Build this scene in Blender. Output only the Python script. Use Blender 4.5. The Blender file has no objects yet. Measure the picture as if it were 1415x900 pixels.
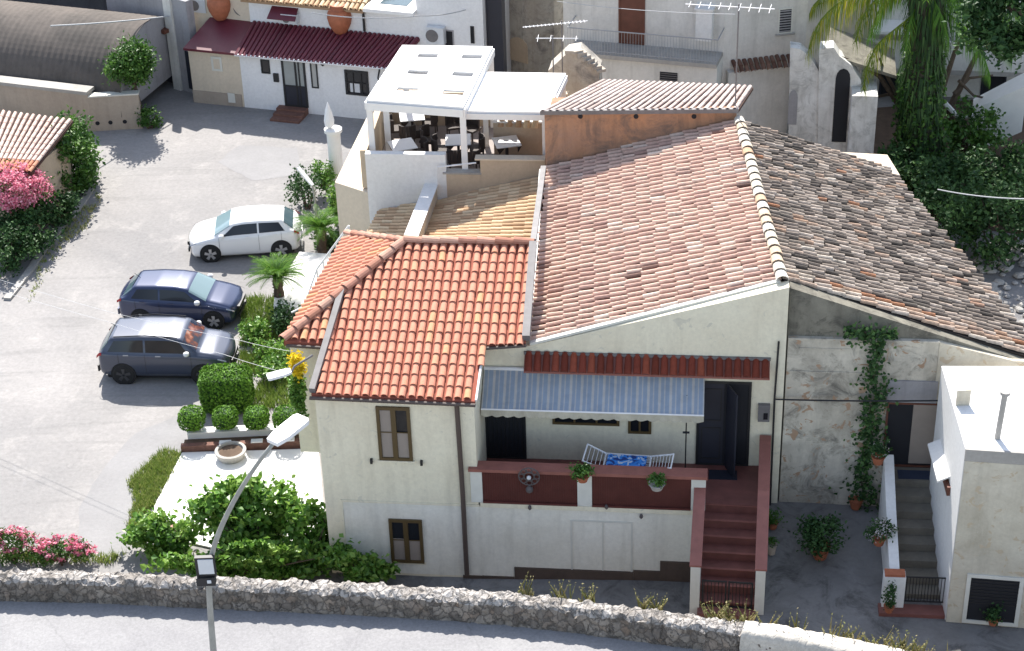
import bpy, math, random
from mathutils import Vector, Matrix, noise
random.seed(7)
R = math.radians
scene = bpy.context.scene
COL = scene.collection
# ------------------------------------------------------------------ camera
PW, PH, F, PITCH, ROLL, CH = 1415.0, 900.0, 2550.0, R(31), R(1.93), 31.5
CAM = Vector((0, 0, CH))
fwd = Vector((0, math.cos(PITCH), -math.sin(PITCH)))
r0 = Vector((1, 0, 0)); u0 = Vector((0, math.sin(PITCH), math.cos(PITCH)))
rgt = r0*math.cos(ROLL) - u0*math.sin(ROLL)
up = u0*math.cos(ROLL) + r0*math.sin(ROLL)
cd = bpy.data.cameras.new('camera'); cam = bpy.data.objects.new('camera', cd); COL.objects.link(cam)
cd.sensor_fit = 'HORIZONTAL'; cd.sensor_width = 36; cd.lens = 36*F/PW
cd.clip_start = 0.5; cd.clip_end = 2000
M = Matrix((rgt, up, -fwd)).transposed().to_4x4(); M.translation = CAM
cam.matrix_world = M
scene.camera = cam
# ------------------------------------------------------------------ light
SUN_EL, SUN_AZ = R(47.5), R(-7)     # azimuth from +Y (away from camera) towards +X
w = bpy.data.worlds.new('World'); scene.world = w; w.use_nodes = True
nt = w.node_tree; nt.nodes.clear()
sky = nt.nodes.new('ShaderNodeTexSky'); sky.sky_type = 'NISHITA'; sky.sun_disc = False
sky.sun_elevation = SUN_EL; sky.sun_rotation = SUN_AZ
bg = nt.nodes.new('ShaderNodeBackground'); bg.inputs[1].default_value = 0.138
ow = nt.nodes.new('ShaderNodeOutputWorld')
hs = nt.nodes.new('ShaderNodeHueSaturation'); hs.inputs['Saturation'].default_value = 0.72
nt.links.new(sky.outputs[0], hs.inputs['Color']); nt.links.new(hs.outputs[0], bg.inputs[0]); nt.links.new(bg.outputs[0], ow.inputs[0])
sd = bpy.data.lights.new('sun', 'SUN'); sd.energy = 5.0; sd.angle = R(0.55); sd.color = (1, 0.955, 0.89)
sun = bpy.data.objects.new('sun', sd); COL.objects.link(sun)
sv = Vector((math.sin(SUN_AZ)*math.cos(SUN_EL), math.cos(SUN_AZ)*math.cos(SUN_EL), math.sin(SUN_EL)))
sun.rotation_euler = sv.to_track_quat('Z', 'Y').to_euler(); sun.location = (0, 60, 60)
scene.view_settings.view_transform = 'Standard'; scene.view_settings.look = 'None'
scene.view_settings.gamma = 1; scene.view_settings.use_curve_mapping = False
scene.view_settings.exposure = 1.08
scene.render.engine = 'CYCLES'
scene.cycles.max_bounces = 6; scene.cycles.diffuse_bounces = 4; scene.cycles.transparent_max_bounces = 8
# ------------------------------------------------------------------ projection helpers (place things where they stand)
def ray(px, py):
    return (fwd*F + rgt*(px-PW/2) + up*(PH/2-py)).normalized()
def G(px, py, z=0.0):
    d = ray(px, py); t = (z-CH)/d.z
    return CAM + d*t
def AY(px, py, Y):
    d = ray(px, py); return CAM + d*(Y/d.y)
class Plane:
    """vertical facade plane; u runs to the right, z up, off towards the viewer's side"""
    def __init__(s, a, b, off=0.0):
        a = Vector((a[0], a[1], 0)); b = Vector((b[0], b[1], 0))
        s.d = (b-a).normalized(); s.n = Vector((s.d.y, -s.d.x, 0)); s.o = a + s.n*off
    def shift(s, off): return Plane(s.o+s.n*off, s.o+s.n*off+s.d)
    def pt(s, u, z, off=0.0):
        p = s.o + s.d*u + s.n*off; return Vector((p.x, p.y, z))
    def hit(s, px, py, off=0.0):
        r = ray(px, py); o = s.o + s.n*off
        t = (o-CAM).dot(s.n)/r.dot(s.n); return CAM + r*t
    def uz(s, px, py, off=0.0):
        p = s.hit(px, py, off); return ((p-s.o).dot(s.d), p.z)
    def rect(s, x0, y0, x1, y1, off=0.0):
        u0, z1 = s.uz(x0, y0, off); u1, z0 = s.uz(x1, y1, off)
        return u0, z0, u1, z1
# ------------------------------------------------------------------ mesh builder
LOC = {}
class MB:
    def __init__(s): s.v = []; s.f = []; s.r = []; s.sm = False
    def face(s, pts, rnd=0.5):
        i = len(s.v); s.v += [tuple(p) for p in pts]; s.f.append(tuple(range(i, i+len(pts)))); s.r.append(rnd)
    def mesh(s, vs, fs, rnd=0.5):
        i = len(s.v); s.v += [tuple(p) for p in vs]
        for f in fs: s.f.append(tuple(i+k for k in f)); s.r.append(rnd)
    def prism(s, poly, vec, rnd=0.5):
        vec = Vector(vec); poly = [Vector(p) for p in poly]; n = len(poly)
        vs = poly + [p+vec for p in poly]
        nrm = Vector((0, 0, 0))
        for k in range(n): nrm += poly[k].cross(poly[(k+1) % n])
        fs = [tuple(range(n)), tuple(range(2*n-1, n-1, -1))] + [(k, k+n, (k+1) % n+n, (k+1) % n) for k in range(n)]
        if nrm.dot(vec) > 0: fs = [tuple(reversed(f)) for f in fs]
        s.mesh(vs, fs, rnd); return s
    def box(s, c, d, rz=0.0, rnd=0.5):
        x, y, z = d[0]/2, d[1]/2, d[2]/2; ca, sa = math.cos(rz), math.sin(rz)
        p = [Vector((c[0]+a*ca-b*sa, c[1]+a*sa+b*ca, c[2]-z)) for a, b in ((-x, -y), (x, -y), (x, y), (-x, y))]
        return s.prism(p, (0, 0, 2*z), rnd)
    def tube(s, pts, r, n=8, cap=True, rnd=0.5):
        pts = [Vector(p) for p in pts]; m = len(pts)
        rs = r if isinstance(r, (list, tuple)) else [r]*m
        vs = []; fs = []; pa = None
        for i, p in enumerate(pts):
            t = (pts[min(i+1, m-1)]-pts[max(i-1, 0)]).normalized()
            if pa is None: pa = t.orthogonal().normalized()
            pa = (pa - t*pa.dot(t))
            pa = pa.normalized() if pa.length > 1e-6 else t.orthogonal().normalized()
            pb = t.cross(pa)
            for k in range(n):
                a = 2*math.pi*k/n; vs.append(p + (pa*math.cos(a)+pb*math.sin(a))*rs[i])
        for i in range(m-1):
            for k in range(n):
                fs.append((i*n+k, i*n+(k+1) % n, (i+1)*n+(k+1) % n, (i+1)*n+k))
        if cap: fs.append(tuple(range(n-1, -1, -1))); fs.append(tuple((m-1)*n+k for k in range(n)))
        s.mesh(vs, fs, rnd); return s
    def lathe(s, prof, c=(0, 0, 0), n=20, rnd=0.5):
        vs = []; fs = []; m = len(prof)
        for r, z in prof:
            for k in range(n):
                a = 2*math.pi*k/n; vs.append((c[0]+r*math.cos(a), c[1]+r*math.sin(a), c[2]+z))
        for i in range(m-1):
            for k in range(n): fs.append((i*n+k, i*n+(k+1) % n, (i+1)*n+(k+1) % n, (i+1)*n+k))
        fs.append(tuple(range(n-1, -1, -1))); fs.append(tuple((m-1)*n+k for k in range(n)))
        s.mesh(vs, fs, rnd); return s
    def pbox(s, P, u0, z0, u1, z1, o0, o1, rnd=0.5):
        poly = [P.pt(u0, z0, o0), P.pt(u1, z0, o0), P.pt(u1, z1, o0), P.pt(u0, z1, o0)]
        return s.prism(poly, P.n*(o1-o0), rnd)
    def pframe(s, P, u0, z0, u1, z1, w, o0, o1, bars=(), hbars=()):
        s.pbox(P, u0, z0, u0+w, z1, o0, o1); s.pbox(P, u1-w, z0, u1, z1, o0, o1)
        s.pbox(P, u0+w, z0, u1-w, z0+w, o0, o1); s.pbox(P, u0+w, z1-w, u1-w, z1, o0, o1)
        for b, bw in bars: s.pbox(P, u0+(u1-u0)*b-bw/2, z0+w, u0+(u1-u0)*b+bw/2, z1-w, o0, o1-0.004)
        for b, bw in hbars: s.pbox(P, u0+w, z0+(z1-z0)*b-bw/2, u1-w, z0+(z1-z0)*b+bw/2, o0, o1-0.008)
        return s
    def build(s, name, mat, parent=None, smooth=False, local=False, rnd=None):
        me = bpy.data.meshes.new(name)
        if parent is not None and not local: L = LOC[parent.name].copy()
        elif parent is None and s.v and not local:
            xs = [v[0] for v in s.v]; ys = [v[1] for v in s.v]; zs = [v[2] for v in s.v]
            L = Vector(((min(xs)+max(xs))/2, (min(ys)+max(ys))/2, min(zs)))
        else: L = Vector((0, 0, 0))
        me.from_pydata([(v[0]-L.x, v[1]-L.y, v[2]-L.z) for v in s.v], [], s.f)
        at = me.attributes.new('rnd', 'FLOAT', 'FACE'); at.data.foreach_set('value', s.r)
        if smooth: me.polygons.foreach_set('use_smooth', [True]*len(me.polygons))
        me.materials.append(mat); me.update()
        o = bpy.data.objects.new(name, me); COL.objects.link(o)
        LOC[o.name] = L.copy()
        if parent is not None: o.parent = parent
        elif not local: o.location = L
        return o
def thing(name, label, cat, loc=(0, 0, 0), group=None):
    o = bpy.data.objects.new(name, None); COL.objects.link(o); o.location = loc
    LOC[o.name] = Vector(loc); o.empty_display_size = 0.3
    tag(o, label, cat, group); return o
def tag(o, label=None, cat=None, group=None, kind=None):
    if label: o['label'] = label
    if cat: o['category'] = cat
    if group: o['group'] = group
    if kind: o['kind'] = kind
    return o
def setting(name, mb, mat, label=None, smooth=False):
    o = mb.build(name, mat, smooth=smooth); o['kind'] = 'structure'
    return o
def copy_tree(o, parent=None):
    c = o.copy(); COL.objects.link(c)
    if parent is not None: c.parent = parent
    for ch in list(o.children): copy_tree(ch, c)
    return c
# ------------------------------------------------------------------ materials
def newmat(name):
    m = bpy.data.materials.new(name); m.use_nodes = True; t = m.node_tree
    return m, t, t.nodes['Principled BSDF']
def nz(t, scale, detail=4, rough=0.6, vec=None, dist=0):
    n = t.nodes.new('ShaderNodeTexNoise'); n.inputs['Scale'].default_value = scale
    n.inputs['Detail'].default_value = detail; n.inputs['Roughness'].default_value = rough
    n.inputs['Distortion'].default_value = dist
    t.links.new(vec, n.inputs['Vector']); return n.outputs[0]
def posn(t, scale=(1, 1, 1)):
    g = t.nodes.new('ShaderNodeNewGeometry'); mp = t.nodes.new('ShaderNodeMapping')
    mp.inputs['Scale'].default_value = scale; t.links.new(g.outputs['Position'], mp.inputs['Vector']); return mp.outputs[0]
def ramp(t, fac, stops):
    r = t.nodes.new('ShaderNodeValToRGB'); e = r.color_ramp.elements
    while len(e) < len(stops): e.new(0.5)
    for k, (p, c) in enumerate(stops):
        e[k].position = p; e[k].color = (c[0], c[1], c[2], 1) if not isinstance(c, (int, float)) else (c, c, c, 1)
    t.links.new(fac, r.inputs[0]); return r.outputs[0]
def mixc(t, fac, a, b, mode='MIX'):
    m = t.nodes.new('ShaderNodeMixRGB'); m.blend_type = mode
    for i, x in ((0, fac), (1, a), (2, b)):
        if isinstance(x, (int, float)): m.inputs[i].default_value = x
        elif isinstance(x, tuple): m.inputs[i].default_value = (x[0], x[1], x[2], 1)
        else: t.links.new(x, m.inputs[i])
    return m.outputs[0]
def bump(t, b, h, strength=0.3, dist=0.02):
    n = t.nodes.new('ShaderNodeBump'); n.inputs['Strength'].default_value = strength; n.inputs['Distance'].default_value = dist
    t.links.new(h, n.inputs['Height']); t.links.new(n.outputs[0], b.inputs['Normal'])
def plain(name, c, rough=0.6, metal=0.0, var=0.12, spec=0.4, sc=3.0):
    m, t, b = newmat(name); p = posn(t)
    f = nz(t, sc, 5, 0.65, p)
    f = ramp(t, f, [(0.3, 1-var), (0.7, 1+var if 1+var <= 1 else 1.0)])
    t.links.new(mixc(t, 1.0, tuple(c), f, 'MULTIPLY'), b.inputs['Base Color'])
    b.inputs['Roughness'].default_value = rough; b.inputs['Metallic'].default_value = metal
    b.inputs['Specular IOR Level'].default_value = spec
    return m
def plaster(name, base, stain, amt=0.3, sc=0.6, streak=0.3, dark=None, bmp=0.25, spots=None, sp_amt=0.0):
    """painted render with blotches, thin run-down streaks and small flaked spots"""
    m, t, b = newmat(name); p = posn(t); ps = posn(t, (1, 1, 0.12))
    big = nz(t, sc, 6, 0.68, p, 0.4); fine = nz(t, 9, 5, 0.7, p); st = nz(t, 3.2, 4, 0.6, ps)
    c = mixc(t, ramp(t, big, [(0.5-0.2*amt-0.02, 0.0), (0.78-0.1*amt, min(1.0, 0.25+amt))]), tuple(base), tuple(stain))
    if dark:
        b2 = nz(t, sc*1.9, 7, 0.75, p, 0.8)
        c = mixc(t, ramp(t, b2, [(0.56-0.12*amt, 0.0), (0.66, 0.85)]), c, tuple(dark))
    c = mixc(t, ramp(t, st, [(0.5, 0.0), (0.8, streak)]), c, tuple(x*0.55 for x in stain))
    if spots:
        vz = nz(t, 2.6, 6, 0.6, p, 1.2)
        c = mixc(t, ramp(t, vz, [(0.66-0.1*sp_amt, 0.0), (0.69-0.1*sp_amt, 1.0)]), c, tuple(spots))
    c = mixc(t, 1.0, c, ramp(t, fine, [(0.25, 0.86), (0.7, 1.0)]), 'MULTIPLY')
    t.links.new(c, b.inputs['Base Color']); b.inputs['Roughness'].default_value = 0.92
    b.inputs['Specular IOR Level'].default_value = 0.2
    bump(t, b, fine, bmp, 0.015); return m
def rndmat(name, stops, rough=0.85, sc=6, nvar=0.25, moss=None, moss_amt=0.4, trans=0.0, spec=0.2, msc=0.9):
    """colour from the per-tile / per-leaf random attribute plus weathering"""
    m, t, b = newmat(name); p = posn(t)
    a = t.nodes.new('ShaderNodeAttribute'); a.attribute_name = 'rnd'
    c = ramp(t, a.outputs['Fac'], stops)
    f = nz(t, sc, 5, 0.7, p)
    c = mixc(t, 1.0, c, ramp(t, f, [(0.28, 1-nvar), (0.72, 1.0)]), 'MULTIPLY')
    if moss:
        g = nz(t, msc, 6, 0.7, p, 0.5)
        g2 = nz(t, 7, 3, 0.6, p)
        g = mixc(t, 0.35, g, g2)
        c = mixc(t, ramp(t, g, [(0.62-0.25*moss_amt, 0.0), (0.72-0.15*moss_amt, 0.8)]), c, tuple(moss))
    t.links.new(c, b.inputs['Base Color']); b.inputs['Roughness'].default_value = rough
    b.inputs['Specular IOR Level'].default_value = spec
    if trans > 0:
        tr = t.nodes.new('ShaderNodeBsdfTranslucent'); t.links.new(c, tr.inputs[0])
        mx = t.nodes.new('ShaderNodeMixShader'); mx.inputs[0].default_value = trans
        out = t.nodes['Material Output']
        t.links.new(b.outputs[0], mx.inputs[1]); t.links.new(tr.outputs[0], mx.inputs[2]); t.links.new(mx.outputs[0], out.inputs[0])
    return m
def glassy(name, c=(0.012, 0.014, 0.018), rough=0.08, var=0.0):
    m, t, b = newmat(name); b.inputs['Base Color'].default_value = (*c, 1)
    b.inputs['Roughness'].default_value = rough; b.inputs['Specular IOR Level'].default_value = 0.45
    return m
MT = {}
MT['cream'] = plaster('cream_plaster', (0.82, 0.765, 0.60), (0.70, 0.63, 0.48), 0.5, 0.5, 0.32, spots=(0.66, 0.62, 0.50), sp_amt=.3)
MT['cream_low'] = plaster('pale_plaster', (0.83, 0.81, 0.725), (0.70, 0.67, 0.57), 0.5, 0.6, 0.32)
MT['white'] = plaster('white_plaster', (0.78, 0.77, 0.75), (0.62, 0.60, 0.56), 0.15, 0.4, 0.1)
MT['white_rest'] = plaster('white_wall_paint', (0.80, 0.80, 0.80), (0.66, 0.65, 0.63), 0.12, 0.4, 0.12)
MT['beige'] = plaster('beige_plaster', (0.56, 0.45, 0.33), (0.42, 0.33, 0.25), 0.25, 0.5, 0.2)
MT['beige_pale'] = plaster('pale_beige_plaster', (0.66, 0.57, 0.45), (0.52, 0.44, 0.34), 0.2, 0.5, 0.15)
MT['stained'] = plaster('stained_old_plaster', (0.66, 0.61, 0.51), (0.30, 0.27, 0.22), 0.55, 0.7, 0.4, dark=(0.14, 0.13, 0.11), spots=(0.40, 0.27, 0.18), sp_amt=0.55, bmp=0.6)
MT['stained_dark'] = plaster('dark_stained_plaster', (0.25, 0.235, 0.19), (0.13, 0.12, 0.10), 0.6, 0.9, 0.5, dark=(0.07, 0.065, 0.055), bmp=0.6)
MT['stained_pale'] = plaster('mottled_plaster', (0.62, 0.58, 0.48), (0.47, 0.42, 0.33), 0.7, 0.8, 0.35, spots=(0.50, 0.42, 0.31), sp_amt=0.7, bmp=0.5)
MT['orange_wall'] = plaster('orange_ochre_plaster', (0.50, 0.26, 0.14), (0.34, 0.22, 0.16), 0.7, 0.6, 0.7, dark=(0.17, 0.13, 0.11), bmp=0.5)
MT['back_wall'] = plaster('grey_white_plaster', (0.72, 0.70, 0.655), (0.42, 0.41, 0.37), 0.35, 0.45, 0.35, bmp=0.4)
MT['alley_wall'] = plaster('flaking_alley_plaster', (0.52, 0.49, 0.43), (0.34, 0.28, 0.22), 0.55, 0.6, 0.4, dark=(0.2, 0.19, 0.18), bmp=0.5)
MT['grey_wall'] = plaster('grey_plaster', (0.36, 0.35, 0.36), (0.24, 0.23, 0.23), 0.4, 0.5, 0.35)
MT['concrete'] = plaster('concrete', (0.42, 0.40, 0.37), (0.27, 0.26, 0.24), 0.4, 0.7, 0.3)
MT['yard_wall'] = plaster('buff_wall', (0.44, 0.37, 0.30), (0.30, 0.25, 0.21), 0.35, 0.5, 0.3)
MT['plinth'] = plaster('brown_plinth', (0.115, 0.085, 0.07), (0.07, 0.055, 0.045), 0.4, 0.8, 0.2)
MT['tile_orange'] = rndmat('terracotta_tiles', [(0.0, (0.56, 0.245, 0.165)), (0.4, (0.60, 0.27, 0.18)), (0.9, (0.63, 0.295, 0.20)), (1.0, (0.64, 0.33, 0.18))], nvar=0.24, sc=8, moss=(0.46, 0.22, 0.10), moss_amt=.25, msc=2.6)
MT['tile_pink'] = rndmat('old_pink_tiles', [(0.0, (0.10, 0.06, 0.05)), (0.08, (0.25, 0.15, 0.12)), (0.22, (0.52, 0.34, 0.28)), (0.5, (0.65, 0.435, 0.345)), (0.8, (0.73, 0.545, 0.44)), (1.0, (0.76, 0.65, 0.55))], nvar=0.32, sc=9, moss=(0.26, 0.18, 0.155), moss_amt=0.3)
MT['tile_dark'] = rndmat('weathered_lichen_tiles', [(0.0, (0.06, 0.052, 0.045)), (0.25, (0.20, 0.165, 0.14)), (0.5, (0.38, 0.315, 0.26)), (0.72, (0.54, 0.46, 0.39)), (0.86, (0.48, 0.31, 0.21)), (0.94, (0.66, 0.59, 0.50)), (1.0, (0.42, 0.20, 0.11))], nvar=0.55, sc=10, moss=(0.10, 0.09, 0.075), moss_amt=0.5)
MT['tile_pale'] = rndmat('pale_sand_tiles', [(0.0, (0.46, 0.30, 0.18)), (0.4, (0.60, 0.42, 0.26)), (1.0, (0.70, 0.54, 0.35))], nvar=0.2, sc=7)
MT['tile_shed'] = rndmat('pink_grey_tiles', [(0.0, (0.46, 0.36, 0.32)), (0.4, (0.56, 0.46, 0.41)), (1.0, (0.64, 0.55, 0.50))], nvar=0.3, sc=7)
MT['tile_red'] = rndmat('red_glazed_tiles', [(0.0, (0.16, 0.035, 0.02)), (0.5, (0.23, 0.05, 0.03)), (1.0, (0.30, 0.075, 0.04))], nvar=0.3, sc=7)
MT['tile_maroon'] = rndmat('maroon_corrugated_sheet', [(0.0, (0.11, 0.018, 0.03)), (1.0, (0.15, 0.027, 0.042))], nvar=0.2, sc=3, rough=0.42, spec=0.5)
MT['under'] = plain('tile_bed', (0.07, 0.038, 0.028), 0.95)  # bed colour darkened to stand for shade in the tile valleys
MT['under_orange'] = plain('new_tile_bed', (0.34, 0.105, 0.07), 0.95)
MT['under_dark'] = plain('old_tile_bed', (0.035, 0.028, 0.024), 0.95)  # near-black tone puts the valley shade between old tiles into the colour
MT['under_pale'] = plain('pale_tile_bed', (0.34, 0.22, 0.13), 0.95)
MT['metal_grey'] = plain('grey_flashing', (0.19, 0.18, 0.18), 0.65, 0.1, var=.3)
MT['metal_dark'] = plain('dark_metal', (0.03, 0.03, 0.032), 0.5, 0.3)
MT['metal_white'] = plain('white_painted_metal', (0.78, 0.78, 0.78), 0.4)
MT['brown_pipe'] = plain('brown_pipe', (0.09, 0.065, 0.055), 0.5)
MT['brown_frame'] = plain('olive_brown_frame', (0.10, 0.066, 0.026), 0.5)
MT['curtain'] = plain('pale_curtain', (0.30, 0.255, 0.22), 0.8)
MT['dark'] = plain('dark_opening', (0.012, 0.013, 0.018), 0.7)
MT['dark_door'] = plain('navy_door', (0.022, 0.024, 0.036), 0.5)
MT['redbrown'] = plain('oxblood_paint', (0.30, 0.115, 0.09), 0.55, var=0.25)
MT['redpanel'] = plain('dark_red_mesh', (0.12, 0.032, 0.025), 0.7, var=0.25)
MT['redtile'] = plain('red_floor_tile', (0.22, 0.085, 0.07), 0.5, var=0.3)
MT['pier'] = plain('white_pier_paint', (0.66, 0.65, 0.59), 0.8)
MT['white_beam'] = plain('white_pergola_paint', (0.80, 0.79, 0.77), 0.6, var=0.05)
MT['white_cloth'] = plain('white_cloth', (0.80, 0.80, 0.80), 0.85, var=0.06)
MT['rattan'] = plain('dark_rattan', (0.05, 0.037, 0.032), 0.7)
MT['terracotta'] = plain('terracotta_pot', (0.42, 0.14, 0.07), 0.7, var=0.3, sc=6)
MT['brown_wood'] = plain('brown_wood', (0.15, 0.055, 0.035), 0.6, var=0.3)
MT['tarp_blue'] = plain('blue_grey_tarp', (0.10, 0.13, 0.20), 0.6, var=0.5)
MT['white_line'] = plain('whitewash', (0.78, 0.77, 0.74), 0.9, var=0.08)
MT['cable'] = plain('pale_cable', (0.42, 0.43, 0.44), 0.6)
MT['blue_cloth'] = plain('blue_cloth', (0.03, 0.16, 0.55), 0.8, var=0.5, sc=5)
MT['soil'] = plain('soil', (0.12, 0.08, 0.055), 0.95, var=0.4)
MT['brick_edge'] = plain('brick_edging', (0.20, 0.10, 0.075), 0.9, var=0.4, sc=8)
MT['glass_dark'] = glassy('dark_glass')
MT['glass_sky'] = glassy('tinted_glass', (0.05, 0.085, 0.10), 0.1)
MT['pink_stone'] = plain('pinkish_block', (0.42, 0.24, 0.20), 0.9, var=0.2)
MT['panel_white'] = plain('lamp_lens', (0.62, 0.64, 0.66), 0.3)
MT['bark'] = plain('bark', (0.12, 0.085, 0.06), 0.95, var=0.5, sc=8)
MT['palm_bark'] = plain('shaggy_palm_trunk', (0.07, 0.065, 0.045), 0.95, var=0.6, sc=9)
LEAF = [(0.0, (0.03, 0.09, 0.015)), (0.5, (0.07, 0.17, 0.025)), (1.0, (0.15, 0.28, 0.045))]
MT['leaf'] = rndmat('green_leaves', LEAF, 0.5, 3, 0.25, trans=0.25, spec=0.4)
MT['leaf_fig'] = rndmat('broad_green_leaves', [(0.0, (0.05, 0.13, 0.02)), (0.45, (0.13, 0.29, 0.04)), (1.0, (0.34, 0.50, 0.10))], 0.42, 3, 0.25, trans=0.33, spec=0.45)
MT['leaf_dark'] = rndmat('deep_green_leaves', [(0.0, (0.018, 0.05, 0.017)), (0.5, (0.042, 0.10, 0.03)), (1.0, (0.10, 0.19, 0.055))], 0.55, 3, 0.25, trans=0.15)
MT['leaf_topiary'] = rndmat('clipped_leaves', [(0.0, (0.05, 0.13, 0.015)), (1.0, (0.18, 0.36, 0.04))], 0.6, 3, 0.2, trans=0.2)
MT['leaf_palm'] = rndmat('palm_leaflets', [(0.0, (0.05, 0.14, 0.02)), (0.6, (0.14, 0.30, 0.04)), (1.0, (0.30, 0.42, 0.07))], 0.5, 3, 0.2, trans=0.25)
MT['leaf_yellow'] = rndmat('yellowing_leaflets', [(0.0, (0.08, 0.14, 0.015)), (0.6, (0.20, 0.27, 0.03)), (1.0, (0.50, 0.42, 0.04))], 0.5, 3, 0.2, trans=0.3)
MT['grass'] = rndmat('dry_grass', [(0.0, (0.12, 0.22, 0.03)), (0.5, (0.25, 0.34, 0.07)), (1.0, (0.50, 0.46, 0.20))], 0.8, 3, 0.2, trans=0.25)
MT['flower_pink'] = rndmat('pink_petals', [(0.0, (0.65, 0.14, 0.24)), (0.6, (0.82, 0.32, 0.42)), (1.0, (0.88, 0.56, 0.60))], 0.7, 3, 0.1, trans=0.3)
MT['flower_yellow'] = rndmat('yellow_petals', [(0.0, (0.7, 0.5, 0.02)), (1.0, (0.85, 0.7, 0.03))], 0.7, 3, 0.1, trans=0.3)
MT['flower_white'] = rndmat('white_petals', [(0.0, (0.5, 0.45, 0.45)), (1.0, (0.8, 0.75, 0.75))], 0.7, 3, 0.1, trans=0.2)
# ------------------------------------------------------------------ tiles
def tiles(A, B, C, D, pitch=0.235, length=0.42, r0=0.095, r1=0.075, lift=0.055, mask=None, jit=0.02, seed=1, skew=0.0, seg=5, courses_off=0.0, rw=None, hz=.95):
    """half-round cover tiles on the quad eave A-B, ridge D-C. mask: polygon in world xy"""
    rg = random.Random(seed); mb = MB()
    A, B, C, D = map(Vector, (A, B, C, D))
    nu = max(1, int(round(((B-A).length+(C-D).length)/2/pitch))); nv = max(1, int(round(((D-A).length+(C-B).length)/2/length)))
    def S(u, v): return (A*(1-u)+B*u)*(1-v) + (D*(1-u)+C*u)*v
    for i in range(nu):
        u = (i+0.5)/nu; colr = rg.uniform(-0.08, 0.08); coff = rg.uniform(-jit, jit)*1.2
        for j in range(nv):
            v0 = (j-0.06)/nv; v1 = (j+1.04)/nv
            c = S(u, (j+0.5)/nv)
            if mask and not inside(c.x, c.y, mask): continue
            p0 = S(u, v0); p1 = S(u, min(v1, 1.0))
            ax = (p1-p0).normalized(); side = (S(min(u+0.01, 1), (j+.5)/nv)-S(max(u-0.01, 0), (j+.5)/nv)).normalized()
            nrm = side.cross(ax)
            if nrm.z < 0: nrm = -nrm
            sh = ax*rg.uniform(-jit, jit) + side*(rg.uniform(-jit, jit)*0.5) + ax*coff
            tw = side*rg.uniform(-jit, jit)*0.6
            vs = []
            for q, (p, r, h) in enumerate(((p0, r0, lift), (p1, r1, 0.0))):
                for k in range(seg+1):
                    a = math.pi*k/seg
                    vs.append(p + sh + (tw if q else -tw) + side*(-math.cos(a)*r) + nrm*(math.sin(a)*r*hz + h*0.6))
            fs = [(k, k+1, seg+2+k, seg+1+k) for k in range(seg)]
            # front lip (thickness)
            n0 = len(vs)
            for k in range(seg+1):
                a = math.pi*k/seg
                vs.append(p0 + sh - tw + side*(-math.cos(a)*(r0-0.016)) + nrm*(math.sin(a)*(r0-0.016)*hz + lift*0.6 - 0.004))
            fs += [(k+1, k, n0+k, n0+k+1) for k in range(seg)]
            rr = min(1, max(0, (rg.random() if rw is None else rw(rg, u, (j+.5)/nv)) + colr))
            mb.mesh(vs, fs, rr)
    return mb
def inside(x, y, poly):
    c = False; n = len(poly); j = n-1
    for i in range(n):
        xi, yi = poly[i][0], poly[i][1]; xj, yj = poly[j][0], poly[j][1]
        if (yi > y) != (yj > y) and x < (xj-xi)*(y-yi)/(yj-yi)+xi: c = not c
        j = i
    return c
def captiles(P0, P1, r=0.13, length=0.40, seed=3, lift=0.05):
    """ridge or hip caps laid end to end along a line"""
    rg = random.Random(seed); mb = MB(); P0 = Vector(P0); P1 = Vector(P1); d = P1-P0; n = max(1, int(d.length/length)); ax = d.normalized()
    side = ax.cross(Vector((0, 0, 1))).normalized(); nrm = side.cross(ax); seg = 6
    for j in range(n):
        p0 = P0+d*((j-0.05)/n); p1 = P0+d*((j+1.05)/n)
        s = side*rg.uniform(-.012, .012)
        vs = []
        for p, rr, h in ((p0, r, lift*.7), (p1, r*.84, 0.0)):
            for k in range(seg+1):
                a = math.pi*k/seg; vs.append(p+s+side*(-math.cos(a)*rr)+nrm*(math.sin(a)*rr*.8+h))
        fs = [(k, k+1, seg+2+k, seg+1+k) for k in range(seg)]; m = len(vs)
        for k in range(seg+1):
            a = math.pi*k/seg; q = r-.02; vs.append(p0+s+side*(-math.cos(a)*q)+nrm*(math.sin(a)*q*.8+lift*.7-.005))
        fs += [(k+1, k, m+k, m+k+1) for k in range(seg)]
        mb.mesh(vs, fs, rg.random())
    return mb
def slab(poly, th, rnd=0.5, mb=None):
    mb = mb or MB(); return mb.prism(poly, (0, 0, -th), rnd)
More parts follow.
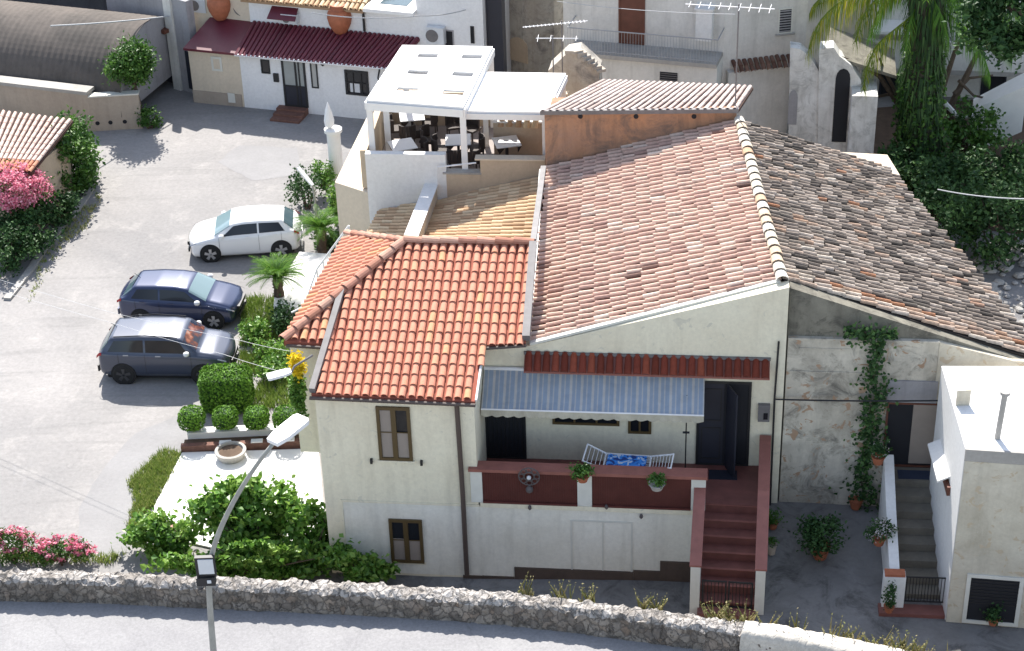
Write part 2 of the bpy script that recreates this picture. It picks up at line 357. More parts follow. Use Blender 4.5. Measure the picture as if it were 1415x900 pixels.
# ------------------------------------------------------------------ plants
def leafquad(mb, p, s, rg, flat=0.0, asp=0.62, rnd=None, nrm=None):
    n = Vector((rg.gauss(0, 1), rg.gauss(0, 1), rg.gauss(0, 1)+flat)); n.normalize()
    if nrm is not None: n = (n*0.7+nrm).normalized()
    a = n.orthogonal().normalized(); a.rotate(Matrix.Rotation(rg.uniform(0, 6.28), 3, n)); b = n.cross(a)
    s *= rg.uniform(0.7, 1.25); w_ = s*asp
    r = rg.random() if rnd is None else rnd
    tip = p+a*s*.5-n*s*.12
    mb.mesh([p-a*s*.5, p+b*w_*.5+n*s*.07-a*s*.06, tip, p-b*w_*.5+n*s*.07-a*s*.06], [(0, 1, 2), (0, 2, 3)], r)
def foliage(c, rad, n, leaf, seed=1, clumps=18, clump_r=0.38, flat=1.0, asp=0.62, zcut=None, mb=None, shell=0.55, tint=0.0):
    rg = random.Random(seed); mb = mb or MB(); c = Vector(c); cs = []
    for k in range(clumps):
        while True:
            v = Vector((rg.uniform(-1, 1), rg.uniform(-1, 1), rg.uniform(-1, 1)))
            if shell < v.length <= 1: break
        cs.append((v, rg.uniform(-0.22, 0.22)))
    for i in range(n):
        v, t_ = cs[rg.randrange(clumps)]
        o = Vector((rg.gauss(0, 1), rg.gauss(0, 1), rg.gauss(0, 1)))*clump_r*0.5
        p = v*(1-clump_r*.4)+o
        q = Vector((c.x+p.x*rad[0], c.y+p.y*rad[1], c.z+p.z*rad[2]))
        if zcut is not None and q.z < zcut: q.z = zcut+rg.uniform(0, .1)
        leafquad(mb, q, leaf, rg, flat, asp, min(1, max(0, rg.uniform(.2, .8)+t_+tint)))
    return mb
def clipped(c, fn, n, leaf, seed=1, mb=None):
    """dense clipped shape: fn(rg) gives (offset, normal) on the surface"""
    rg = random.Random(seed); mb = mb or MB(); c = Vector(c)
    for i in range(n):
        o, nn = fn(rg); leafquad(mb, c+o*rg.uniform(.9, 1.03), leaf, rg, 0, .7, rg.uniform(.1, .95), nn)
    return mb
def frond(mb, base, az, el0, length, droop, leaflet, n=22, rg=random, tint=0.0, vee=0.5):
    d = Vector((math.cos(az), math.sin(az), 0)); p = Vector(base); el = el0; pts = [p.copy()]; st = length/n
    side = Vector((-d.y, d.x, 0))
    for i in range(n):
        t_ = d*math.cos(el)+Vector((0, 0, math.sin(el)))
        p = p+t_*st; el -= droop/n*(0.5+1.0*i/n); pts.append(p.copy())
        nr = side.cross(t_)
        if nr.z < 0: nr = -nr
        f = i/n
        if f < 0.12: continue
        ll = leaflet*(math.sin(math.pi*min(1, .18+.82*f)**0.8)*.85+.15)
        for s in (-1, 1):
            dd = (side*s*.85+t_*.55+nr*vee*(.6)-Vector((0, 0, .25))).normalized()
            tip = p+dd*ll*rg.uniform(.85, 1.1)-Vector((0, 0, ll*.15))
            wv = t_*st*.42
            mid = p+dd*ll*.5+Vector((0, 0, .02))
            mb.mesh([p-wv*.5, mid-wv*.5, tip, mid+wv*.5], [(0, 1, 2, 3)], min(1, max(0, rg.uniform(.15, .85)+tint)))
    mb.tube(pts[::3]+[pts[-1]], [0.02*(1-.7*k/len(pts[::3])) for k in range(len(pts[::3])+1)], 4, rnd=.3)
def cycad(name, label, loc, th, rad, n=34, seed=5, trunk_r=.16, group=None):
    rg = random.Random(seed); o = thing(name, label, 'plant', loc, group)
    L = Vector(loc)
    pts = [L+Vector((0, 0, th*k/6)) for k in range(7)]
    mb = MB(); mb.tube(pts, [trunk_r*(1.15 if k % 2 else .95) for k in range(7)], 10)
    for k in range(60):
        a = rg.uniform(0, 6.28); z = rg.uniform(.05, th); q = L+Vector((math.cos(a)*trunk_r, math.sin(a)*trunk_r, z))
        mb.mesh([q+Vector((-.03, 0, 0)), q+Vector((.03, 0, 0)), q+Vector((math.cos(a)*.07, math.sin(a)*.07, .07))], [(0, 1, 2)], .3)
    mb.build('trunk', MT['bark'], o)
    cr = MB()
    for k in range(n):
        frond(cr, L+Vector((0, 0, th)), k*2.399, rg.uniform(.25, 1.25), rad*rg.uniform(.9, 1.1), rg.uniform(.9, 1.6), rad*.2, 20, rg)
    cr.build('crown', MT['leaf_palm'], o); return o
def bush(name, label, c, rad, n, leaf, mat, seed, cat='shrub', group=None, stems=True, **kw):
    c = Vector(c); base = (c.x, c.y, c.z-rad[2])
    o = thing(name, label, cat, base, group)
    foliage(c, rad, n, leaf, seed, **kw).build('foliage', MT[mat], o)
    if stems:
        rg = random.Random(seed); m = MB()
        for k in range(6):
            e = c+Vector((rg.uniform(-.7, .7)*rad[0], rg.uniform(-.7, .7)*rad[1], rg.uniform(-.1, .6)*rad[2]))
            b = Vector(base)+Vector((rg.uniform(-.1, .1), rg.uniform(-.1, .1), 0)); md = (b+e)/2+Vector((0, 0, .15*rad[2]))
            m.tube([b, md, e], [.035, .025, .01], 5)
        m.build('stems', MT['bark'], o)
    return o

def bed(mb, A, B, C, D, th=.10, lift=-.02, n=8):
    """thin bed following the same twisted surface as the tiles"""
    A, B, C, D = map(Vector, (A, B, C, D))
    def S(u, v, z): return (A*(1-u)+B*u)*(1-v)+(D*(1-u)+C*u)*v+Vector((0, 0, z))
    vs = []; fs = []; m = n+1
    for z in (lift, lift-th):
        for i in range(m):
            for j in range(m): vs.append(S(i/n, j/n, z))
    for i in range(n):
        for j in range(n):
            a = i*m+j; fs.append((a, a+m, a+m+1, a+1)); b = a+m*m; fs.append((b, b+1, b+m+1, b+m))
    for i in range(n):
        fs.append((i*m, i*m+m*m, (i+1)*m+m*m, (i+1)*m)); fs.append((i*m+n, (i+1)*m+n, (i+1)*m+n+m*m, i*m+n+m*m))
        fs.append((i, i+1, i+1+m*m, i+m*m)); fs.append((n*m+i, n*m+i+m*m, n*m+i+1+m*m, n*m+i+1))
    mb.mesh(vs, fs); return mb
# ================================================================== GROUND
def ground_mat():
    m, t, b = newmat('car_park_surface'); p = posn(t)
    a = nz(t, 0.12, 7, 0.62, p, 0.6); c2 = nz(t, 0.7, 6, 0.7, p, 0.3); f = nz(t, 7, 6, 0.75, p)
    c = ramp(t, a, [(0.3, (0.225, 0.22, 0.218)), (0.5, (0.275, 0.265, 0.258)), (0.66, (0.33, 0.315, 0.305))])
    c = mixc(t, ramp(t, c2, [(0.54, 0.0), (0.74, 0.45)]), c, (0.46, 0.435, 0.41))
    c3 = nz(t, 0.33, 5, 0.7, posn(t, (1.4, 1, 1)), 1.5)
    c = mixc(t, ramp(t, c3, [(0.62, 0.0), (0.68, 0.55)]), c, (0.27, 0.265, 0.265))
    c4 = nz(t, 0.22, 6, 0.75, posn(t, (1, 0.7, 1)), 1.0)
    c = mixc(t, ramp(t, c4, [(0.66, 0.0), (0.74, 0.5)]), c, (0.36, 0.28, 0.19))
    sp = nz(t, 26, 3, .6, p); c = mixc(t, ramp(t, sp, [(0.70, 0.0), (0.74, .6)]), c, (0.12, 0.11, 0.10))
    tr_ = nz(t, 0.5, 5, .65, posn(t, (.25, 2.6, 1)), .8); c = mixc(t, ramp(t, tr_, [(0.56, 0.0), (0.70, .45)]), c, (0.20, 0.195, 0.19))
    c = mixc(t, 1.0, c, ramp(t, f, [(0.3, 0.78), (0.65, 1.0)]), 'MULTIPLY')
    t.links.new(c, b.inputs['Base Color']); b.inputs['Roughness'].default_value = 0.95; b.inputs['Specular IOR Level'].default_value = 0.15
    bump(t, b, f, 0.4, 0.02); return m
def road_mat():
    m, t, b = newmat('road_asphalt'); p = posn(t); f = nz(t, 14, 6, 0.8, p); a = nz(t, 0.35, 6, 0.65, p, .5)
    c = ramp(t, a, [(0.3, (0.25, 0.245, 0.25)), (0.7, (0.32, 0.315, 0.315))])
    c = mixc(t, 1.0, c, ramp(t, f, [(0.3, 0.7), (0.65, 1.0)]), 'MULTIPLY')
    vo = t.nodes.new('ShaderNodeTexVoronoi'); vo.feature = 'DISTANCE_TO_EDGE'; vo.inputs['Scale'].default_value = 0.22
    mp = mixc(t, 0.35, p, nz(t, 1.2, 5, .7, p), 'ADD'); t.links.new(mp, vo.inputs['Vector'])
    c = mixc(t, ramp(t, vo.outputs[0], [(0.0, 0.22), (0.006, 0.0)]), c, (0.12, 0.12, 0.12))
    t.links.new(c, b.inputs['Base Color']); b.inputs['Roughness'].default_value = 0.95; b.inputs['Specular IOR Level'].default_value = 0.15
    bump(t, b, f, 0.5, 0.01); return m
MT['ground'] = ground_mat(); MT['road'] = road_mat()
MT['yard'] = plaster('yard_concrete', (0.24, 0.235, 0.23), (0.13, 0.125, 0.12), 0.6, 0.5, 0.0, dark=(0.08, 0.078, 0.075), bmp=.5)
MT['street_dark'] = plaster('alley_paving', (0.28, 0.28, 0.29), (0.18, 0.18, 0.19), 0.5, 0.5, 0.0, bmp=.4)
g = MB(); g.face([(-250, -60, 0), (250, -60, 0), (250, 420, 0), (-250, 420, 0)]); setting('car_park_ground', g, MT['ground'])
# parapet line (back top edge) : x, y, z
WL = [G(*a) for a in [(q_[0], q_[1], q_[2]+1.5) for q_ in ((-300, 780, 0.95), (-120, 782, 1.05), (0, 785, 1.1), (150, 788, 1.18), (300, 795, 1.25), (450, 801, 1.37), (600, 809, 1.5), (750, 821, 1.62), (880, 837, 1.75), (1000, 853, 1.85), (1100, 868, 1.95), (1200, 888, 2.05), (1300, 910, 2.15), (1420, 938, 2.25), (1560, 975, 2.35))]]
def resample(pts, step):
    out = []; n = len(pts)
    for i in range(n-1):
        p0, p1, p2, p3 = pts[max(i-1, 0)], pts[i], pts[i+1], pts[min(i+2, n-1)]
        k = max(1, int((p2-p1).length/step))
        for j in range(k):
            t = j/k; out.append(0.5*((2*p1)+(-p0+p2)*t+(2*p0-5*p1+4*p2-p3)*t*t+(-p0+3*p1-3*p2+p3)*t**3))
    out.append(pts[-1]); return out
WP = resample(WL, 0.22)
def wall_frame(i):
    t = (WP[min(i+1, len(WP)-1)]-WP[max(i-1, 0)]); t.z = 0; t.normalize(); return Vector((t.y, -t.x, 0))
WH, WT = 0.66, 0.5
rd = MB()
for i in range(len(WP)-1):
    a, b = WP[i], WP[i+1]; na, nb = wall_frame(i), wall_frame(i+1)
    ra = a+na*WT*.5; rb = b+nb*WT*.5; ra.z = a.z-WH; rb.z = b.z-WH
    ea = ra+na*9; eb = rb+nb*9; ea.z = ra.z; eb.z = rb.z
    rd.face([ra, ea, eb, rb])
setting('road', rd, MT['road'])
# bank the road stands on
bk = MB(); P_ = [(p+wall_frame(i)*WT*.3) for i, p in enumerate(WP)][::3]
bk2 = []
for i in range(len(P_)-1):
    a, b = P_[i], P_[i+1]
    bk.face([(a.x, a.y, -.3), (b.x, b.y, -.3), (b.x, b.y, b.z-WH-.005), (a.x, a.y, a.z-WH-.005)])
setting('road_bank', bk, MT['concrete'])
# stone parapet
def rubble_mat(name, pale, top=False):
    m, t, b = newmat(name); p = posn(t)
    w_ = mixc(t, 0.4, p, nz(t, 4, 5, .7, p), 'ADD')
    vo = t.nodes.new('ShaderNodeTexVoronoi'); vo.inputs['Scale'].default_value = 4.6; t.links.new(w_, vo.inputs['Vector'])
    ve = t.nodes.new('ShaderNodeTexVoronoi'); ve.feature = 'DISTANCE_TO_EDGE'; ve.inputs['Scale'].default_value = 4.6; t.links.new(w_, ve.inputs['Vector'])
    f = nz(t, 12, 6, .75, p)
    c = ramp(t, vo.outputs['Color'], [(0.1, (0.36, 0.335, 0.31)), (0.5, (0.47, 0.44, 0.41)), (0.9, (0.41, 0.375, 0.34))] if top else [(0.1, (0.16, 0.135, 0.115)), (0.4, (0.29, 0.25, 0.21)), (0.7, (0.36, 0.31, 0.26)), (0.9, (0.26, 0.19, 0.14))])  # cement-capped top paler; sun on top and shade on face also coloured in
    if pale: c = mixc(t, 0.85, c, (0.62, 0.58, 0.51))
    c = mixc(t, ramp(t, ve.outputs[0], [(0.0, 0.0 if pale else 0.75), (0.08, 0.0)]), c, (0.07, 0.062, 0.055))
    d = nz(t, 1.3, 6, .7, p)
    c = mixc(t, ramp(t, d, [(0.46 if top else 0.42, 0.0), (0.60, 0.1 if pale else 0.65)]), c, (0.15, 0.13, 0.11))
    c = mixc(t, 1.0, c, ramp(t, f, [(0.3, 0.7), (0.65, 1.0)]), 'MULTIPLY')
    t.links.new(c, b.inputs['Base Color']); b.inputs['Roughness'].default_value = 0.95
    h = mixc(t, 0.5, f, ramp(t, ve.outputs[0], [(0.0, 0.0), (0.12, 1.0)]))
    bump(t, b, h, 0.35 if pale else 0.9, 0.05); return m
MT['rubble'] = rubble_mat('shade_toned_rubble_face', False); MT['rubble_top'] = rubble_mat('sun_toned_rubble_top', False, True); MT['coping_pale'] = rubble_mat('pale_mortar_capping', True)
sw = thing('stone_parapet', 'long rough rubble stone parapet beside the road, plastered pale at its right end', 'wall', (0, 36, 0))
def parapet(i0, i1, amp, extra=0.0, lo=-3.6, k0=0, k1=14):
    fine = []
    for i in range(i0, i1):
        for k in range(4):
            t = k/4; fine.append((WP[i].lerp(WP[i+1], t), wall_frame(i)))
    mb = MB(); vs = []; fs = []
    prof = [(-.0, lo), (-.0, -.25), (0.0, -.10), (.05, -.02), (.16, 0.0), (.28, 0.01), (.40, 0.0), (.47, -.04), (.52, -.11), (.54, -.22), (.55, -.33), (.55, -.45), (.56, -.57), (.57, -.72)]
    m = k1-k0
    for p, n in fine:
        for k, (o, z) in list(enumerate(prof))[k0:k1]:
            q = p+n*(o*(WT/.55)+(extra if o > .3 else -extra)); q.z = p.z+z+extra
            s = amp*(1 if 1 <= k <= 12 else 0)
            nv = noise.noise_vector(q*5.0)+noise.noise_vector(q*12)*.9
            cell = noise.cell_vector(q*5.2)-Vector((.5, .5, .5))
            q = q+nv*s*.7+cell*s*.55
            vs.append(q)
    for i in range(len(fine)-1):
        for k in range(m-1): fs.append((i*m+k, i*m+k+1, (i+1)*m+k+1, (i+1)*m+k))
    mb.mesh(vs, fs); return mb
xs = [p.x for p in WP]; isplit = min(range(len(WP)), key=lambda i: abs(xs[i]-G(1018, 862, 1.87).x))
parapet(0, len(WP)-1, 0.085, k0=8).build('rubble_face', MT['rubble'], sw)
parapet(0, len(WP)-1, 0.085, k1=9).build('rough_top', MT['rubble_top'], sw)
parapet(isplit, len(WP)-1, 0.03, 0.035, -.3).build('plastered_capping', MT['coping_pale'], sw, smooth=True)
# courtyard in front of the houses, climbing to the right
def yz(x, y):
    t = min(1, max(0, (x+2.5)/6.5)); t = t*t*(3-2*t)
    s = min(1, max(0, (y-37.6)/3.2))
    if x < 4.75: return 0.02+0.2*t
    return 1.0+0.5*s
def wally(x):
    for a, b in zip(WP, WP[1:]):
        if a.x <= x <= b.x: return a.y+(b.y-a.y)*(x-a.x)/(b.x-a.x)
    return WP[-1].y
yd = MB()
X0, X1, N, K = -5.0, 17.0, 66, 18
vs = []; fs = []
for i in range(N+1):
    x = X0+(X1-X0)*i/N; ya = wally(x)-.1
    for k in range(K+1):
        y = ya+(42.5-ya)*k/K; vs.append((x, y, yz(x, y)+.02*noise.noise(Vector((x, y, 0))*1.3)))
for i in range(N):
    for k in range(K): fs.append((i*(K+1)+k, (i+1)*(K+1)+k, (i+1)*(K+1)+k+1, i*(K+1)+k+1))
yd.mesh(vs, fs); setting('courtyard', yd, MT['yard'])
MT['patch'] = plaster('asphalt_patch_surface', (0.27, 0.265, 0.265), (0.22, 0.215, 0.215), .5, .6, 0, bmp=.5)
MT['paint_splash'] = plaster('worn_lime_splash', (0.38, 0.36, 0.345), (0.29, 0.28, 0.27), .9, 2.2, 0, bmp=.3)
def ragged(pts, z, amp=.12, step=.35):
    P = [G(*a, 0) for a in pts]; out = []
    for a, b in zip(P, P[1:]+P[:1]):
        n = max(1, int((b-a).length/step))
        for k in range(n):
            q = a.lerp(b, k/n); v = noise.noise_vector(q*1.9); out.append(Vector((q.x+v.x*amp, q.y+v.y*amp, z)))
    return out
for pts, zz_, mt_ in (([(112, 778), (108, 700), (150, 640), (188, 598), (285, 556), (300, 590), (240, 625), (196, 700), (178, 775)], .004, 'patch'), ([(330, 200), (410, 205), (420, 240), (350, 250), (300, 225)], .004, 'patch')):
    m = MB(); m.face(ragged(pts, zz_)); setting('asphalt_patch' if mt_ == 'patch' else 'pale_ground_patch', m, MT[mt_])

# ================================================================== CREAM HOUSE
FP = Plane(G(432, 545, 5.95), G(655, 552, 5.95)); FW = FP.shift(-0.22)
BP = Plane(G(668, 633, 2.6), G(1044, 645, 2.6))
uL = FW.uz(436, 560)[0]; uR = FW.uz(655, 560)[0]
house = thing('cream_house', 'two storey cream plastered house with bright terracotta roof, striped awning and red brown terrace stair', 'house', (1, 40, 0))
back = -FP.n
def up_to(P, u, d, z, off=0.0):
    p = P.pt(u, z, -d+off); return p
# roof plane of the new tiled roof
ER = G(737, 338, 7.62); dn = (FP.o-ER).dot(FP.n); kz = (7.62-5.95)/dn
def on_roof(px, py, lift=0.0):
    r = ray(px, py); # z = 5.95 + kz*((o-p).n)
    n = Vector((FP.n.x*kz, FP.n.y*kz, 1.0)); c = 5.95+lift+kz*FP.o.dot(FP.n)
    t = (c-n.dot(CAM))/n.dot(r); return CAM+r*t
def roofpt(u, d, lift=0.0):
    p = FP.pt(u, 5.95+kz*d+lift, -d); return p
P1 = on_roof(392, 472); P2 = on_roof(560, 335); P3 = G(480, 325, P1.z)
ux = lambda p: (p-FP.o).dot(FP.d)
mask = [on_roof(*a) for a in ((430, 544), (656, 555), (669, 477), (726, 473), (738, 337), (560, 334), (392, 471), (446, 475))]
A = roofpt(ux(P1)-.3, 0.0); B = roofpt(ux(ER)+.05, 0.0); C = roofpt(ux(ER)+.05, dn); D = roofpt(ux(P1)-.3, dn)
roof = tiles(A, B, C, D, 0.237, 0.355, 0.094, 0.084, 0.05, mask=mask, jit=.012, seed=2, seg=6).build('front_roof', MT['tile_orange'], house)
mk = [on_roof(*a, lift=-.01) for a in ((430, 544), (656, 555), (669, 477), (726, 473), (738, 337), (560, 334), (392, 471), (446, 475))]
MB().prism(mk, (0, 0, -.14)).build('roof_bed', MT['under_orange'], roof)
# hip slope
e = (P1-P3); el = e.length; eh = e.normalized(); foot = P3+eh*((P2-P3).dot(eh)); upv = P2-foot
hr = tiles(P3, P1, P1+upv, P3+upv, 0.237, 0.355, 0.094, 0.084, 0.05, mask=[P3, P1, P2], jit=.006, seed=4, seg=6).build('side_roof', MT['tile_orange'], house)
MB().prism([P3-Vector((0, 0, .01)), P1-Vector((0, 0, .01)), P2-Vector((0, 0, .01))], (0, 0, -.14)).build('roof_bed', MT['under_orange'], hr)
MTR = MT['tile_pink']
hc = captiles(P1+Vector((0, 0, .06)), P2+Vector((0, 0, .08)), .15, .42)
for v_, f_, r_ in ((captiles(P2+Vector((0, 0, .06)), ER+Vector((0, 0, .06)), .15, .46),)*1 + (captiles(P3+Vector((0, 0, .06)), P2+Vector((0, 0, .06)), .12, .42),)*1) if False else []: pass
for q in (captiles(P2+Vector((0, 0, .06)), ER+Vector((0, 0, .06)), .15, .46, 5), captiles(P3+Vector((0, 0, .05)), P2+Vector((0, 0, .05)), .12, .42, 6)):
    base = len(hc.v); hc.v += q.v; hc.f += [tuple(k+base for k in f) for f in q.f]; hc.r += q.r
MT['tile_cap'] = rndmat('ridge_caps', [(0.0, (0.33, 0.15, 0.10)), (0.5, (0.44, 0.22, 0.16)), (1.0, (0.52, 0.33, 0.25))], nvar=.3, sc=6)
hc.build('ridge_tiles', MT['tile_cap'], house)
# lead / cement strips
m = MB()
def strip(mb, a, b, wd, th, lift=0.0):
    a = Vector(a)+Vector((0, 0, lift)); b = Vector(b)+Vector((0, 0, lift)); d = (b-a).normalized(); s = d.cross(Vector((0, 0, 1))).normalized()*wd/2; n = s.cross(d).normalized()*th
    if n.z < 0: n = -n
    mb.prism([a-s, a+s, b+s, b-s], n)
strip(m, on_roof(432, 543), on_roof(473, 405), .16, .17)
m.build('verge_strip', MT['metal_grey'], house)
m = MB(); strip(m, on_roof(727, 471), on_roof(737, 340), .2, .2)
strip(m, G(737, 338, 7.5), G(751, 236, 6.7), .16, .16)
m.build('party_wall_flashing', MT['metal_grey'], house)
m = MB()
a, b = on_roof(428, 546), on_roof(657, 556)
m.tube([a+FP.n*.05-Vector((0, 0, .06)), b+FP.n*.05-Vector((0, 0, .06))], .05, 8)
a, b = on_roof(668, 478), on_roof(727, 474)
m.tube([a+FP.n*.04-Vector((0, 0, .06)), b+FP.n*.04-Vector((0, 0, .06))], .045, 8)
a, b = on_roof(396, 474), on_roof(446, 477)
m.tube([a+FP.n*.04-Vector((0, 0, .06)), b+FP.n*.04-Vector((0, 0, .06))], .045, 8)
m.build('gutter', MT['brown_pipe'], house)
m = MB(); strip(m, on_roof(658, 554), on_roof(669, 476), .05, .07, -.02); m.build('verge_trim', MT['metal_white'], house)
# walls
bz = -0.8
w1 = MB()
dl = (FW.o-P1).dot(FW.n)+.12
uw = FW.uz(400, 478, -dl)[0]
ub = uR
foot = [FW.pt(uL, bz), FW.pt(uR, bz), FW.pt(uR, bz, -6.5), FW.pt(uL, bz, -6.5)]
w1.prism(foot, (0, 0, 5.84-bz))
bk_ = G(486, 332, P1.z)+Vector((.15, 0, 0))
w1.prism([FW.pt(uL-.005, 2.9, -dl), FW.pt(uL-.005, 2.9, -7.2), Vector((bk_.x, bk_.y, 2.9)), FW.pt(uw, 2.9, -dl)], (0, 0, P1.z-.16-2.9))
w1.build('wall', MT['cream'], house)
# lower render panel with raised band
w2 = MB(); lu, lz = FW.uz(473, 694); ru, rz = FW.uz(640, 706)
w2.pbox(FW, uL+.45, 2.44, uR+.02, 2.50, 0, .035); w2.pbox(FW, uL+.42, .1, uL+.47, 2.5, 0, .03)
w2.build('string_course', MT['cream'], house)
MB().pbox(FW, uL+.472, .1, uR+.005, 2.437, 0, .012).build('lower_panel', MT['cream_low'], house)
def shutter_window(parent, P, x0, y0, x1, y1, off, name='window'):
    u0, z0, u1, z1 = P.rect(x0, y0, x1, y1)
    fr = MB().pframe(P, u0, z0, u1, z1, .085, off, off+.06, bars=((.5, .13),)).build(name, MT['brown_frame'], parent)
    MB().pbox(P, u0+.08, z0+.08, u1-.08, z1-.08, off, off+.015).build('pane', MT['glass_dark'], fr)
    um_ = (u0+u1)/2; hh = z1-z0
    MB().pbox(P, u0+.09, z0+.09, um_-.07, z0+hh*(.93 if y0 < 600 else .55), off+.016, off+.025).build('net_curtain', MT['curtain'], fr)
    MB().pbox(P, um_+.07, z0+.09, u1-.09, z0+hh*.52, off+.016, off+.025).build('net_curtain', MT['curtain'], fr)
    m = MB(); m.pbox(P, u0+.085, z0+hh*.52, u1-.085, z0+hh*.535, off+.026, off+.045); m.build('glazing_bar', MT['brown_frame'], fr)
    return fr
w_ = shutter_window(house, FW, 519, 561, 571, 636, .0)
u0, z0, u1, z1 = FW.rect(519, 561, 571, 636)
MB().pbox(FW, u0-.05, z0-.05, u1+.05, z0-.005, 0, .07).build('sill', MT['cream'], w_)
for uu in (u0-.22, u1+.22): MB().pbox(FW, uu-.03, z0-.12, uu+.03, z0+.02, 0, .08).build('shutter_stay', MT['metal_dark'], w_)
w_ = shutter_window(house, FW, 537, 716, 587, 777, .015)
MB().pbox(FW, FW.uz(537, 716)[0]-.03, FW.uz(587, 777)[1]-.04, FW.uz(587, 777)[0]+.03, FW.uz(587, 777)[1]-.003, 0, .06).build('sill', MT['cream'], w_)
pu = FW.uz(632, 560)[0]
MB().tube([FW.pt(pu, 5.8, .1), FW.pt(pu, 5.5, .09), FW.pt(pu+.03, 3, .09), FW.pt(pu+.03, 0.2, .09)], .065, 10).build('downpipe', MT['brown_pipe'], house)
# brown stepped plinth
m = MB()
def plz(x0, x1, py):
    u0 = FW.uz(x0, py)[0]; u1, zt = FW.uz(x1, py); m.pbox(FW, u0, -.6, u1, zt, 0, .045)
plz(548, 640, 805); plz(640.2, 711, 797); plz(711.2, 875, 790); plz(875.2, 912, 789); plz(912.2, 962, 777)
m.build('plinth', MT['plinth'], house)
# terrace substructure
u_r = FW.uz(966, 760)[0]
m = MB(); m.prism([FW.pt(uR+.002, bz), FW.pt(u_r, bz), FW.pt(u_r, bz, -2.4), FW.pt(uR+.002, bz, -2.4)], (0, 0, 2.45-bz))
m.build('terrace_wall', MT['cream_low'], house)
MB().pbox(FW, uR+.05, 2.455, u_r+.03, 2.6, -2.35, .06).build('terrace_edge', MT['cream'], house)
# garage door drawn in relief
u0, z0, u1, z1 = FW.rect(788, 718, 874, 793)
MB().pframe(FW, u0, z0, u1, z1, .05, 0, .022, bars=((.52, .03),)).build('metal_door', MT['pier'], house)
# terrace floor
uE = BP.uz(1058, 650)[0]
fl = MB(); fl.prism([FW.pt(uR+.05, 2.602, .0), FW.pt(u_r, 2.602, .0), BP.pt(BP.uz(966, 640)[0], 2.602, -.1), BP.pt(BP.uz(640, 633)[0], 2.602, -.1)], (0, 0, .03))
fl.build('terrace_floor', MT['redtile'], house)
# parapet : piers, mesh panels, coping
TW = FW.shift(0.02)
def tb(mb, x0, x1, z0, z1, o0, o1, y=680):
    mb.pbox(TW, TW.uz(x0, y)[0], z0, TW.uz(x1, y)[0], z1, o0, o1)
cz = 3.62
for x0, x1 in ((651, 667), (798, 818), (955, 975)):
    m = MB(); tb(m, x0, x1, 2.605, cz, -.22, .03); m.build('pier', MT['pier'], house)
for x0, x1 in ((667.2, 797.8), (818.2, 954.8)):
    m = MB(); tb(m, x0, x1, 2.66, cz, -.04, -.01)
    p_ = m.build('balustrade_panel', MT['redpanel'], house)
    m = MB(); tb(m, x0, x1, 2.605, 2.66, -.1, .06)
    n_ = int((x1-x0)/3.2)
    for k in range(n_+1): tb(m, x0+(x1-x0)*k/n_-.35, x0+(x1-x0)*k/n_+.35, 2.66, cz, -.01, .012)
    m.build('bars', MT['redpanel'], p_)
m = MB(); tb(m, 649, 977, cz+.003, cz+.09, -.3, .10); m.build('coping', MT['redbrown'], house)
# back wall with gable
m = MB()
pts = [BP.uz(640, 633)[0], BP.uz(1085, 500)[0]]
gz = lambda x, y: BP.uz(x, y)
a_, ap = gz(728, 479), gz(1084, 397)
poly = [BP.pt(pts[0], 2.3), BP.pt(pts[1], 2.3), BP.pt(pts[1], ap[1]), BP.pt(a_[0], a_[1]), BP.pt(pts[0], a_[1]-.02)]
m.prism(poly, BP.n*-.35); m.build('gable_wall', MT['cream'], house)
m = MB(); m.pbox(BP, gz(1050, 650)[0], .2, pts[1], 2.298, -.35, 0); m.build('lower_gable_wall', MT['cream'], house)
# small tile canopy
u0, zt = gz(725, 486); u1, _ = gz(1064, 496)
m = tiles(BP.pt(u0, zt-.32, .42), BP.pt(u1, zt-.34, .42), BP.pt(u1, zt-.04, .0), BP.pt(u0, zt, .0), .235, .5, .10, .085, .05, jit=.006, seed=9, seg=6)
cn = m.build('tile_canopy', MT['tile_red'], house)
MB().prism([BP.pt(u0, zt-.36, .40), BP.pt(u1, zt-.38, .40), BP.pt(u1, zt-.06, .002), BP.pt(u0, zt-.02, .002)], (0, 0, -.05)).build('canopy_bed', MT['redbrown'], cn)
MB().pbox(BP, u0-.02, zt-.05, u1+.02, zt+.02, .0, .07).build('canopy_flashing', MT['metal_grey'], cn)
# doors at the back of the terrace
d1 = thing  # noqa
def door(x0, y0, x1, y1, nm='door', leafm='dark_door'):
    u0, z0, u1, z1 = BP.rect(x0, y0, x1, y1); z0 = 2.64
    f = MB().pframe(BP, u0, z0, u1, z1, .06, .0, .05).build(nm, MT['metal_dark'], house)
    MB().pbox(BP, u0+.055, z0+.01, u1-.055, z1-.055, 0, .015).build('dark_interior', MT['dark'], f); return f, u0, z0, u1, z1
f, u0, z0, u1, z1 = door(668, 540, 728, 634)
m = MB()
for k in range(9): m.pbox(BP, u0+.1+(u1-u0-.2)*k/8-.008, z0+.02, u0+.1+(u1-u0-.2)*k/8+.008, z1-.07, .015, .03)
m.build('grille', MT['metal_dark'], f)
f, u0, z0, u1, z1 = door(964, 526, 1034, 640)
lf = MB(); hin = BP.pt(u0+(u1-u0)*.5, z0, .05); out = (BP.n*.75+BP.d*.32).normalized()*.62
th = Vector((out.y, -out.x, 0)).normalized()*.04
lf.prism([hin+Vector((.1, 0, 0)), hin+out+Vector((.1, 0, 0)), hin+out+th+Vector((.1, 0, 0)), hin+th+Vector((.1, 0, 0))], (0, 0, z1-z0-.05)); lf.build('open_leaf', MT['dark_door'], f)
m = MB(); m.pbox(BP, u0+.07, z0+.01, u0+(u1-u0)*.5, z1-.07, .015, .04); lf2 = m.build('fixed_leaf', MT['dark_door'], f)
m = MB()
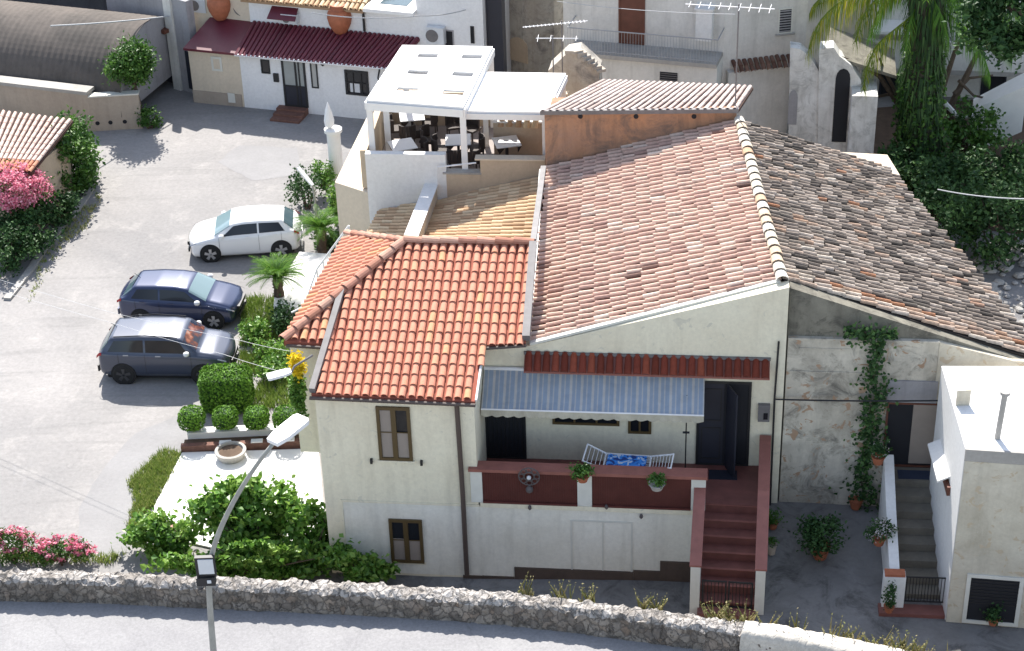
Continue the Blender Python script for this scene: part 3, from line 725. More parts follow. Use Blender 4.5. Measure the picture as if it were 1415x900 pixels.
for a0, a1 in ((.08, .46), (.54, .92)):
    m.pframe(BP, u0+.13, z0+(z1-z0)*a0, u0+(u1-u0)*.5-.06, z0+(z1-z0)*a1, .03, .04, .052)
m.build('door_panel', MT['metal_dark'], lf2)
# two small windows under the awning
for k, (x0, y0, x1, y1) in enumerate(((763, 562, 856, 588), (868, 568, 900, 599))):
    u0, z0, u1, z1 = BP.rect(x0, y0, x1, y1); bars = ((.33, .05), (.66, .05)) if k == 0 else ((.5, .05),)
    f = MB().pframe(BP, u0, z0, u1, z1, .07, 0, .05, bars=bars).build('window', MT['brown_frame'], house)
    MB().pbox(BP, u0+.06, z0+.06, u1-.06, z1-.06, 0, .012).build('pane', MT['glass_dark'], f)
# meter box
u0, z0, u1, z1 = BP.rect(1048, 557, 1063, 580)
f = MB().pbox(BP, u0, z0, u1, z1, 0, .12).build('meter_box', MT['metal_grey'], house)
MB().pbox(BP, u0+.14, z0+.08, u1-.05, z0+.28, .12, .13).build('meter_window', MT['glass_dark'], f)
# awning
def awning_mat():
    m, t, b = newmat('striped_awning'); tc = t.nodes.new('ShaderNodeAttribute'); tc.attribute_name = 'rnd'
    c = ramp(t, tc.outputs['Fac'], [(0.0, (0.40, 0.49, 0.62)), (0.45, (0.46, 0.53, 0.63)), (0.6, (0.60, 0.63, 0.67)), (1.0, (0.72, 0.71, 0.69))])
    f = nz(t, 2.5, 5, .7, posn(t)); c = mixc(t, 1.0, c, ramp(t, f, [(.3, .8), (.7, 1.0)]), 'MULTIPLY')
    t.links.new(c, b.inputs['Base Color']); b.inputs['Roughness'].default_value = .85
    tr = t.nodes.new('ShaderNodeBsdfTranslucent'); t.links.new(c, tr.inputs[0]); mx = t.nodes.new('ShaderNodeMixShader'); mx.inputs[0].default_value = .35
    t.links.new(b.outputs[0], mx.inputs[1]); t.links.new(tr.outputs[0], mx.inputs[2]); t.links.new(mx.outputs[0], t.nodes['Material Output'].inputs[0]); return m
MT['awning'] = awning_mat()
aw = thing('striped_awning', 'blue and white striped fabric awning with scalloped edge over the terrace doors', 'awning', BP.pt(2, 2.6, .5))
tz = BP.uz(668, 507)[1]; ua = BP.uz(668, 506)[0]+.02; ue = BP.uz(974, 514)[0]
OUT = 1.0
# bottom edge from the photo
lo_l = BP.hit(668, 566, OUT); lo_r = BP.hit(970, 575, OUT); zl = lo_l.z
NS = 20; m = MB(); rw_ = random.Random(3)
ends = []
for k in range(NS):
    for (f0, f1, r_) in ((0, .12, .95), (.12, .40, .25), (.40, .52, .75), (.52, .88, .1), (.88, 1, .95)):
        a = (k+f0)/NS; b = (k+f1)/NS
        for j in range(4):
            def pp(uf, v):
                return BP.pt(ua+(ue-ua)*uf, tz+(zl-tz)*v - .06*math.sin(math.pi*v)-.012*math.cos(uf*NS*6.283)-.035*math.sin(math.pi*v)*noise.noise(Vector((uf*9, v*2, 1)))*2, .04+(OUT-.04)*v)
            m.mesh([pp(a, j/4), pp(b, j/4), pp(b, (j+1)/4), pp(a, (j+1)/4)], [(0, 3, 2, 1)], r_)
cl = m.build('canopy_cloth', MT['awning'], aw)
m = MB()
MT['valance'] = plain('cream_valance', (0.50, 0.47, 0.38), .9, var=.3)
for k in range(NS*5):
    a = k/NS/5; b = (k+1)/NS/5
    da = .17+.045*abs(math.sin(a*NS*math.pi)); db = .17+.045*abs(math.sin(b*NS*math.pi))
    m.mesh([BP.pt(ua+(ue-ua)*a, zl, OUT), BP.pt(ua+(ue-ua)*b, zl, OUT), BP.pt(ua+(ue-ua)*b, zl-db, OUT+.02+.015*math.sin(b*NS*6.28)), BP.pt(ua+(ue-ua)*a, zl-da, OUT+.02+.015*math.sin(a*NS*6.28))], [(0, 3, 2, 1)], .5)
m.build('valance', MT['valance'], aw)
m = MB(); m.tube([BP.pt(ua, tz, .06), BP.pt(ue, tz, .06)], .05, 8); m.tube([BP.pt(ua, zl+.01, OUT), BP.pt(ue, zl+.01, OUT)], .025, 8)
m.build('roller_tube', MT['metal_white'], aw)
for uf in (ua+.1, ue-.1): MB().tube([BP.pt(uf, tz-.55, .03), BP.pt(uf, zl, OUT)], .018, 6).build('support_arm', MT['metal_dark'], aw)
up_ = BP.uz(948, 600, .5)[0]
m = MB(); m.tube([BP.pt(up_, 2.64, .5), BP.pt(up_, zl+.3, .5)], .018, 6); m.tube([BP.pt(up_-.09, 3.98, .5), BP.pt(up_+.09, 3.98, .5)], .03, 6); m.lathe([(.14, 0), (.14, .04), (.03, .06)], BP.pt(up_, 2.64, .5)); m.build('prop_pole', MT['metal_dark'], aw)
# stair : runs down from the terrace towards the road
S0 = G(974, 697, 2.6); S1 = G(1047, 701, 2.6); Sb = G(1005, 843, 1.0)
sd_ = (S1-S0).normalized(); sn = Vector((sd_.y, -sd_.x, 0)); wid = (S1-S0).length
run = (S0-Sb).dot(-sn); run = abs(run)
SP_ = Plane(S0, S1)
m = MB(); NSTEP = 7; rise = 1.6/NSTEP; go = run/(NSTEP-1)
for k in range(1, NSTEP):
    m.prism([SP_.pt(-.05, .5, go*(k-1)), SP_.pt(wid+.05, .5, go*(k-1)), SP_.pt(wid+.05, .5, go*k), SP_.pt(-.05, .5, go*k)], (0, 0, 2.6-rise*k-.5))
m.prism([SP_.pt(-.05, .5, go*(NSTEP-1)), SP_.pt(wid+.05, .5, go*(NSTEP-1)), SP_.pt(wid+.05, .5, go*(NSTEP-1)+.35), SP_.pt(-.05, .5, go*(NSTEP-1)+.35)], (0, 0, .62))
m.prism([SP_.pt(-.35, 2.0, -2.2), SP_.pt(wid+.25, 2.0, -2.2), SP_.pt(wid+.25, 2.0, 0), SP_.pt(-.05, 2.0, 0), SP_.pt(-.3, 2.0, -.1)], (0, 0, .636))
m.build('stair', MT['redtile'], house)
m = MB()
for k in range(0, NSTEP): m.prism([SP_.pt(0, 2.602-rise*k, go*k-.06), SP_.pt(wid, 2.602-rise*k, go*k-.06), SP_.pt(wid, 2.602-rise*k, go*k+.02), SP_.pt(0, 2.602-rise*k, go*k+.02)], (0, 0, .012))
m.build('stair_nosing', MT['redbrown'], house)
def sidewall(u0, u1, d0, zt0, dk, ztk, name):
    # d0.. top start distance; slopes down to end at run
    pts = [(d0, zt0), (dk, ztk), (run+.12, ztk-.9), (run+.12, .5), (d0, .5)]
    poly = [SP_.pt(u0, z, d) for d, z in pts]
    w__ = MB().prism(poly, SP_.d*(u1-u0)).build(name, MT['pier'], house)
    c = MB(); a = pts[:3]
    for (da, za), (db, zb) in zip(a, a[1:]):
        c.prism([SP_.pt(u0-.03, za+.003, da), SP_.pt(u1+.03, za+.003, da), SP_.pt(u1+.03, zb+.003, db), SP_.pt(u0-.03, zb+.003, db)], (0, 0, .05))
    c.build('wall_coping', MT['redbrown'], w__)
sidewall(-.25, -.01, .02, 3.35, .25, 3.3, 'stair_wall')
sidewall(wid+.01, wid+.25, -1.75, 3.62, .3, 3.3, 'stair_wall')
# low iron gate at the foot
gp = SP_.shift(run+.02); gt = MB()
gt.pframe(gp, .04, 1.12, wid*.5-.02, 1.95, .04, 0, .03); gt.pframe(gp, wid*.5+.02, 1.12, wid-.04, 1.95, .04, 0, .03)
for k in range(14):
    uu = .1+(wid-.2)*k/13; gt.pbox(gp, uu-.009, 1.14, uu+.009, 1.93, .005, .022)
gt.build('gate', MT['metal_dark'], house)

# big old roof, left slope belongs to the cream gable
RA, RB, RC, RD = G(733, 474, 6.3), G(757, 226, 6.3), G(1018, 166, 8.1), G(1079, 388, 8.1)
def rwp(rg, u, v): return min(1, max(0, rg.gauss(.58, .17)))
pr = tiles(RA, RB, RC, RD, .24, .43, .072, .062, .045, hz=1.15, jit=.034, seed=11, rw=rwp, seg=5).build('old_pink_roof', MT['tile_pink'], house)
dz = Vector((0, 0, -.02))
bed(MB(), RA, RB, RC, RD).build('roof_bed', MT['under'], pr)
m = MB(); strip(m, RA+BP.n*.02, RD+BP.n*.02, .14, .07, -.03); m.build('gable_verge', MT['pier'], house)
m = MB(); strip(m, G(735, 470, 6.3)-Vector((.12, 0, 0)), G(751, 236, 6.3)-Vector((.05, 0, 0)), .15, .06, .0); m.build('roof_gutter', MT['metal_white'], house)
# ================================================================== WEATHERED HOUSE
old = thing('weathered_house', 'old stained house with lichen grey tiled roof and peeling courtyard wall', 'house', (10, 41, 0))
QA, QB, QC, QD = G(1450, 501, 5.9), G(1228, 233, 5.9), G(1024, 168, 8.1), G(1082, 386, 8.1)
def rwd(rg, u, v):
    if u < .06: return rg.choice((.8, .88, .93, .97, .7))
    return rg.betavariate(1.5, 1.7)
dr = tiles(QA, QB, QC, QD, .225, .37, .071, .058, .05, hz=1.15, jit=.05, seed=12, rw=rwd, seg=5).build('lichen_roof', MT['tile_dark'], old)
bed(MB(), QA, QB, QC, QD).build('roof_bed', MT['under_dark'], dr)
MT['tile_ridge'] = rndmat('pale_ridge_caps', [(0.0, (0.45, 0.28, 0.17)), (0.4, (0.58, 0.50, 0.38)), (1.0, (0.70, 0.66, 0.58))], nvar=.3, sc=7)
captiles(QD.lerp(RD, .5)+Vector((0, -.15, .05)), QC.lerp(RC, .5)+Vector((0, 0, .05)), .17, .42, 8).build('ridge_tiles', MT['tile_ridge'], old)
SW = BP.shift(-.16)
us0 = SW.uz(1086, 500)[0]; us1 = SW.uz(1440, 500)[0]
apz = SW.uz(1086, 398)[1]; ez = SW.uz(1440, 508)[1]
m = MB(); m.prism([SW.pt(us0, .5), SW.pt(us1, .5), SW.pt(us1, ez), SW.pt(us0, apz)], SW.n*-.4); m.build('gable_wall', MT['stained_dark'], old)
# thicker lower wall with ledge
lz0 = SW.uz(1086, 466)[1]; lu1, _ = SW.uz(1298, 468)
m = MB(); m.pbox(SW, us0+.02, .6, lu1, lz0, .003, .10); m.pbox(SW, us0+.02, lz0+.003, lu1, lz0+.05, .003, .13)
m.build('lower_wall', MT['stained'], old)
z2 = SW.uz(1200, 512)[1]
m = MB(); m.pbox(SW, us0+.1, z2-.04, SW.uz(1190, 510)[0], z2, .10, .125); m.pbox(SW, us0+.3, lz0-.28, SW.uz(1180, 480)[0], lz0-.24, .1, .12); m.build('render_bands', MT['stained'], old)
m = MB(); m.pbox(SW, lu1+.003, 3.5, us1, SW.uz(1370, 495)[1], .003, .12)
zz = SW.uz(1300, 470)[1]
m.prism([SW.pt(lu1+.003, SW.uz(1370, 495)[1], .003), SW.pt(SW.uz(1400, 495)[0], SW.uz(1370, 495)[1], .003), SW.pt(lu1+.003, zz, .003)], SW.n*.117)
m.build('upper_render', MT['stained_pale'], old)
# grey lintel panel over the door, door and curtain
u0, z0, u1, z1 = SW.rect(1228, 522, 1290, 553); m = MB(); m.pbox(SW, u0-.02, z0, u1+.05, z1, .10, .16); m.build('lintel', MT['grey_wall'], old)
DW = SW.shift(.10)
u0, z0, u1, z1 = DW.rect(1226, 555, 1290, 645)
f = MB().pframe(DW, u0, z0, u1, z1, .05, 0, .05).build('door', MT['brown_wood'], old)
MB().pbox(DW, u0+.04, z0, u1-.04, z1-.04, 0, .012).build('dark_interior', MT['dark'], f)
MB().pbox(DW, u0+(u1-u0)*.5, z0+.12, u1-.06, z1-.05, .013, .05).build('door_curtain', MT['curtain'], f)
doorz = z0
# body under both roofs
m = MB(); m.prism([(0.75, 41.5, -.5), (13.0, 41.0, -.5), (12.2, 51, -.5), (1.4, 51.4, -.5)], (0, 0, 5.9)); m.build('side_walls', MT['stained'], old)
# stair to that door
st = thing('courtyard_stair', 'worn grey stone stair between white walls leading to the open door', 'stair', G(1265, 800, 1.2))
ca = G(1232, 650, doorz-.02); cb = G(1296, 652, doorz-.02); CP = Plane(ca, cb); cw = (cb-ca).length
end = G(1265, 838, 1.12); crun = (end-ca).dot(CP.n); n_ = 7; rs = (doorz-1.15)/n_
m = MB()
m.prism([CP.pt(0, .6, -.5), CP.pt(cw, .6, -.5), CP.pt(cw, .6, .45), CP.pt(0, .6, .45)], (0, 0, doorz-.02-.6))
g_ = (crun-.9)/n_
for k in range(n_):
    m.prism([CP.pt(0, .6, .45+g_*k), CP.pt(cw, .6, .45+g_*k), CP.pt(cw, .6, .45+g_*(k+1)), CP.pt(0, .6, .45+g_*(k+1))], (0, 0, doorz-rs*(k+1)-.6))
MT['stone_step'] = plaster('worn_stone', (0.22, 0.20, 0.165), (0.12, 0.11, 0.09), .5, 1.2, 0, bmp=.6)
m.build('steps', MT['stone_step'], st)
m = MB(); m.prism([CP.pt(-.5, .9, crun-.1), CP.pt(cw+.4, .9, crun-.1), CP.pt(cw+.4, .9, crun+.3), CP.pt(-.5, .9, crun+.3)], (0, 0, .2)); m.build('bottom_step', MT['redtile'], st)
MB().prism([CP.pt(.15, doorz-.018, -.0), CP.pt(cw-.15, doorz-.018, 0), CP.pt(cw-.15, doorz-.018, .38), CP.pt(.15, doorz-.018, .38)], (0, 0, .02)).build('door_mat', plain('navy_mat', (.03, .04, .07), .95), st)
m = MB(); m.prism([CP.pt(-.26, .6, .2), CP.pt(-.26, doorz+.62, .2), CP.pt(-.26, doorz-.1, 1.7), CP.pt(-.26, doorz-.75, crun-.25), CP.pt(-.26, .6, crun-.25)], CP.d*.25); m.build('low_wall', MT['white'], st)
m = MB(); m.pbox(CP, -.42, .7, .12, 2.05, crun-.24, crun+.05); m.build('gate_pier', MT['white'], st)
MB().pbox(CP, -.40, 2.053, .10, 2.12, crun-.22, crun+.03).build('pier_cap', MT['terracotta'], st)
m = MB(); m.pbox(CP, cw+.02, .7, cw+.26, 2.1, crun-.24, crun+.0); m.build('gate_pier', MT['white'], st)
m = MB(); cg = CP.shift(crun-.1); m.pframe(cg, .13, 1.2, cw+.01, 2.0, .03, 0, .03)
for k in range(14): m.pbox(cg, .17+(cw-.2)*k/13-.008, 1.22, .17+(cw-.2)*k/13+.008, 1.98, .005, .02)
m.build('iron_gate', MT['metal_dark'], st)
# ================================================================== WHITE TERRACE ANNEX (right edge)
an = thing('whitewashed_annex', 'flat roofed annex with whitewashed top and blotchy plaster front at the right edge', 'building', G(1370, 860, 1.0))
AP = Plane(G(1316, 858, 1.0), G(1415, 866, 1.0)); au0, atz = AP.uz(1334, 620)
aback = G(1301, 506, atz); dlen = (AP.o-aback).dot(AP.n)
left_b = aback; fl_ = AP.pt(au0, atz)
m = MB(); m.prism([AP.pt(au0, .5, -.0), AP.pt(au0+9, .5, 0), Vector((left_b.x+9, left_b.y-.6, .5)), Vector((left_b.x, left_b.y, .5))], (0, 0, atz-.5)); m.build('side_wall', MT['white'], an)
m = MB(); m.pbox(AP, au0+.02, .5, au0+9, atz-.32, .003, .06); m.build('front_wall', MT['stained_pale'], an)
m = MB(); m.pbox(AP, au0-.0, atz-.31, au0+9, atz+.02, .003, .07); m.build('roof_fascia', MT['concrete'], an)
u0, z0, u1, z1 = AP.rect(1342, 795, 1402, 850); z0 = 1.05
f = MB().pframe(AP, u0-.1, z0, u1+.1, z1+.1, .1, .06, .10).build('garage_door', MT['pier'], an)
MB().pbox(AP, u0, z0, u1, z1, .06, .075).build('dark_opening', MT['dark'], f)
m = MB()
for k in range(8): m.pbox(AP, u0, z1-.1-k*.1, u1, z1-.07-k*.1, .076, .09)
m.build('slats', MT['metal_dark'], f)
vp = G(1378, 606, atz)
m = MB(); m.tube([vp, vp+Vector((.05, 0, 1.25))], .07, 10); m.tube([vp+Vector((.05, 0, 1.25)), vp+Vector((.05, 0, 1.33))], .12, 10); m.build('vent_pipe', MT['concrete'], an)
# wooden side window with awning board on the white side
sidep = Plane(left_b, fl_); 
u0, z0 = sidep.uz(1297, 605); u1, z1 = sidep.uz(1312, 690)
zc = (z0+z1)/2
m = MB(); m.pbox(sidep, min(u0, u1), min(z0, z1)+.1, max(u0, u1), max(z0, z1)-.1, 0.0, .08); sh = m.build('shuttered_window', MT['brown_wood'], an)
m = MB(); m.prism([sidep.pt(min(u0, u1)+.2, max(z0, z1)+.05, 0), sidep.pt(max(u0, u1)-.2, max(z0, z1)+.05, 0), sidep.pt(max(u0, u1)-.2, max(z0, z1)-.1, .3), sidep.pt(min(u0, u1)+.2, max(z0, z1)-.1, .3)], (0, 0, .05)); m.build('window_hood', MT['white'], an)
bp_ = G(1330, 560, atz)
m = MB(); m.box((bp_.x, bp_.y, atz+.22), (.34, .04, .44)); m.build('wall_plaque', MT['stained_pale'], an)
# ================================================================== ROOF TERRACE BUILDING with pergolas
Z5 = 5.05
rt = thing('roof_terrace_building', 'beige and white building with pale sandy tiled roofs and a dining roof terrace', 'building', (0, 54, 0))
tl = AY(504, 213, 52.6); tr = AY(752, 222, 52.0); TP = Plane(tl, tr)
zt = TP.uz(504, 213)[1]
m = MB(); m.pbox(TP, 0, -.3, TP.uz(615, 213)[0], zt, -.25, 0); m.build('front_wall', MT['white'], rt)
m = MB(); m.prism([G(463, 252, 5.0)+Vector((0, 0, -5.3)), TP.pt(.0, -.3, .0), TP.pt(0, -.3, -.251), Vector((G(556, 140, 5).x, G(556, 140, 5).y, -.3)), Vector((G(508, 160, 5).x, G(508, 160, 5).y, -.3))], (0, 0, 5.3))
m.build('side_wing', MT['beige_pale'], rt)
# lower wing front continues in white
ua_, za_ = TP.uz(611, 243); ub_, zb_ = TP.uz(664, 241); uc_, zc_ = TP.uz(657, 221); ud_, zd_ = TP.uz(753, 223)
m = MB(); m.pbox(TP, TP.uz(615, 213)[0]+.003, -.3, ub_, zb_, -.24, .01); m.build('low_parapet', MT['beige'], rt)
m = MB(); m.pbox(TP, TP.uz(612, 240)[0], zb_+.003, ub_+.03, zb_+.06, -.27, .05); m.build('parapet_coping', MT['concrete'], rt)
m = MB(); m.pbox(TP, ub_+.003, -.3, ud_, zc_, -.24, .012); m.build('high_parapet', MT['beige'], rt)
m = MB(); m.pbox(TP, uc_-.02, zc_+.003, ud_, zc_+.05, -.27, .05); m.build('parapet_coping', MT['beige_pale'], rt)
BD = 5.0   # terrace depth
m = MB(); m.prism([TP.pt(0, 4.8, -.253), TP.pt(ud_, 4.8, -.253), TP.pt(ud_, 4.8, -BD), TP.pt(0, 4.8, -BD)], (0, 0, Z5-4.8)); 
MT['terrace_paving'] = plain('terrace_paving', (.30, .26, .24), .8, var=.2)
m.build('terrace_floor', MT['terrace_paving'], rt)
m = MB(); m.pbox(TP, 0, -.3, ud_, 4.79, -BD, -.253); m.build('lower_storey', MT['beige'], rt)
m = MB(); m.pbox(TP, -.2, Z5+.003, .02, zt-.0, -BD, -.253); m.build('side_parapet', MT['beige'], rt)
m = MB(); m.pbox(TP, -.2, -.3, ud_+.4, 6.25, -BD-.25, -BD-.003); m.build('rear_parapet', MT['beige'], rt)
# inner wall at the right, with small pale roof beyond
iu = TP.uz(668, 190)[0]
m = MB(); m.pbox(TP, iu, Z5+.003, ud_+.3, 6.2, -3.0, -2.8); m.build('divider_wall', MT['beige'], rt)
m = MB(); m.pbox(TP, iu-.02, 6.203, ud_+.32, 6.26, -3.04, -2.76); m.build('divider_coping', MT['white'], rt)
q = [G(686, 172, 6.1), G(745, 176, 6.1), G(748, 158, 6.5), G(690, 156, 6.5)]
tiles(q[0], q[1], q[2], q[3], .3, .3, .11, .09, .05, seed=31).build('small_rear_roof', MT['tile_pale'], rt)
# pale roofs
A_, B_, C_, D_ = G(583, 338, 4.75), G(610, 268, 4.75), G(752, 234, 5.7), G(739, 340, 5.7)
p1 = tiles(A_, B_, C_, D_, .215, .38, .078, .072, .02, jit=.004, seed=21).build('pale_roof', MT['tile_pale'], rt)
bed(MB(), A_, B_, C_, D_).build('roof_bed', MT['under_pale'], p1)
MB().prism([A_-Vector((0, 0, .2)), B_-Vector((0, 0, .2)), C_-Vector((0, 0, .3)), D_-Vector((0, 0, .3))], (0, 0, -4.5)).build('wing_wall', MT['beige'], rt)
A2, B2, C2, D2 = G(503, 332, 4.35), G(537, 268, 4.35), G(592, 264, 4.7), G(560, 332, 4.7)
p2 = tiles(A2, B2, C2, D2, .215, .38, .078, .072, .02, jit=.004, seed=22).build('lower_pale_roof', MT['tile_pale'], rt)
bed(MB(), A2, B2, C2, D2).build('roof_bed', MT['under_pale'], p2)
MB().prism([A2-Vector((0, 0, .2)), B2-Vector((0, 0, .2)), C2-Vector((0, 0, .2)), D2-Vector((0, 0, .2))], (0, 0, -4.1)).build('wing_wall', MT['white'], rt)
m = MB(); a, b = G(568, 328, 5.3), G(598, 251, 5.3)
strip(m, a-Vector((0, 0, .9)), b-Vector((0, 0, .9)), .36, .9); m.build('firewall', MT['beige_pale'], rt)
m = MB(); strip(m, a+Vector((0, 0, .003)), b+Vector((0, 0, .003)), .44, .05); m.build('firewall_coping', MT['white'], rt)
# pergolas
pg = thing('white_pergola', 'large white slatted roof pergola with six slots over the tables on the roof terrace', 'pergola', TP.pt(2, Z5, -2))
zp = 7.85
fa, fb = G(506, 141, zp), G(640, 151, zp); ba_, bb = G(556, 65, zp), G(681, 67, zp)
def bil(u, v, z): return Vector((0, 0, 0))+(fa.lerp(fb, u)).lerp(ba_.lerp(bb, u), v)+Vector((0, 0, z))
us_ = [0, .24, .46, .72, .94, 1]; vs_ = [0, .18, .25, .48, .55, .78, .85, 1]
m = MB()
for i in range(5):
    for j in range(7):
        if i in (1, 3) and j in (1, 3, 5): continue
        m.prism([bil(us_[i], vs_[j], 0), bil(us_[i+1], vs_[j], 0), bil(us_[i+1], vs_[j+1], 0), bil(us_[i], vs_[j+1], 0)], (0, 0, .07))
m.build('slatted_roof', MT['white_beam'], pg)
for (u0_, v0_, u1_, v1_) in ((0, 0, 1, 0), (0, 1, 1, 1), (0, 0, 0, 1), (1, 0, 1, 1)):
    m = MB(); strip(m, bil(u0_, v0_, -.26), bil(u1_, v1_, -.26), .12, .25); m.build('beam', MT['white_beam'], pg)
for (u_, v_) in ((.02, .02), (.985, .02), (.02, .42), (.98, .98), (.02, .98)):
    t_ = bil(u_, v_, -.27); m = MB(); m.box((t_.x, t_.y, (t_.z+Z5)/2), (.19, .19, t_.z-Z5)); m.build('post', MT['white_beam'], pg)
pg2 = thing('flat_pergola', 'lower plain white pergola canopy beside the orange shed', 'pergola', TP.pt(5, Z5, -2))
zp2 = 7.6
q = [G(642, 156, zp2), G(757, 158, zp2), G(782, 104, zp2), G(660, 102, zp2)]
mid0 = q[0].lerp(q[3], .46); mid1 = q[1].lerp(q[2], .46); g2 = Vector((0, .09, 0))
MB().prism([q[0], q[1], mid1, mid0], (0, 0, .07)).build('roof_panel', MT['white_beam'], pg2)
MB().prism([mid0+g2, mid1+g2, q[2], q[3]], (0, 0, .07)).build('roof_panel', MT['white_beam'], pg2)
for a, b in ((q[0], q[1]), (q[3], q[2]), (q[0], q[3]), (q[1], q[2]), (mid0+Vector((0, .045, 0)), mid1+Vector((0, .045, 0)))):
    m = MB(); strip(m, a-Vector((0, 0, .2)), b-Vector((0, 0, .2)), .11, .19); m.build('beam', MT['white_beam'], pg2)
for t_ in (q[1]+Vector((-.1, .1, 0)), q[2]+Vector((-.1, -.1, 0)), q[3]+Vector((.2, -.1, 0))):
    MB().box((t_.x, t_.y, (t_.z-.2+Z5)/2), (.17, .17, t_.z-.2-Z5)).build('post', MT['white_beam'], pg2)
# tables and chairs
def mk_table():
    o = thing('dining_table', 'x', 'table', (0, 0, 0), 'tables on the roof terrace')
    m = MB(); m.box((0, 0, .73), (.82, .82, .03)); m.build('tabletop', MT['white_cloth'], o, local=True)
    m = MB()
    for a in range(4):
        c_ = math.cos(a*1.5708+.785); s_ = math.sin(a*1.5708+.785)
        m.prism([Vector((c_*.57-s_*.0, s_*.57, .714)), Vector((c_*.42, s_*.42, .45)), Vector((c_*.30-s_*.18, s_*.30+c_*.18, .714))], Vector((c_*.012, s_*.012, 0)))
    m.box((0, 0, .38), (.09, .09, .66)); m.box((0, 0, .03), (.5, .5, .05)); m.build('pedestal', MT['rattan'], o, local=True)
    return o
def mk_chair():
    o = thing('dining_chair', 'x', 'chair', (0, 0, 0), 'chairs on the roof terrace')
    m = MB(); m.box((0, 0, .43), (.5, .48, .07)); m.build('seat', MT['rattan'], o, local=True)
    m = MB()
    for k in range(7):
        a = -1.2+2.4*k/6; m.box((.27*math.sin(a), .05+.22*math.cos(a)-.02, .66), (.10, .03, .42), -a)
    m.build('backrest', MT['rattan'], o, local=True)
    for x in (-.21, .21):
        for y in (-.2, .2):
            MB().tube([(x, y, 0), (x*.95, y*.95, .42)], .022, 6).build('leg', MT['rattan'], o, local=True)
    return o
T0, C0 = mk_table(), mk_chair(); usedT = [False]; usedC = [False]
def put(proto, used, p, rz, label):
    o = proto if not used[0] else copy_tree(proto); used[0] = True
    o.location = p; o.rotation_euler = (0, 0, rz); o['label'] = label; return o
for px, py, rz, lb in ((569, 160, .1, 'white topped table at the back left corner of the roof terrace'), (556, 200, .3, 'white cloth table against the front wall of the terrace, nearest the left post'),
                       (633, 193, .0, 'white table behind the front right pergola post'), (700, 196, .2, 'white table beside the divider wall at the right of the terrace')):
    p = G(px, py, Z5+.74); put(T0, usedT, (p.x, p.y, Z5+.004), rz, lb)
for px, py, rz, lb in ((594, 163, 4.6, 'dark chair right of the back left table'), (563, 181, 3.2, 'dark chair pushed to the near side of the back left table'), (592, 187, 1.2, 'dark chair standing alone mid terrace behind the front wall'),
                       (627, 168, .2, 'dark chair at the far side of the table behind the front post'), (651, 172, 5.6, 'dark chair at the far right corner of the table by the post'), (607, 200, 1.6, 'dark chair left of the table behind the front post'),
                       (659, 199, 4.7, 'dark chair right of the table behind the front post'), (630, 214, 3.1, 'dark chair nearest the low parapet gap'), (652, 216, 3.5, 'dark chair right of the front post near the parapet'),
                       (581, 204, 4.9, 'dark chair by the white cloth table at the front wall'), (546, 172, 1.7, 'dark chair left of the back left table against the side parapet')):
    p = G(px, py, Z5+.6); put(C0, usedC, (p.x, p.y, Z5+.004), rz, lb)
# thin terrace hand rail
rl = MB(); a = TP.pt(TP.uz(603, 240)[0], 0, .05)
MB().tube([TP.pt(ua_-.15, zb_-.3, .15), TP.pt(ua_-.12, zb_+.3, .15), TP.pt(ua_+1.1, zb_+.42, .05)], .03, 6).build('handrail', MT['metal_white'], rt)
# ================================================================== ORANGE SHED
SP0 = G(752, 228, 6.35); sl = AY(751, 160, 51.35); sr = AY(1018, 152, 50.5)
OS = Plane(sl, sr); zo = OS.uz(752, 153, .12)[1]; ou = OS.uz(1018, 150, .12)
sh = thing('orange_shed', 'ochre plastered attic shed with pink tiled lean-to roof', 'shed', OS.pt(3, 5, -1))
zso = min(zo, ou[1])-.05; zo -= .05; zo2 = ou[1]-.05
m = MB(); m.prism([OS.pt(.03, 4), OS.pt(ou[0]-.02, 4), OS.pt(ou[0]-.02, zo2-.03), OS.pt(.03, zo-.03)], OS.n*-.2); m.pbox(OS, .03, 4.0, ou[0]-.02, zso-.5, -2.1, -.2); m.build('wall', MT['orange_wall'], sh)
for px in (802, 879, 959):
    u_, z_ = OS.uz(px, 161); MB().tube([OS.pt(u_, z_, -.05), OS.pt(u_, z_, .02)], .075, 12).build('drain_hole', MT['dark'], sh)
a, b = OS.pt(-.08, zo+.03, .12), OS.pt(ou[0]+.06, zo2+.03, .12)
zb = zso-.25; c, d = G(1041, 120, zb), G(831, 111, zb)
pr_ = tiles(a, b, c, d, .20, .9, .068, .064, .012, jit=.008, seed=41).build('lean_to_roof', MT['tile_shed'], sh)
bed(MB(), a, b, c, d).build('roof_bed', MT['under'], pr_)
m = MB(); strip(m, a+Vector((0, -.01, -.1)), b+Vector((0, -.01, -.1)), .12, .13); m.build('roof_fascia', MT['metal_grey'], sh)
# ================================================================== TV AERIALS
def aerial(name, label, base, h, boom, n, dirv, el=.25):
    o = thing(name, label, 'antenna', base, 'television aerials on the roofs'); base = Vector(base); d = Vector(dirv).normalized()
    MB().tube([base, base+Vector((0, 0, h))], .022, 6).build('mast', MT['metal_grey'], o)
    m = MB(); t = base+Vector((0, 0, h-.1)); m.tube([t-d*boom*.4, t+d*boom*.6], .016, 5); s = Vector((-d.y, d.x, 0))
    for k in range(n):
        p = t+d*(boom*(-.35+.9*k/(n-1))); m.tube([p-s*el*(1-.4*k/n), p+s*el*(1-.4*k/n)], .009, 4)
    m.build('boom_with_elements', MT['metal_white'], o); return o
aerial('tv_aerial', 'thin aerial with four cross rods standing left of the orange shed', G(766, 170, 5.2), 3.15, 1.4, 4, (1, -.1, 0), .3)
aerial('tv_aerial', 'white comb shaped aerial pointing left above the flat pergola', G(778, 150, 5.2), 3.2, 2.2, 16, (-1, -.12, -.02), .12)
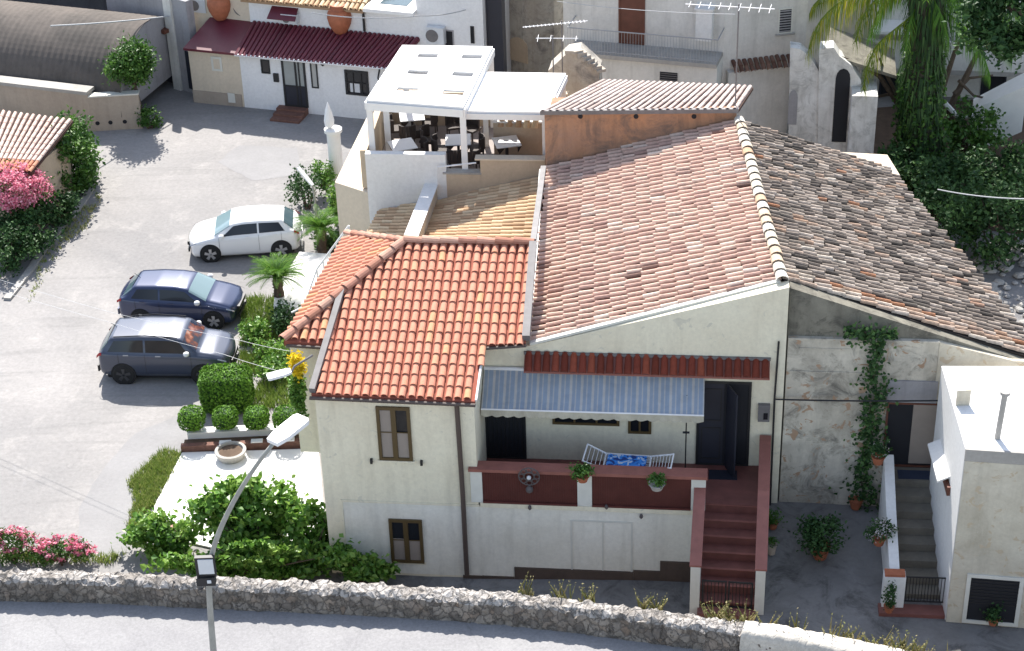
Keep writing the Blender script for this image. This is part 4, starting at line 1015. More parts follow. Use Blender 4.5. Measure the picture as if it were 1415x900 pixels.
aerial('tv_aerial', 'tall aerial at the right end of the orange shed roof', OS.pt(ou[0]-.05, zso, -.1), 3.5, 2.6, 9, (-1, .25, 0), .35)
# ================================================================== WHITE RESTAURANT HOUSE
RP = Plane(G(335, 148), G(505, 165))
rh = thing('white_house', 'low white house with maroon corrugated lean-to roof and dark glazed door', 'house', RP.pt(2, 0, -2))
uA = RP.uz(333, 100)[0]; uB = RP.uz(560, 120)[0]; ez_ = RP.uz(440, 81)[1]
m = MB(); m.pbox(RP, uA, -.2, uB, ez_-.05, -2.6, 0); m.build('wall', MT['white_rest'], rh)
uC = RP.uz(262, 90)[0]
m = MB(); m.pbox(RP, uC, -.2, uA-.003, ez_-.05, -2.6, -.02); m.build('beige_wall', MT['beige_pale'], rh)
m = MB(); m.pbox(RP, uC-.01, -.2, uA-.1, .55, -.018, .02); m.build('plinth', MT['yard_wall'], rh)
fA = RP.pt(uA-.05, ez_, .28); fB = RP.pt(RP.uz(545, 93)[0], ez_, .28)
zr = ez_+.72
fC = G(580, 53, zr); fD = G(349, 30, zr)
pm = tiles(fA, fB, fC, fD, .2, 2.6, .085, .085, 0.0, jit=0, seed=51, seg=4)
pmo = pm.build('maroon_roof', MT['tile_maroon'], rh)
bed(MB(), fA, fB, fC, fD).build('roof_sheet', MT['tile_maroon'], pmo)
gA = RP.pt(uC-.1, ez_, .2); gC = G(352, 29, zr); gD = G(290, 24, zr)
MB().prism([gA, fA+Vector((0, .03, .002)), gC, gD], (0, 0, -.1)).build('side_lean_to_roof', MT['tile_maroon'], rh)
m = MB(); m.tube([fA+Vector((0, -.06, -.03)), fB+Vector((0, -.06, -.03))], .06, 8); m.build('gutter', MT['metal_white'], rh)
MB().tube([fB+Vector((-.5, -.02, -.05)), fB+Vector((-.6, .2, -.5)), RP.pt(uB-.2, .3, .05)], .04, 6).build('downpipe', MT['metal_dark'], rh)
# openings
u0, z0, u1, z1 = RP.rect(388, 78, 427, 150); z0 = .28
f = MB().pframe(RP, u0, z0, u1, z1, .08, .0, .06, bars=((.58, .07), (.72, .05)), hbars=((.42, .05),)).build('door', MT['metal_dark'], rh)
MB().pbox(RP, u0+.07, z0+.04, u1-.07, z0+(z1-z0)*.42, 0, .04).build('door_panel', MT['dark_door'], f)
MB().pbox(RP, u0+.07, z0+(z1-z0)*.42, u1-.07, z1-.07, 0, .02).build('glass', plain('reflecting_glass', (.26, .29, .29), .15, spec=.8), f)
u0, z0, u1, z1 = RP.rect(427, 82, 441, 122)
f = MB().pframe(RP, u0+.03, z0, u1, z1, .05, 0, .05).build('side_window', MT['metal_dark'], rh)
MB().pbox(RP, u0+.07, z0+.04, u1-.04, z1-.04, 0, .02).build('pane', plain('pale_blind', (.42, .42, .40), .5), f)
u0, z0, u1, z1 = RP.rect(476, 96, 511, 133)
f = MB().pframe(RP, u0, z0, u1, z1, .09, 0, .06, bars=((.35, .05), (.7, .05)), hbars=((.5, .04),)).build('window', MT['metal_dark'], rh)
MB().pbox(RP, u0+.08, z0+.08, u1-.08, z1-.08, 0, .02).build('pane', MT['glass_dark'], f)
MB().pbox(RP, u0+.2, z0+.12, u1-.4, z0+(z1-z0)*.5, .021, .03).build('notice', MT['panel_white'], f)
u0, z0, u1, z1 = RP.rect(360, 82, 374, 102)
f = MB().pframe(RP, u0, z0, u1, z1, .05, 0, .05).build('small_window', MT['metal_dark'], rh)
MB().pbox(RP, u0+.04, z0+.04, u1-.04, z1-.04, 0, .02).build('pane', MT['glass_dark'], f)
u0, z0, u1, z1 = RP.rect(291, 78, 308, 99)
f = MB().pframe(RP, u0, z0, u1, z1, .09, -.02, .02).build('vent_frame', MT['pier'], rh)
MB().pbox(RP, u0+.08, z0+.08, u1-.08, z1-.08, -.02, .0).build('vent_cover', MT['beige_pale'], f)
u0, z0, u1, z1 = RP.rect(315, 128, 326, 142); MB().pbox(RP, u0, z0, u1, z1, .022, .05).build('meter_cupboard', MT['pier'], rh)
u0, z0, u1, z1 = RP.rect(378, 101, 386, 113); MB().pbox(RP, u0, z0, u1, z1, .0, .08).build('menu_box', MT['metal_dark'], rh)
u0, z0, u1, z1 = RP.rect(447, 81, 452, 90); MB().lathe([(.03, 0), (.09, .08), (.09, .2), (.02, .28)], RP.pt(u0, z0, .14), 10).build('wall_lantern', MT['metal_dark'], rh)
# steps to the door
u0, _, u1, _ = RP.rect(388, 150, 427, 178)
m = MB()
for k in range(3): m.pbox(RP, u0-.05, 0, u1+.05, .27-k*.09, .003+k*.35, .003+(k+1)*.35)
tag(m.build('brick_step', MT['brick_edge']), 'low brick doorstep in front of the dark glazed door', 'step')
# upper storey
UP = Plane(fD, fC).shift(-.02); zt2 = UP.uz(440, 6)[1]
um = UP.uz(668, 40)[0]; ul = UP.uz(345, 20)[0]
m = MB(); m.pbox(UP, ul, 0, um, zt2, -4, 0); m.build('upper_wall', MT['white_rest'], rh)
m = MB(); m.pbox(UP, UP.uz(576, 30)[0], zt2+.003, um, zt2+2.2, -4, 0); m.build('tall_wall', MT['white_rest'], rh)
uS = UP.uz(505, 8)[0]
e1, e2 = UP.pt(ul-.2, zt2+.02, .3), UP.pt(uS, zt2+.02, .3)
pr2 = tiles(e1, e2, UP.pt(uS, zt2+1.1, -3.4), UP.pt(ul-.2, zt2+1.1, -3.4), .22, .42, .095, .08, .05, seed=52).build('upper_roof', MT['tile_pale'], rh)
MB().prism([e1+dz, e2+dz, UP.pt(uS, zt2+1.08, -3.4), UP.pt(ul-.2, zt2+1.08, -3.4)], (0, 0, -.1)).build('roof_bed', MT['under_pale'], pr2)
m = MB(); m.pbox(UP, uS+.02, zt2+.003, UP.uz(575, 20)[0], zt2+.15, -3, .35); m.build('flat_canopy', MT['white_beam'], rh)
m = MB(); m.pbox(UP, uS+.5, zt2+.153, UP.uz(575, 20)[0]-.5, zt2+.17, -2.6, -.3); m.build('skylight', MT['glass_sky'], rh)
MB().tube([UP.pt(UP.uz(503, 20)[0], zt2, .08), UP.pt(UP.uz(503, 20)[0], zr+.1, .08)], .05, 8).build('downpipe', MT['metal_dark'], rh)
u0, z0, u1, z1 = UP.rect(650, 36, 656, 60)
f = MB().pframe(UP, u0, z0, u1, z1, .03, 0, .04).build('slot_window', MT['metal_dark'], rh); MB().pbox(UP, u0+.02, z0+.02, u1-.02, z1-.02, 0, .015).build('pane', MT['dark'], f)
u0, z0, u1, z1 = UP.rect(614, 44, 628, 66)
f = MB().pframe(UP, u0, z0, u1, z1+.1, .05, 0, .03).build('dark_doorway', MT['grey_wall'], rh); MB().pbox(UP, u0+.04, z0+.04, u1-.04, z1+.05, 0, .015).build('dark_interior', MT['dark'], f)
MB().pbox(UP, UP.uz(262, 20)[0], 0, ul-.003, zt2+.3, -.3, -.02).build('end_wall', MT['beige_pale'], rh)
# awning and unit on the upper wall
u0, z0, u1, z1 = UP.rect(376, 9, 413, 24)
m = MB(); m.prism([UP.pt(u0, z1, .0), UP.pt(u1, z1, 0), UP.pt(u1+.05, z0, .5), UP.pt(u0-.05, z0, .5)], (0, 0, .03)); m.build('maroon_awning', MT['tile_maroon'], rh)
def acunit(label, P, x, y, w_=.8, h_=.55):
    u_, z_ = P.uz(x, y, .3); o = thing('air_conditioner', label, 'air conditioner', P.pt(u_, z_-h_/2, .1))
    MB().pbox(P, u_-w_/2, z_-h_/2, u_+w_/2, z_+h_/2, .02, .32).build('casing', MT['panel_white'], o)
    MB().tube([P.pt(u_-.12, z_, .321), P.pt(u_-.12, z_, .34)], h_*.38, 16).build('fan_grille', MT['metal_grey'], o)
acunit('white outdoor unit on the upper white wall under the maroon awning', UP, 399, 27, .7, .4)
acunit('white outdoor unit on the tall white wall left of the dark doorway', UP, 601, 50, .75, .7)
# terracotta jars standing on the maroon roof
def jar(label, p, s):
    o = thing('terracotta_jar', label, 'jar', p, 'big terracotta jars on the maroon roof')
    MB().lathe([(.20*s, 0), (.30*s, .12*s), (.44*s, .40*s), (.50*s, .68*s), (.47*s, .90*s), (.34*s, 1.08*s), (.30*s, 1.14*s), (.36*s, 1.20*s), (.36*s, 1.24*s), (.27*s, 1.22*s)], p, 24).build('body', MT['terracotta'], o, smooth=True)
    MB().lathe([(.36*s, .985*s), (.42*s, 1.0*s), (.42*s, 1.03*s), (.36*s, 1.05*s)], p, 24).build('rim_band', MT['terracotta'], o)
def onroof(px, py):
    n = (fB-fA).cross(fD-fA).normalized(); r = ray(px, py); t = (fA-CAM).dot(n)/r.dot(n); return CAM+r*t
jar('large orange terracotta jar right of the maroon awning', onroof(471, 46), 1.02)
jar('large orange terracotta jar at the left end of the maroon roof', onroof(305, 27), 1.0)
acunit('white outdoor unit left of the left terracotta jar', UP.shift(-.3), 272, 8, .8, .6)
dsh = thing('satellite_dish', 'grey satellite dish lying beside the left terracotta jar', 'satellite dish', onroof(335, 24))
d0 = onroof(335, 20)+Vector((0, 0, .3)); dn_ = Vector((.3, -.8, .5)).normalized()
vs = []; ax_ = dn_.orthogonal().normalized(); ay_ = dn_.cross(ax_)
m = MB(); rings = 5; fs = []
for i in range(rings+1):
    for k in range(18):
        a = k*math.tau/18; r_ = .38*i/rings; vs.append(d0+ax_*math.cos(a)*r_+ay_*math.sin(a)*r_+dn_*(r_*r_*.6))
for i in range(rings):
    for k in range(18): fs.append((i*18+k, i*18+(k+1) % 18, (i+1)*18+(k+1) % 18, (i+1)*18+k))
m.mesh(vs, fs); m.build('reflector', MT['metal_grey'], dsh)
MB().tube([d0-dn_*.02, d0-Vector((0, 0, .35))], .03, 6).build('bracket', MT['metal_dark'], dsh)
# ================================================================== LEFT : yard wall, barrel warehouse, gate house
YW = Plane(G(0, 171), G(120, 183)); yl = YW.uz(0, 112)[1]
W0p = G(-160, 97, 1.65); W1p = G(121, 130, 1.65); WPl = Plane(W0p, W1p); wlen = (W1p-W0p).dot(WPl.d)
yw = thing('boundary_wall', 'buff plastered boundary wall with drain holes in front of the barrel roof', 'wall', G(100, 180))
m = MB(); m.pbox(WPl, -6, -.2, wlen, 1.6, -.3, 0); m.build('wall_section', MT['yard_wall'], yw)
m = MB(); m.pbox(WPl, -6, 1.603, wlen, 1.75, -.55, .06); m.build('coping', MT['concrete'], yw)
e0 = W1p; e1 = G(190, 126, 1.65); P2l = Plane(e0, e1); l2 = (e1-e0).length
m = MB(); m.pbox(P2l, .003, -.2, l2, 1.5, -.28, .02); m.build('wall_section', MT['yard_wall'], yw)
m = MB(); m.pbox(P2l, .0, 1.503, l2+.03, 1.56, -.32, .06); m.build('coping', MT['pier'], yw)
for px in (135, 153, 173):
    u_, z_ = P2l.uz(px, 172, .02); MB().tube([P2l.pt(u_, .35, .0), P2l.pt(u_, .35, .03)], .09, 10).build('drain_hole', MT['dark'], yw)
wh = thing('barrel_roofed_warehouse', 'grey barrel vaulted warehouse with ribbed sheet roof at the far left', 'warehouse', WPl.pt(2, 0, -4))
rr = 3.0; zc0 = .55; m = MB(); vs = []; fs = []; NA = 40; xs_ = []; uL_ = -8.0; uR_ = WPl.uz(137, 80)[0]+.35; NL = int((uR_-uL_)/.07)
for i in range(NL+1):
    u_ = uL_+(uR_-uL_)*i/NL; rad_ = rr+.007*math.sin(i*math.pi*.5)
    for k in range(NA+1):
        a = math.pi*k/NA; p = WPl.pt(u_, zc0+rad_*math.sin(a), -.45-rr+rad_*math.cos(a)); vs.append(p)
for i in range(NL):
    for k in range(NA): fs.append((i*(NA+1)+k, i*(NA+1)+k+1, (i+1)*(NA+1)+k+1, (i+1)*(NA+1)+k))
m.mesh(vs, fs); MT['vault'] = plaster('weathered_vault_sheet', (.145, .125, .11), (.07, .065, .06), .6, .4, .35); m.build('vaulted_roof', MT['vault'], wh)
pts = [WPl.pt(uR_-.02, zc0+rr*.985*math.sin(math.pi*k/NA), -.45-rr+rr*.985*math.cos(math.pi*k/NA)) for k in range(NA+1)]
MB().prism(pts, WPl.d*-.15).build('gable_wall', MT['grey_wall'], wh)
gb = thing('grey_rear_building', 'long grey rendered building behind the barrel roof', 'building', G(80, 0, 0))
RB = WPl.shift(-8.2); m = MB(); m.pbox(RB, -8, -.2, WPl.uz(232, 20)[0]+4.5, 6.5, -3, 0); m.build('wall', MT['grey_wall'], gb)
MB().pbox(RB, -8, 3.0, WPl.uz(150, 20)[0]+1, 3.15, .003, 1.5).build('flat_canopy', MT['concrete'], gb)
# gate house in the shaded alley
gh = thing('gate_house', 'pale grey alley house with dark gateway and rusty lintel beyond the bushy tree', 'house', G(240, 128))
GP = Plane(G(212, 112), G(264, 128)); a0 = GP.uz(160, 90)[0]
ul_, ur_ = GP.uz(199, 80)[0], GP.uz(237, 80)[0]; ztp = GP.uz(215, 45)[1]; ue_ = GP.uz(266, 80)[0]
m = MB(); m.pbox(GP, a0, -.2, ul_, ztp+1.8, -.4, 0); m.pbox(GP, ul_, ztp, ur_, ztp+1.8, -.4, -.002); m.pbox(GP, ur_, -.2, ue_, ztp+1.8, -.4, .0); m.build('wall', MT['grey_wall'], gh)
m = MB(); m.pbox(GP, ul_, -.2, ur_, ztp, -.38, -.3); m.build('gate', MT['dark_door'], gh)
m = MB(); m.pbox(GP, a0, ztp+.25, ur_+.2, ztp+.42, .003, .4); m.build('rusty_lintel', MT['brown_wood'], gh)
m = MB(); m.pbox(GP, ur_+.02, -.2, ur_+.45, ztp+2.4, .003, .12); m.build('pilaster', MT['back_wall'], gh)
MB().pbox(GP, ur_+.9, .2, ur_+1.35, 1.9, .003, .05).build('side_door', MT['dark_door'], gh)
MB().box((G(205, 118).x, G(205, 118).y+.0, .5), (.5, .35, 1.1)).build('pillar', MT['grey_wall'], gh)
# ================================================================== tiled roof house at the left edge
lh = thing('left_edge_house', 'sunlit house corner with pale and orange tiled roof at the left edge', 'house', G(0, 235))
La, Lb, Lc, Ld = G(-120, 232, 2.5), G(44, 238, 2.5), G(101, 166, 3.1), G(-120, 138, 3.1)
pl_ = tiles(La, Lb, Lc, Ld, .21, .42, .078, .07, .02, jit=.006, seed=61, rw=lambda rg, u, v: (.1+.3*rg.random()) if v < .22 else .65+.35*rg.random())
MT['tile_left'] = rndmat('sun_bleached_tiles', [(0.0, (.52, .21, .12)), (.4, (.54, .27, .18)), (.6, (.62, .45, .38)), (1.0, (.70, .55, .47))], nvar=.2)
lo_ = pl_.build('roof', MT['tile_left'], lh); bed(MB(), La, Lb, Lc, Ld).build('roof_bed', MT['under'], lo_)
def shr(p, q, f=.06): return p.lerp(q, f)
ctr = (La+Lc)/2
MB().prism([Vector((p.x*.88+ctr.x*.12, p.y*.88+ctr.y*.12, -.2)) for p in (La, Lb, Lc, Ld)], (0, 0, 2.55)).build('wall', MT['beige'], lh)
# ================================================================== BACK CENTRE HOUSE with balcony
dB = RP.d
bo = AY(800, 80, 66.0); BH = Plane(bo, bo+dB)
bh = thing('balcony_house', 'big grey white house with brown door and long railed balcony behind the orange shed', 'house', BH.pt(4, 0, -2))
uK = BH.uz(1000, 60)[0]
m = MB(); m.pbox(BH, -.6, -.2, uK, 12, -5, 0); m.build('wall', MT['back_wall'], bh)
db2 = Vector((.985, .17, 0)); kk = BH.pt(uK, 0, 0); BR = Plane(kk, kk+db2)
ur2 = BR.uz(1113, 60)[0]
m = MB(); m.prism([BR.pt(0.003, -.2, -.0), BR.pt(ur2, -.2, 0), BR.pt(ur2, -.2, -5), BR.pt(.4, -.2, -5)], (0, 0, 12)); m.build('side_wall', MT['back_wall'], bh)
u0, z0, u1, z1 = BH.rect(855, -12, 891, 62)
f = MB().pframe(BH, u0, z0, u1, z1, .07, .0, .05).build('brown_door', MT['brown_wood'], bh); MB().pbox(BH, u0+.06, z0, u1-.06, z1-.06, 0, .025).build('door_leaf', MT['brown_wood'], f)
b0 = BH.uz(796, 56)[0]; bz0 = z0-.02
# balcony slab: far/inner line at door foot, outer line nearer and lower in the picture
OB = 1.25
m = MB(); m.pbox(BH, b0, bz0-.16, uK-.02, bz0, .003, OB); m.build('balcony_slab', MT['concrete'], bh)
m = MB()
BO = BH.shift(OB-.05); L_ = uK-.02-b0
for k in range(53): m.tube([BO.pt(b0+L_*k/52, bz0, 0), BO.pt(b0+L_*k/52, bz0+.95, 0)], .009, 4)
m.tube([BO.pt(b0, bz0+.95), BO.pt(uK, bz0+.95)], .025, 6); m.tube([BO.pt(b0, bz0+.1), BO.pt(uK, bz0+.1)], .014, 6)
m.tube([BO.pt(uK, bz0+.95), BH.pt(uK, bz0+.95, .0)], .025, 6); m.tube([BO.pt(b0, bz0+.95), BH.pt(b0, bz0+.95, .0)], .025, 6)
m.build('railing', plain('pale_railing', (.36, .36, .36), .5), bh)
# lower wall under the balcony, proud of the house
zl_ = bz0-.163
m = MB(); m.pbox(BH, b0+.3, -.2, uK-.02, zl_, .003, OB-.15); m.build('lower_storey', MT['back_wall'], bh)
for x0, y0, x1, y1, nm in ((912, 99, 936, 113, 'louvred_vent'), (1007, 112, 1030, 122, 'louvred_vent')):
    P_v = BH.shift(OB-.15) if x0 < 1000 else BR
    u0, z0, u1, z1 = P_v.rect(x0, y0, x1, y1)
    f = MB().pbox(P_v, u0, z0, u1, z1, .0, .02).build(nm, MT['dark'], bh)
    mm = MB()
    for k in range(4): mm.pbox(P_v, u0, z0+(z1-z0)*(k+.3)/4, u1, z0+(z1-z0)*(k+.55)/4, .021, .04)
    mm.build('slats', MT['metal_grey'], f)
u0, z0, u1, z1 = BR.rect(1076, 12, 1094, 45)
f = MB().pframe(BR, u0, z0, u1, z1, .05, 0, .04).build('shutter', MT['pier'], bh)
mm = MB()
for k in range(9): mm.pbox(BR, u0+.05, z0+.05+(z1-z0-.1)*(k+.2)/9, u1-.05, z0+.05+(z1-z0-.1)*(k+.6)/9, .012, .035)
mm.build('slats', MT['grey_wall'], f); MB().pbox(BR, u0+.04, z0+.04, u1-.04, z1-.04, 0, .012).build('dark_gap', MT['dark'], f)
MB().pbox(BR, u0-.08, z0-.06, u1+.1, z0-.003, 0, .1).build('sill', MT['concrete'], f)
u0, z0, u1, z1 = BH.rect(965, 8, 986, 52); m = MB(); m.pbox(BH, u0, z0, u1, z1, .003, .45); m.pbox(BH, u0-.05, z1+.003, u1+.05, z1+.07, .0, .5); m.build('flue_box', MT['white'], bh)
u0, z0 = BR.uz(1002, 90); u1, _ = BR.uz(1092, 84)
tq = tiles(BR.pt(u0+.2, z0-.15, .5), BR.pt(u1, z0-.15, .5), BR.pt(u1, z0+.15, .003), BR.pt(u0+.2, z0+.15, .003), .22, .3, .09, .08, .04, seed=71)
tq.build('tiled_ledge', rndmat('brown_old_tiles', [(0, (.12, .06, .045)), (1, (.24, .14, .10))], nvar=.4), bh)
m = MB(); m.pbox(BR, u0+.05, -.2, u1-.1, z0-.2, .003, .3); m.build('lower_side_wall', MT['back_wall'], bh)
# ================================================================== DERELICT ALLEY HOUSES behind the pergola
al = thing('derelict_house', 'narrow flaking plaster house with boarded arch beside the white house', 'house', G(710, 90))
AL = Plane(AY(683, 60, 72.5), AY(748, 60, 71.0)); ua0, ua1 = 0, AL.uz(748, 50)[0]
m = MB(); m.pbox(AL, -.2, -.3, ua1*.62, 12, -4, 0); m.build('wall', MT['alley_wall'], al)
m = MB(); m.prism([AL.pt(ua1*.62+.003, -.3, 0), AL.pt(ua1, -.3, -.9), AL.pt(ua1, -.3, -4), AL.pt(ua1*.62+.003, -.3, -4)], (0, 0, 12.3)); m.build('side_wall', MT['alley_wall'], al)
u0, z0, u1, z1 = AL.rect(689, -4, 696, 23); MB().pbox(AL, u0, z0, u1, z1, 0, .03).build('slot_window', MT['grey_wall'], al)
u0, z0, u1, z1 = AL.rect(704, 50, 730, 88)
pts = [(u0, z0), (u1, z0), (u1, z1-.3)]+[((u0+u1)/2+(u1-u0)/2*math.cos(a), z1-.3+.35*math.sin(a)) for a in (.5, 1, 1.57, 2.1, 2.6)]+[(u0, z1-.3)]
MB().prism([AL.pt(a, b, .003) for a, b in pts], AL.n*.05).build('boarded_arch', MT['beige'], al)
MB().pbox(AL, u0-.35, z0-.8, u0-.02, z1-.2, .003, .02).build('dark_doorway', MT['dark'], al)
gl_ = thing('narrow_passage', 'dark boarded strip of the white house next to the derelict house', 'passage', G(673, 80))
PSG = UP.shift(-.3); u0, z0 = UP.uz(668, 66); u1, z1 = UP.uz(680, -20)
m = MB(); m.pbox(PSG, UP.uz(669, 40)[0], -.2, UP.uz(681, 40)[0]+.3, 12, -.4, 0); m.build('boarding', MT['dark_door'], gl_)
# shaded alley with tarpaulins
tp = thing('alley_shelter', 'dark shelter draped with blue grey tarpaulins in the alley left of the balcony house', 'shelter', G(775, 60))
TPn = Plane(AY(745, 30, 74), AY(806, 30, 73)); 
m = MB(); rg = random.Random(5); vs = []; fs = []; nx, nz_ = 26, 40; uw_ = TPn.uz(806, 30)[0]
for i in range(nx+1):
    for k in range(nz_+1):
        u_ = uw_*i/nx*1.15-.15; z_ = -.2+8.5*k/nz_; nn = noise.noise(Vector((u_*1.7, z_*.9, 3)))*.5+noise.noise(Vector((u_*5, z_*2, 3)))*.18
        vs.append(TPn.pt(u_, z_, nn-.02*z_))
for i in range(nx):
    for k in range(nz_): fs.append((i*(nz_+1)+k, (i+1)*(nz_+1)+k, (i+1)*(nz_+1)+k+1, i*(nz_+1)+k+1))
m.mesh(vs, fs); m.build('tarpaulin', MT['tarp_blue'], tp)
MB().pbox(TPn, -.4, 8.35, uw_+.5, 8.6, -1.5, .4).build('roof', MT['metal_grey'], tp)
for k in (0.1, .95): MB().tube([TPn.pt(uw_*k, -.2, .5), TPn.pt(uw_*k, 8.3, .3)], .05, 6).build('post', MT['metal_grey'], tp)
gw = setting('alley_paving', MB().mesh([G(560, 150, .006), G(820, 150, .006), G(830, -20, .006), G(640, -20, .006)], [(0, 1, 2, 3)]) or None, MT['street_dark']) if False else None
pv = MB(); pv.face([G(690, 140, .008), G(812, 140, .008), G(815, 0, .008), G(740, 0, .008)]); setting('alley_path', pv, MT['street_dark'])
# low broken pale shed right of the flat pergola
bs = thing('plaster_outbuilding', 'small pale outbuilding with rough gable between pergola and balcony house', 'shed', G(790, 150))
b1, b2 = AY(758, 120, 58.5), AY(828, 120, 58.2); BSP = Plane(b1, b2); uu = BSP.uz(828, 110)[0]
zA = BSP.uz(760, 98)[1]; zB = BSP.uz(790, 72)[1]; zC = BSP.uz(826, 98)[1]
MB().prism([BSP.pt(0, -.2), BSP.pt(uu, -.2), BSP.pt(uu, zC), BSP.pt(uu*.6, zB), BSP.pt(uu*.35, zB-.1), BSP.pt(0, zA)], BSP.n*-.9).build('wall', MT['alley_wall'], bs)
m = MB(); rg = random.Random(8)
for k in range(9):
    uk = uu*(.42+.58*k/8); zk = zB+(zC-zB)*max(0, (k-2)/6); m.box(BSP.pt(uk, zk+.0, -.1), (.34, .3, rg.uniform(.1, .2)), rg.uniform(0, 1.5))
m.build('broken_coping', MT['alley_wall'], bs)
# ================================================================== RIGHT BACK : white arched house
MT['white_old'] = plaster('old_whitewash', (0.74, 0.73, 0.70), (0.50, 0.48, 0.44), .6, .8, .45, dark=(.34, .33, .31), bmp=.5)
wa = thing('arched_white_house', 'old whitewashed house with arched doorway and buttress behind the lichen roof', 'house', G(1170, 190))
o1 = AY(1092, 120, 62.5); WA = Plane(o1, o1+Vector((.99, -.14, 0))); 
def pillar(x0, y0, x1, y1, o, nm, mt, back=-.6, z0=-.2):
    u0, _, u1, z1 = WA.uz(x0, y1, o)[0], 0, WA.uz(x1, y1, o)[0], WA.uz((x0+x1)/2, y0, o)[1]
    m = MB(); m.pbox(WA, min(u0, u1), z0, max(u0, u1), z1, back, o); return m.build(nm, MT[mt], wa)
def wpoly(pix, o, th, nm, mt):
    pts = [WA.pt(*WA.uz(x, y, o), o) for x, y in pix]; pts = [Vector((p.x, p.y, -.2)) if k in (0, len(pts)-1) else p for k, p in enumerate(pts)]
    return MB().prism(pts, WA.n*-th).build(nm, MT[mt], wa)
wpoly([(1092, 190), (1092, 66), (1106, 68), (1120, 80), (1130, 96), (1136, 110), (1140, 200)], 0, .6, 'wall', 'white_old')
wpoly([(1132, 205), (1132, 68), (1152, 66), (1160, 78), (1176, 90), (1190, 112), (1192, 205)], .1, .7, 'wall_pier', 'white_old')
MB().prism([WA.pt(WA.uz(1140, 100)[0], WA.uz(1140, 74)[1], 0), WA.pt(WA.uz(1240, 100)[0], WA.uz(1235, 108)[1], -.2), WA.pt(WA.uz(1240, 100)[0], WA.uz(1235, 100)[1], -2.2), WA.pt(WA.uz(1140, 100)[0], WA.uz(1140, 66)[1], -2.2)], (0, 0, -.12)).build('worn_roof', MT['stained_dark'], wa)
pillar(1172, 133, 1207, 212, 1.0, 'buttress', 'white_old')
u0, z0 = WA.uz(1149, 196, .11); u1, z1 = WA.uz(1176, 97, .11)
pts = [(u0, z0), (u1, z0)]+[((u0+u1)/2+(u1-u0)/2*math.cos(a), z1-.35+.4*math.sin(a)) for a in (0, .5, 1, 1.57, 2.1, 2.6, 3.14)]
MB().prism([WA.pt(a, b, .103) for a, b in pts], WA.n*.02).build('arched_doorway', MT['dark'], wa)
u0, z0 = WA.uz(1088, 172); u1, z1 = WA.uz(1103, 125)
pts = [(u0, z0), (u1, z0)]+[((u0+u1)/2+(u1-u0)/2*math.cos(a), z1-.3+.3*math.sin(a)) for a in (0, .5, 1, 1.57, 2.1, 2.6, 3.14)]
MB().prism([WA.pt(a, b, .003) for a, b in pts], WA.n*.02).build('arched_niche', MT['grey_wall'], wa)
fr_ = thing('far_right_house', 'shaded white house with dark doorways behind the shaggy palm', 'house', G(1330, 150))
o2 = AY(1205, 120, 70); FR = Plane(o2, o2+Vector((.985, -.17, 0))); ur3 = FR.uz(1500, 100)[0]
MB().pbox(FR, -6.5, -.2, -.51, 13, -4, -.8).build('left_wing', MT['back_wall'], fr_)
MB().pbox(FR, -.5, -.2, ur3, 12, -4, 0).build('wall', MT['back_wall'], fr_)
zbl = FR.uz(1300, 82)[1]; MB().pbox(FR, -.5, zbl-.2, ur3, zbl, .003, 1.1).build('balcony_slab', MT['concrete'], fr_)
MB().pbox(FR, -.5, zbl+.003, ur3, zbl+1.2, 1.0, 1.12).build('balcony_front', MT['back_wall'], fr_)
zs_ = FR.uz(1220, 27)[1]; MB().pbox(FR, FR.uz(1205, 30)[0], zs_-.12, FR.uz(1275, 30)[0], zs_, .003, 1.3).build('sunlit_slab', MT['white_line'], fr_)
for x0, y0, x1, y1 in ((1217, 90, 1240, 155), (1249, 82, 1260, 112), (1360, 78, 1386, 150)):
    u0, z0, u1, z1 = FR.rect(x0, y0, x1, y1, .003); f = MB().pframe(FR, u0, z0, u1, z1, .07, .003, .05).build('dark_doorway', MT['dark_door'], fr_)
    MB().pbox(FR, u0+.06, z0+.06, u1-.06, z1-.06, .003, .02).build('dark_interior', MT['dark'], f)
# sunlit outer stair and ledge at right edge
ws = thing('white_outdoor_stair', 'sunlit white sloping stair wall at the right edge below the far house', 'stair', G(1380, 150))
Z2 = 2.0
a, b, c, d = G(1345, 152, 2.0), G(1420, 118, 3.2), G(1420, 98, 3.2), G(1345, 137, 2.0)
MB().prism([a, b, c, d], (0, 0, -1.9)).build('stair_wall', MT['white_line'], ws)
m = MB(); m.tube([G(1306, 143, 2.2), G(1324, 162, 1.9), G(1345, 160, 2.0)], .10, 6); m.build('white_rail', MT['white_line'], ws)
ca_ = thing('cream_flat_roof', 'small cream flat roof just behind the lichen tiled roof', 'roof', G(1205, 230, 0))
q = [G(1158, 210, 4.2), G(1226, 214, 4.2), G(1244, 243, 4.2), G(1190, 246, 4.2)]
MB().prism(q, (0, 0, -.15)).build('slab', MT['beige_pale'], ca_)
c0_ = sum(q, Vector())/4
MB().prism([Vector((p.x*.95+c0_.x*.05, p.y*.95+c0_.y*.05, 4.045)) for p in q], (0, 0, -4.2)).build('wall', MT['stained'], ca_)
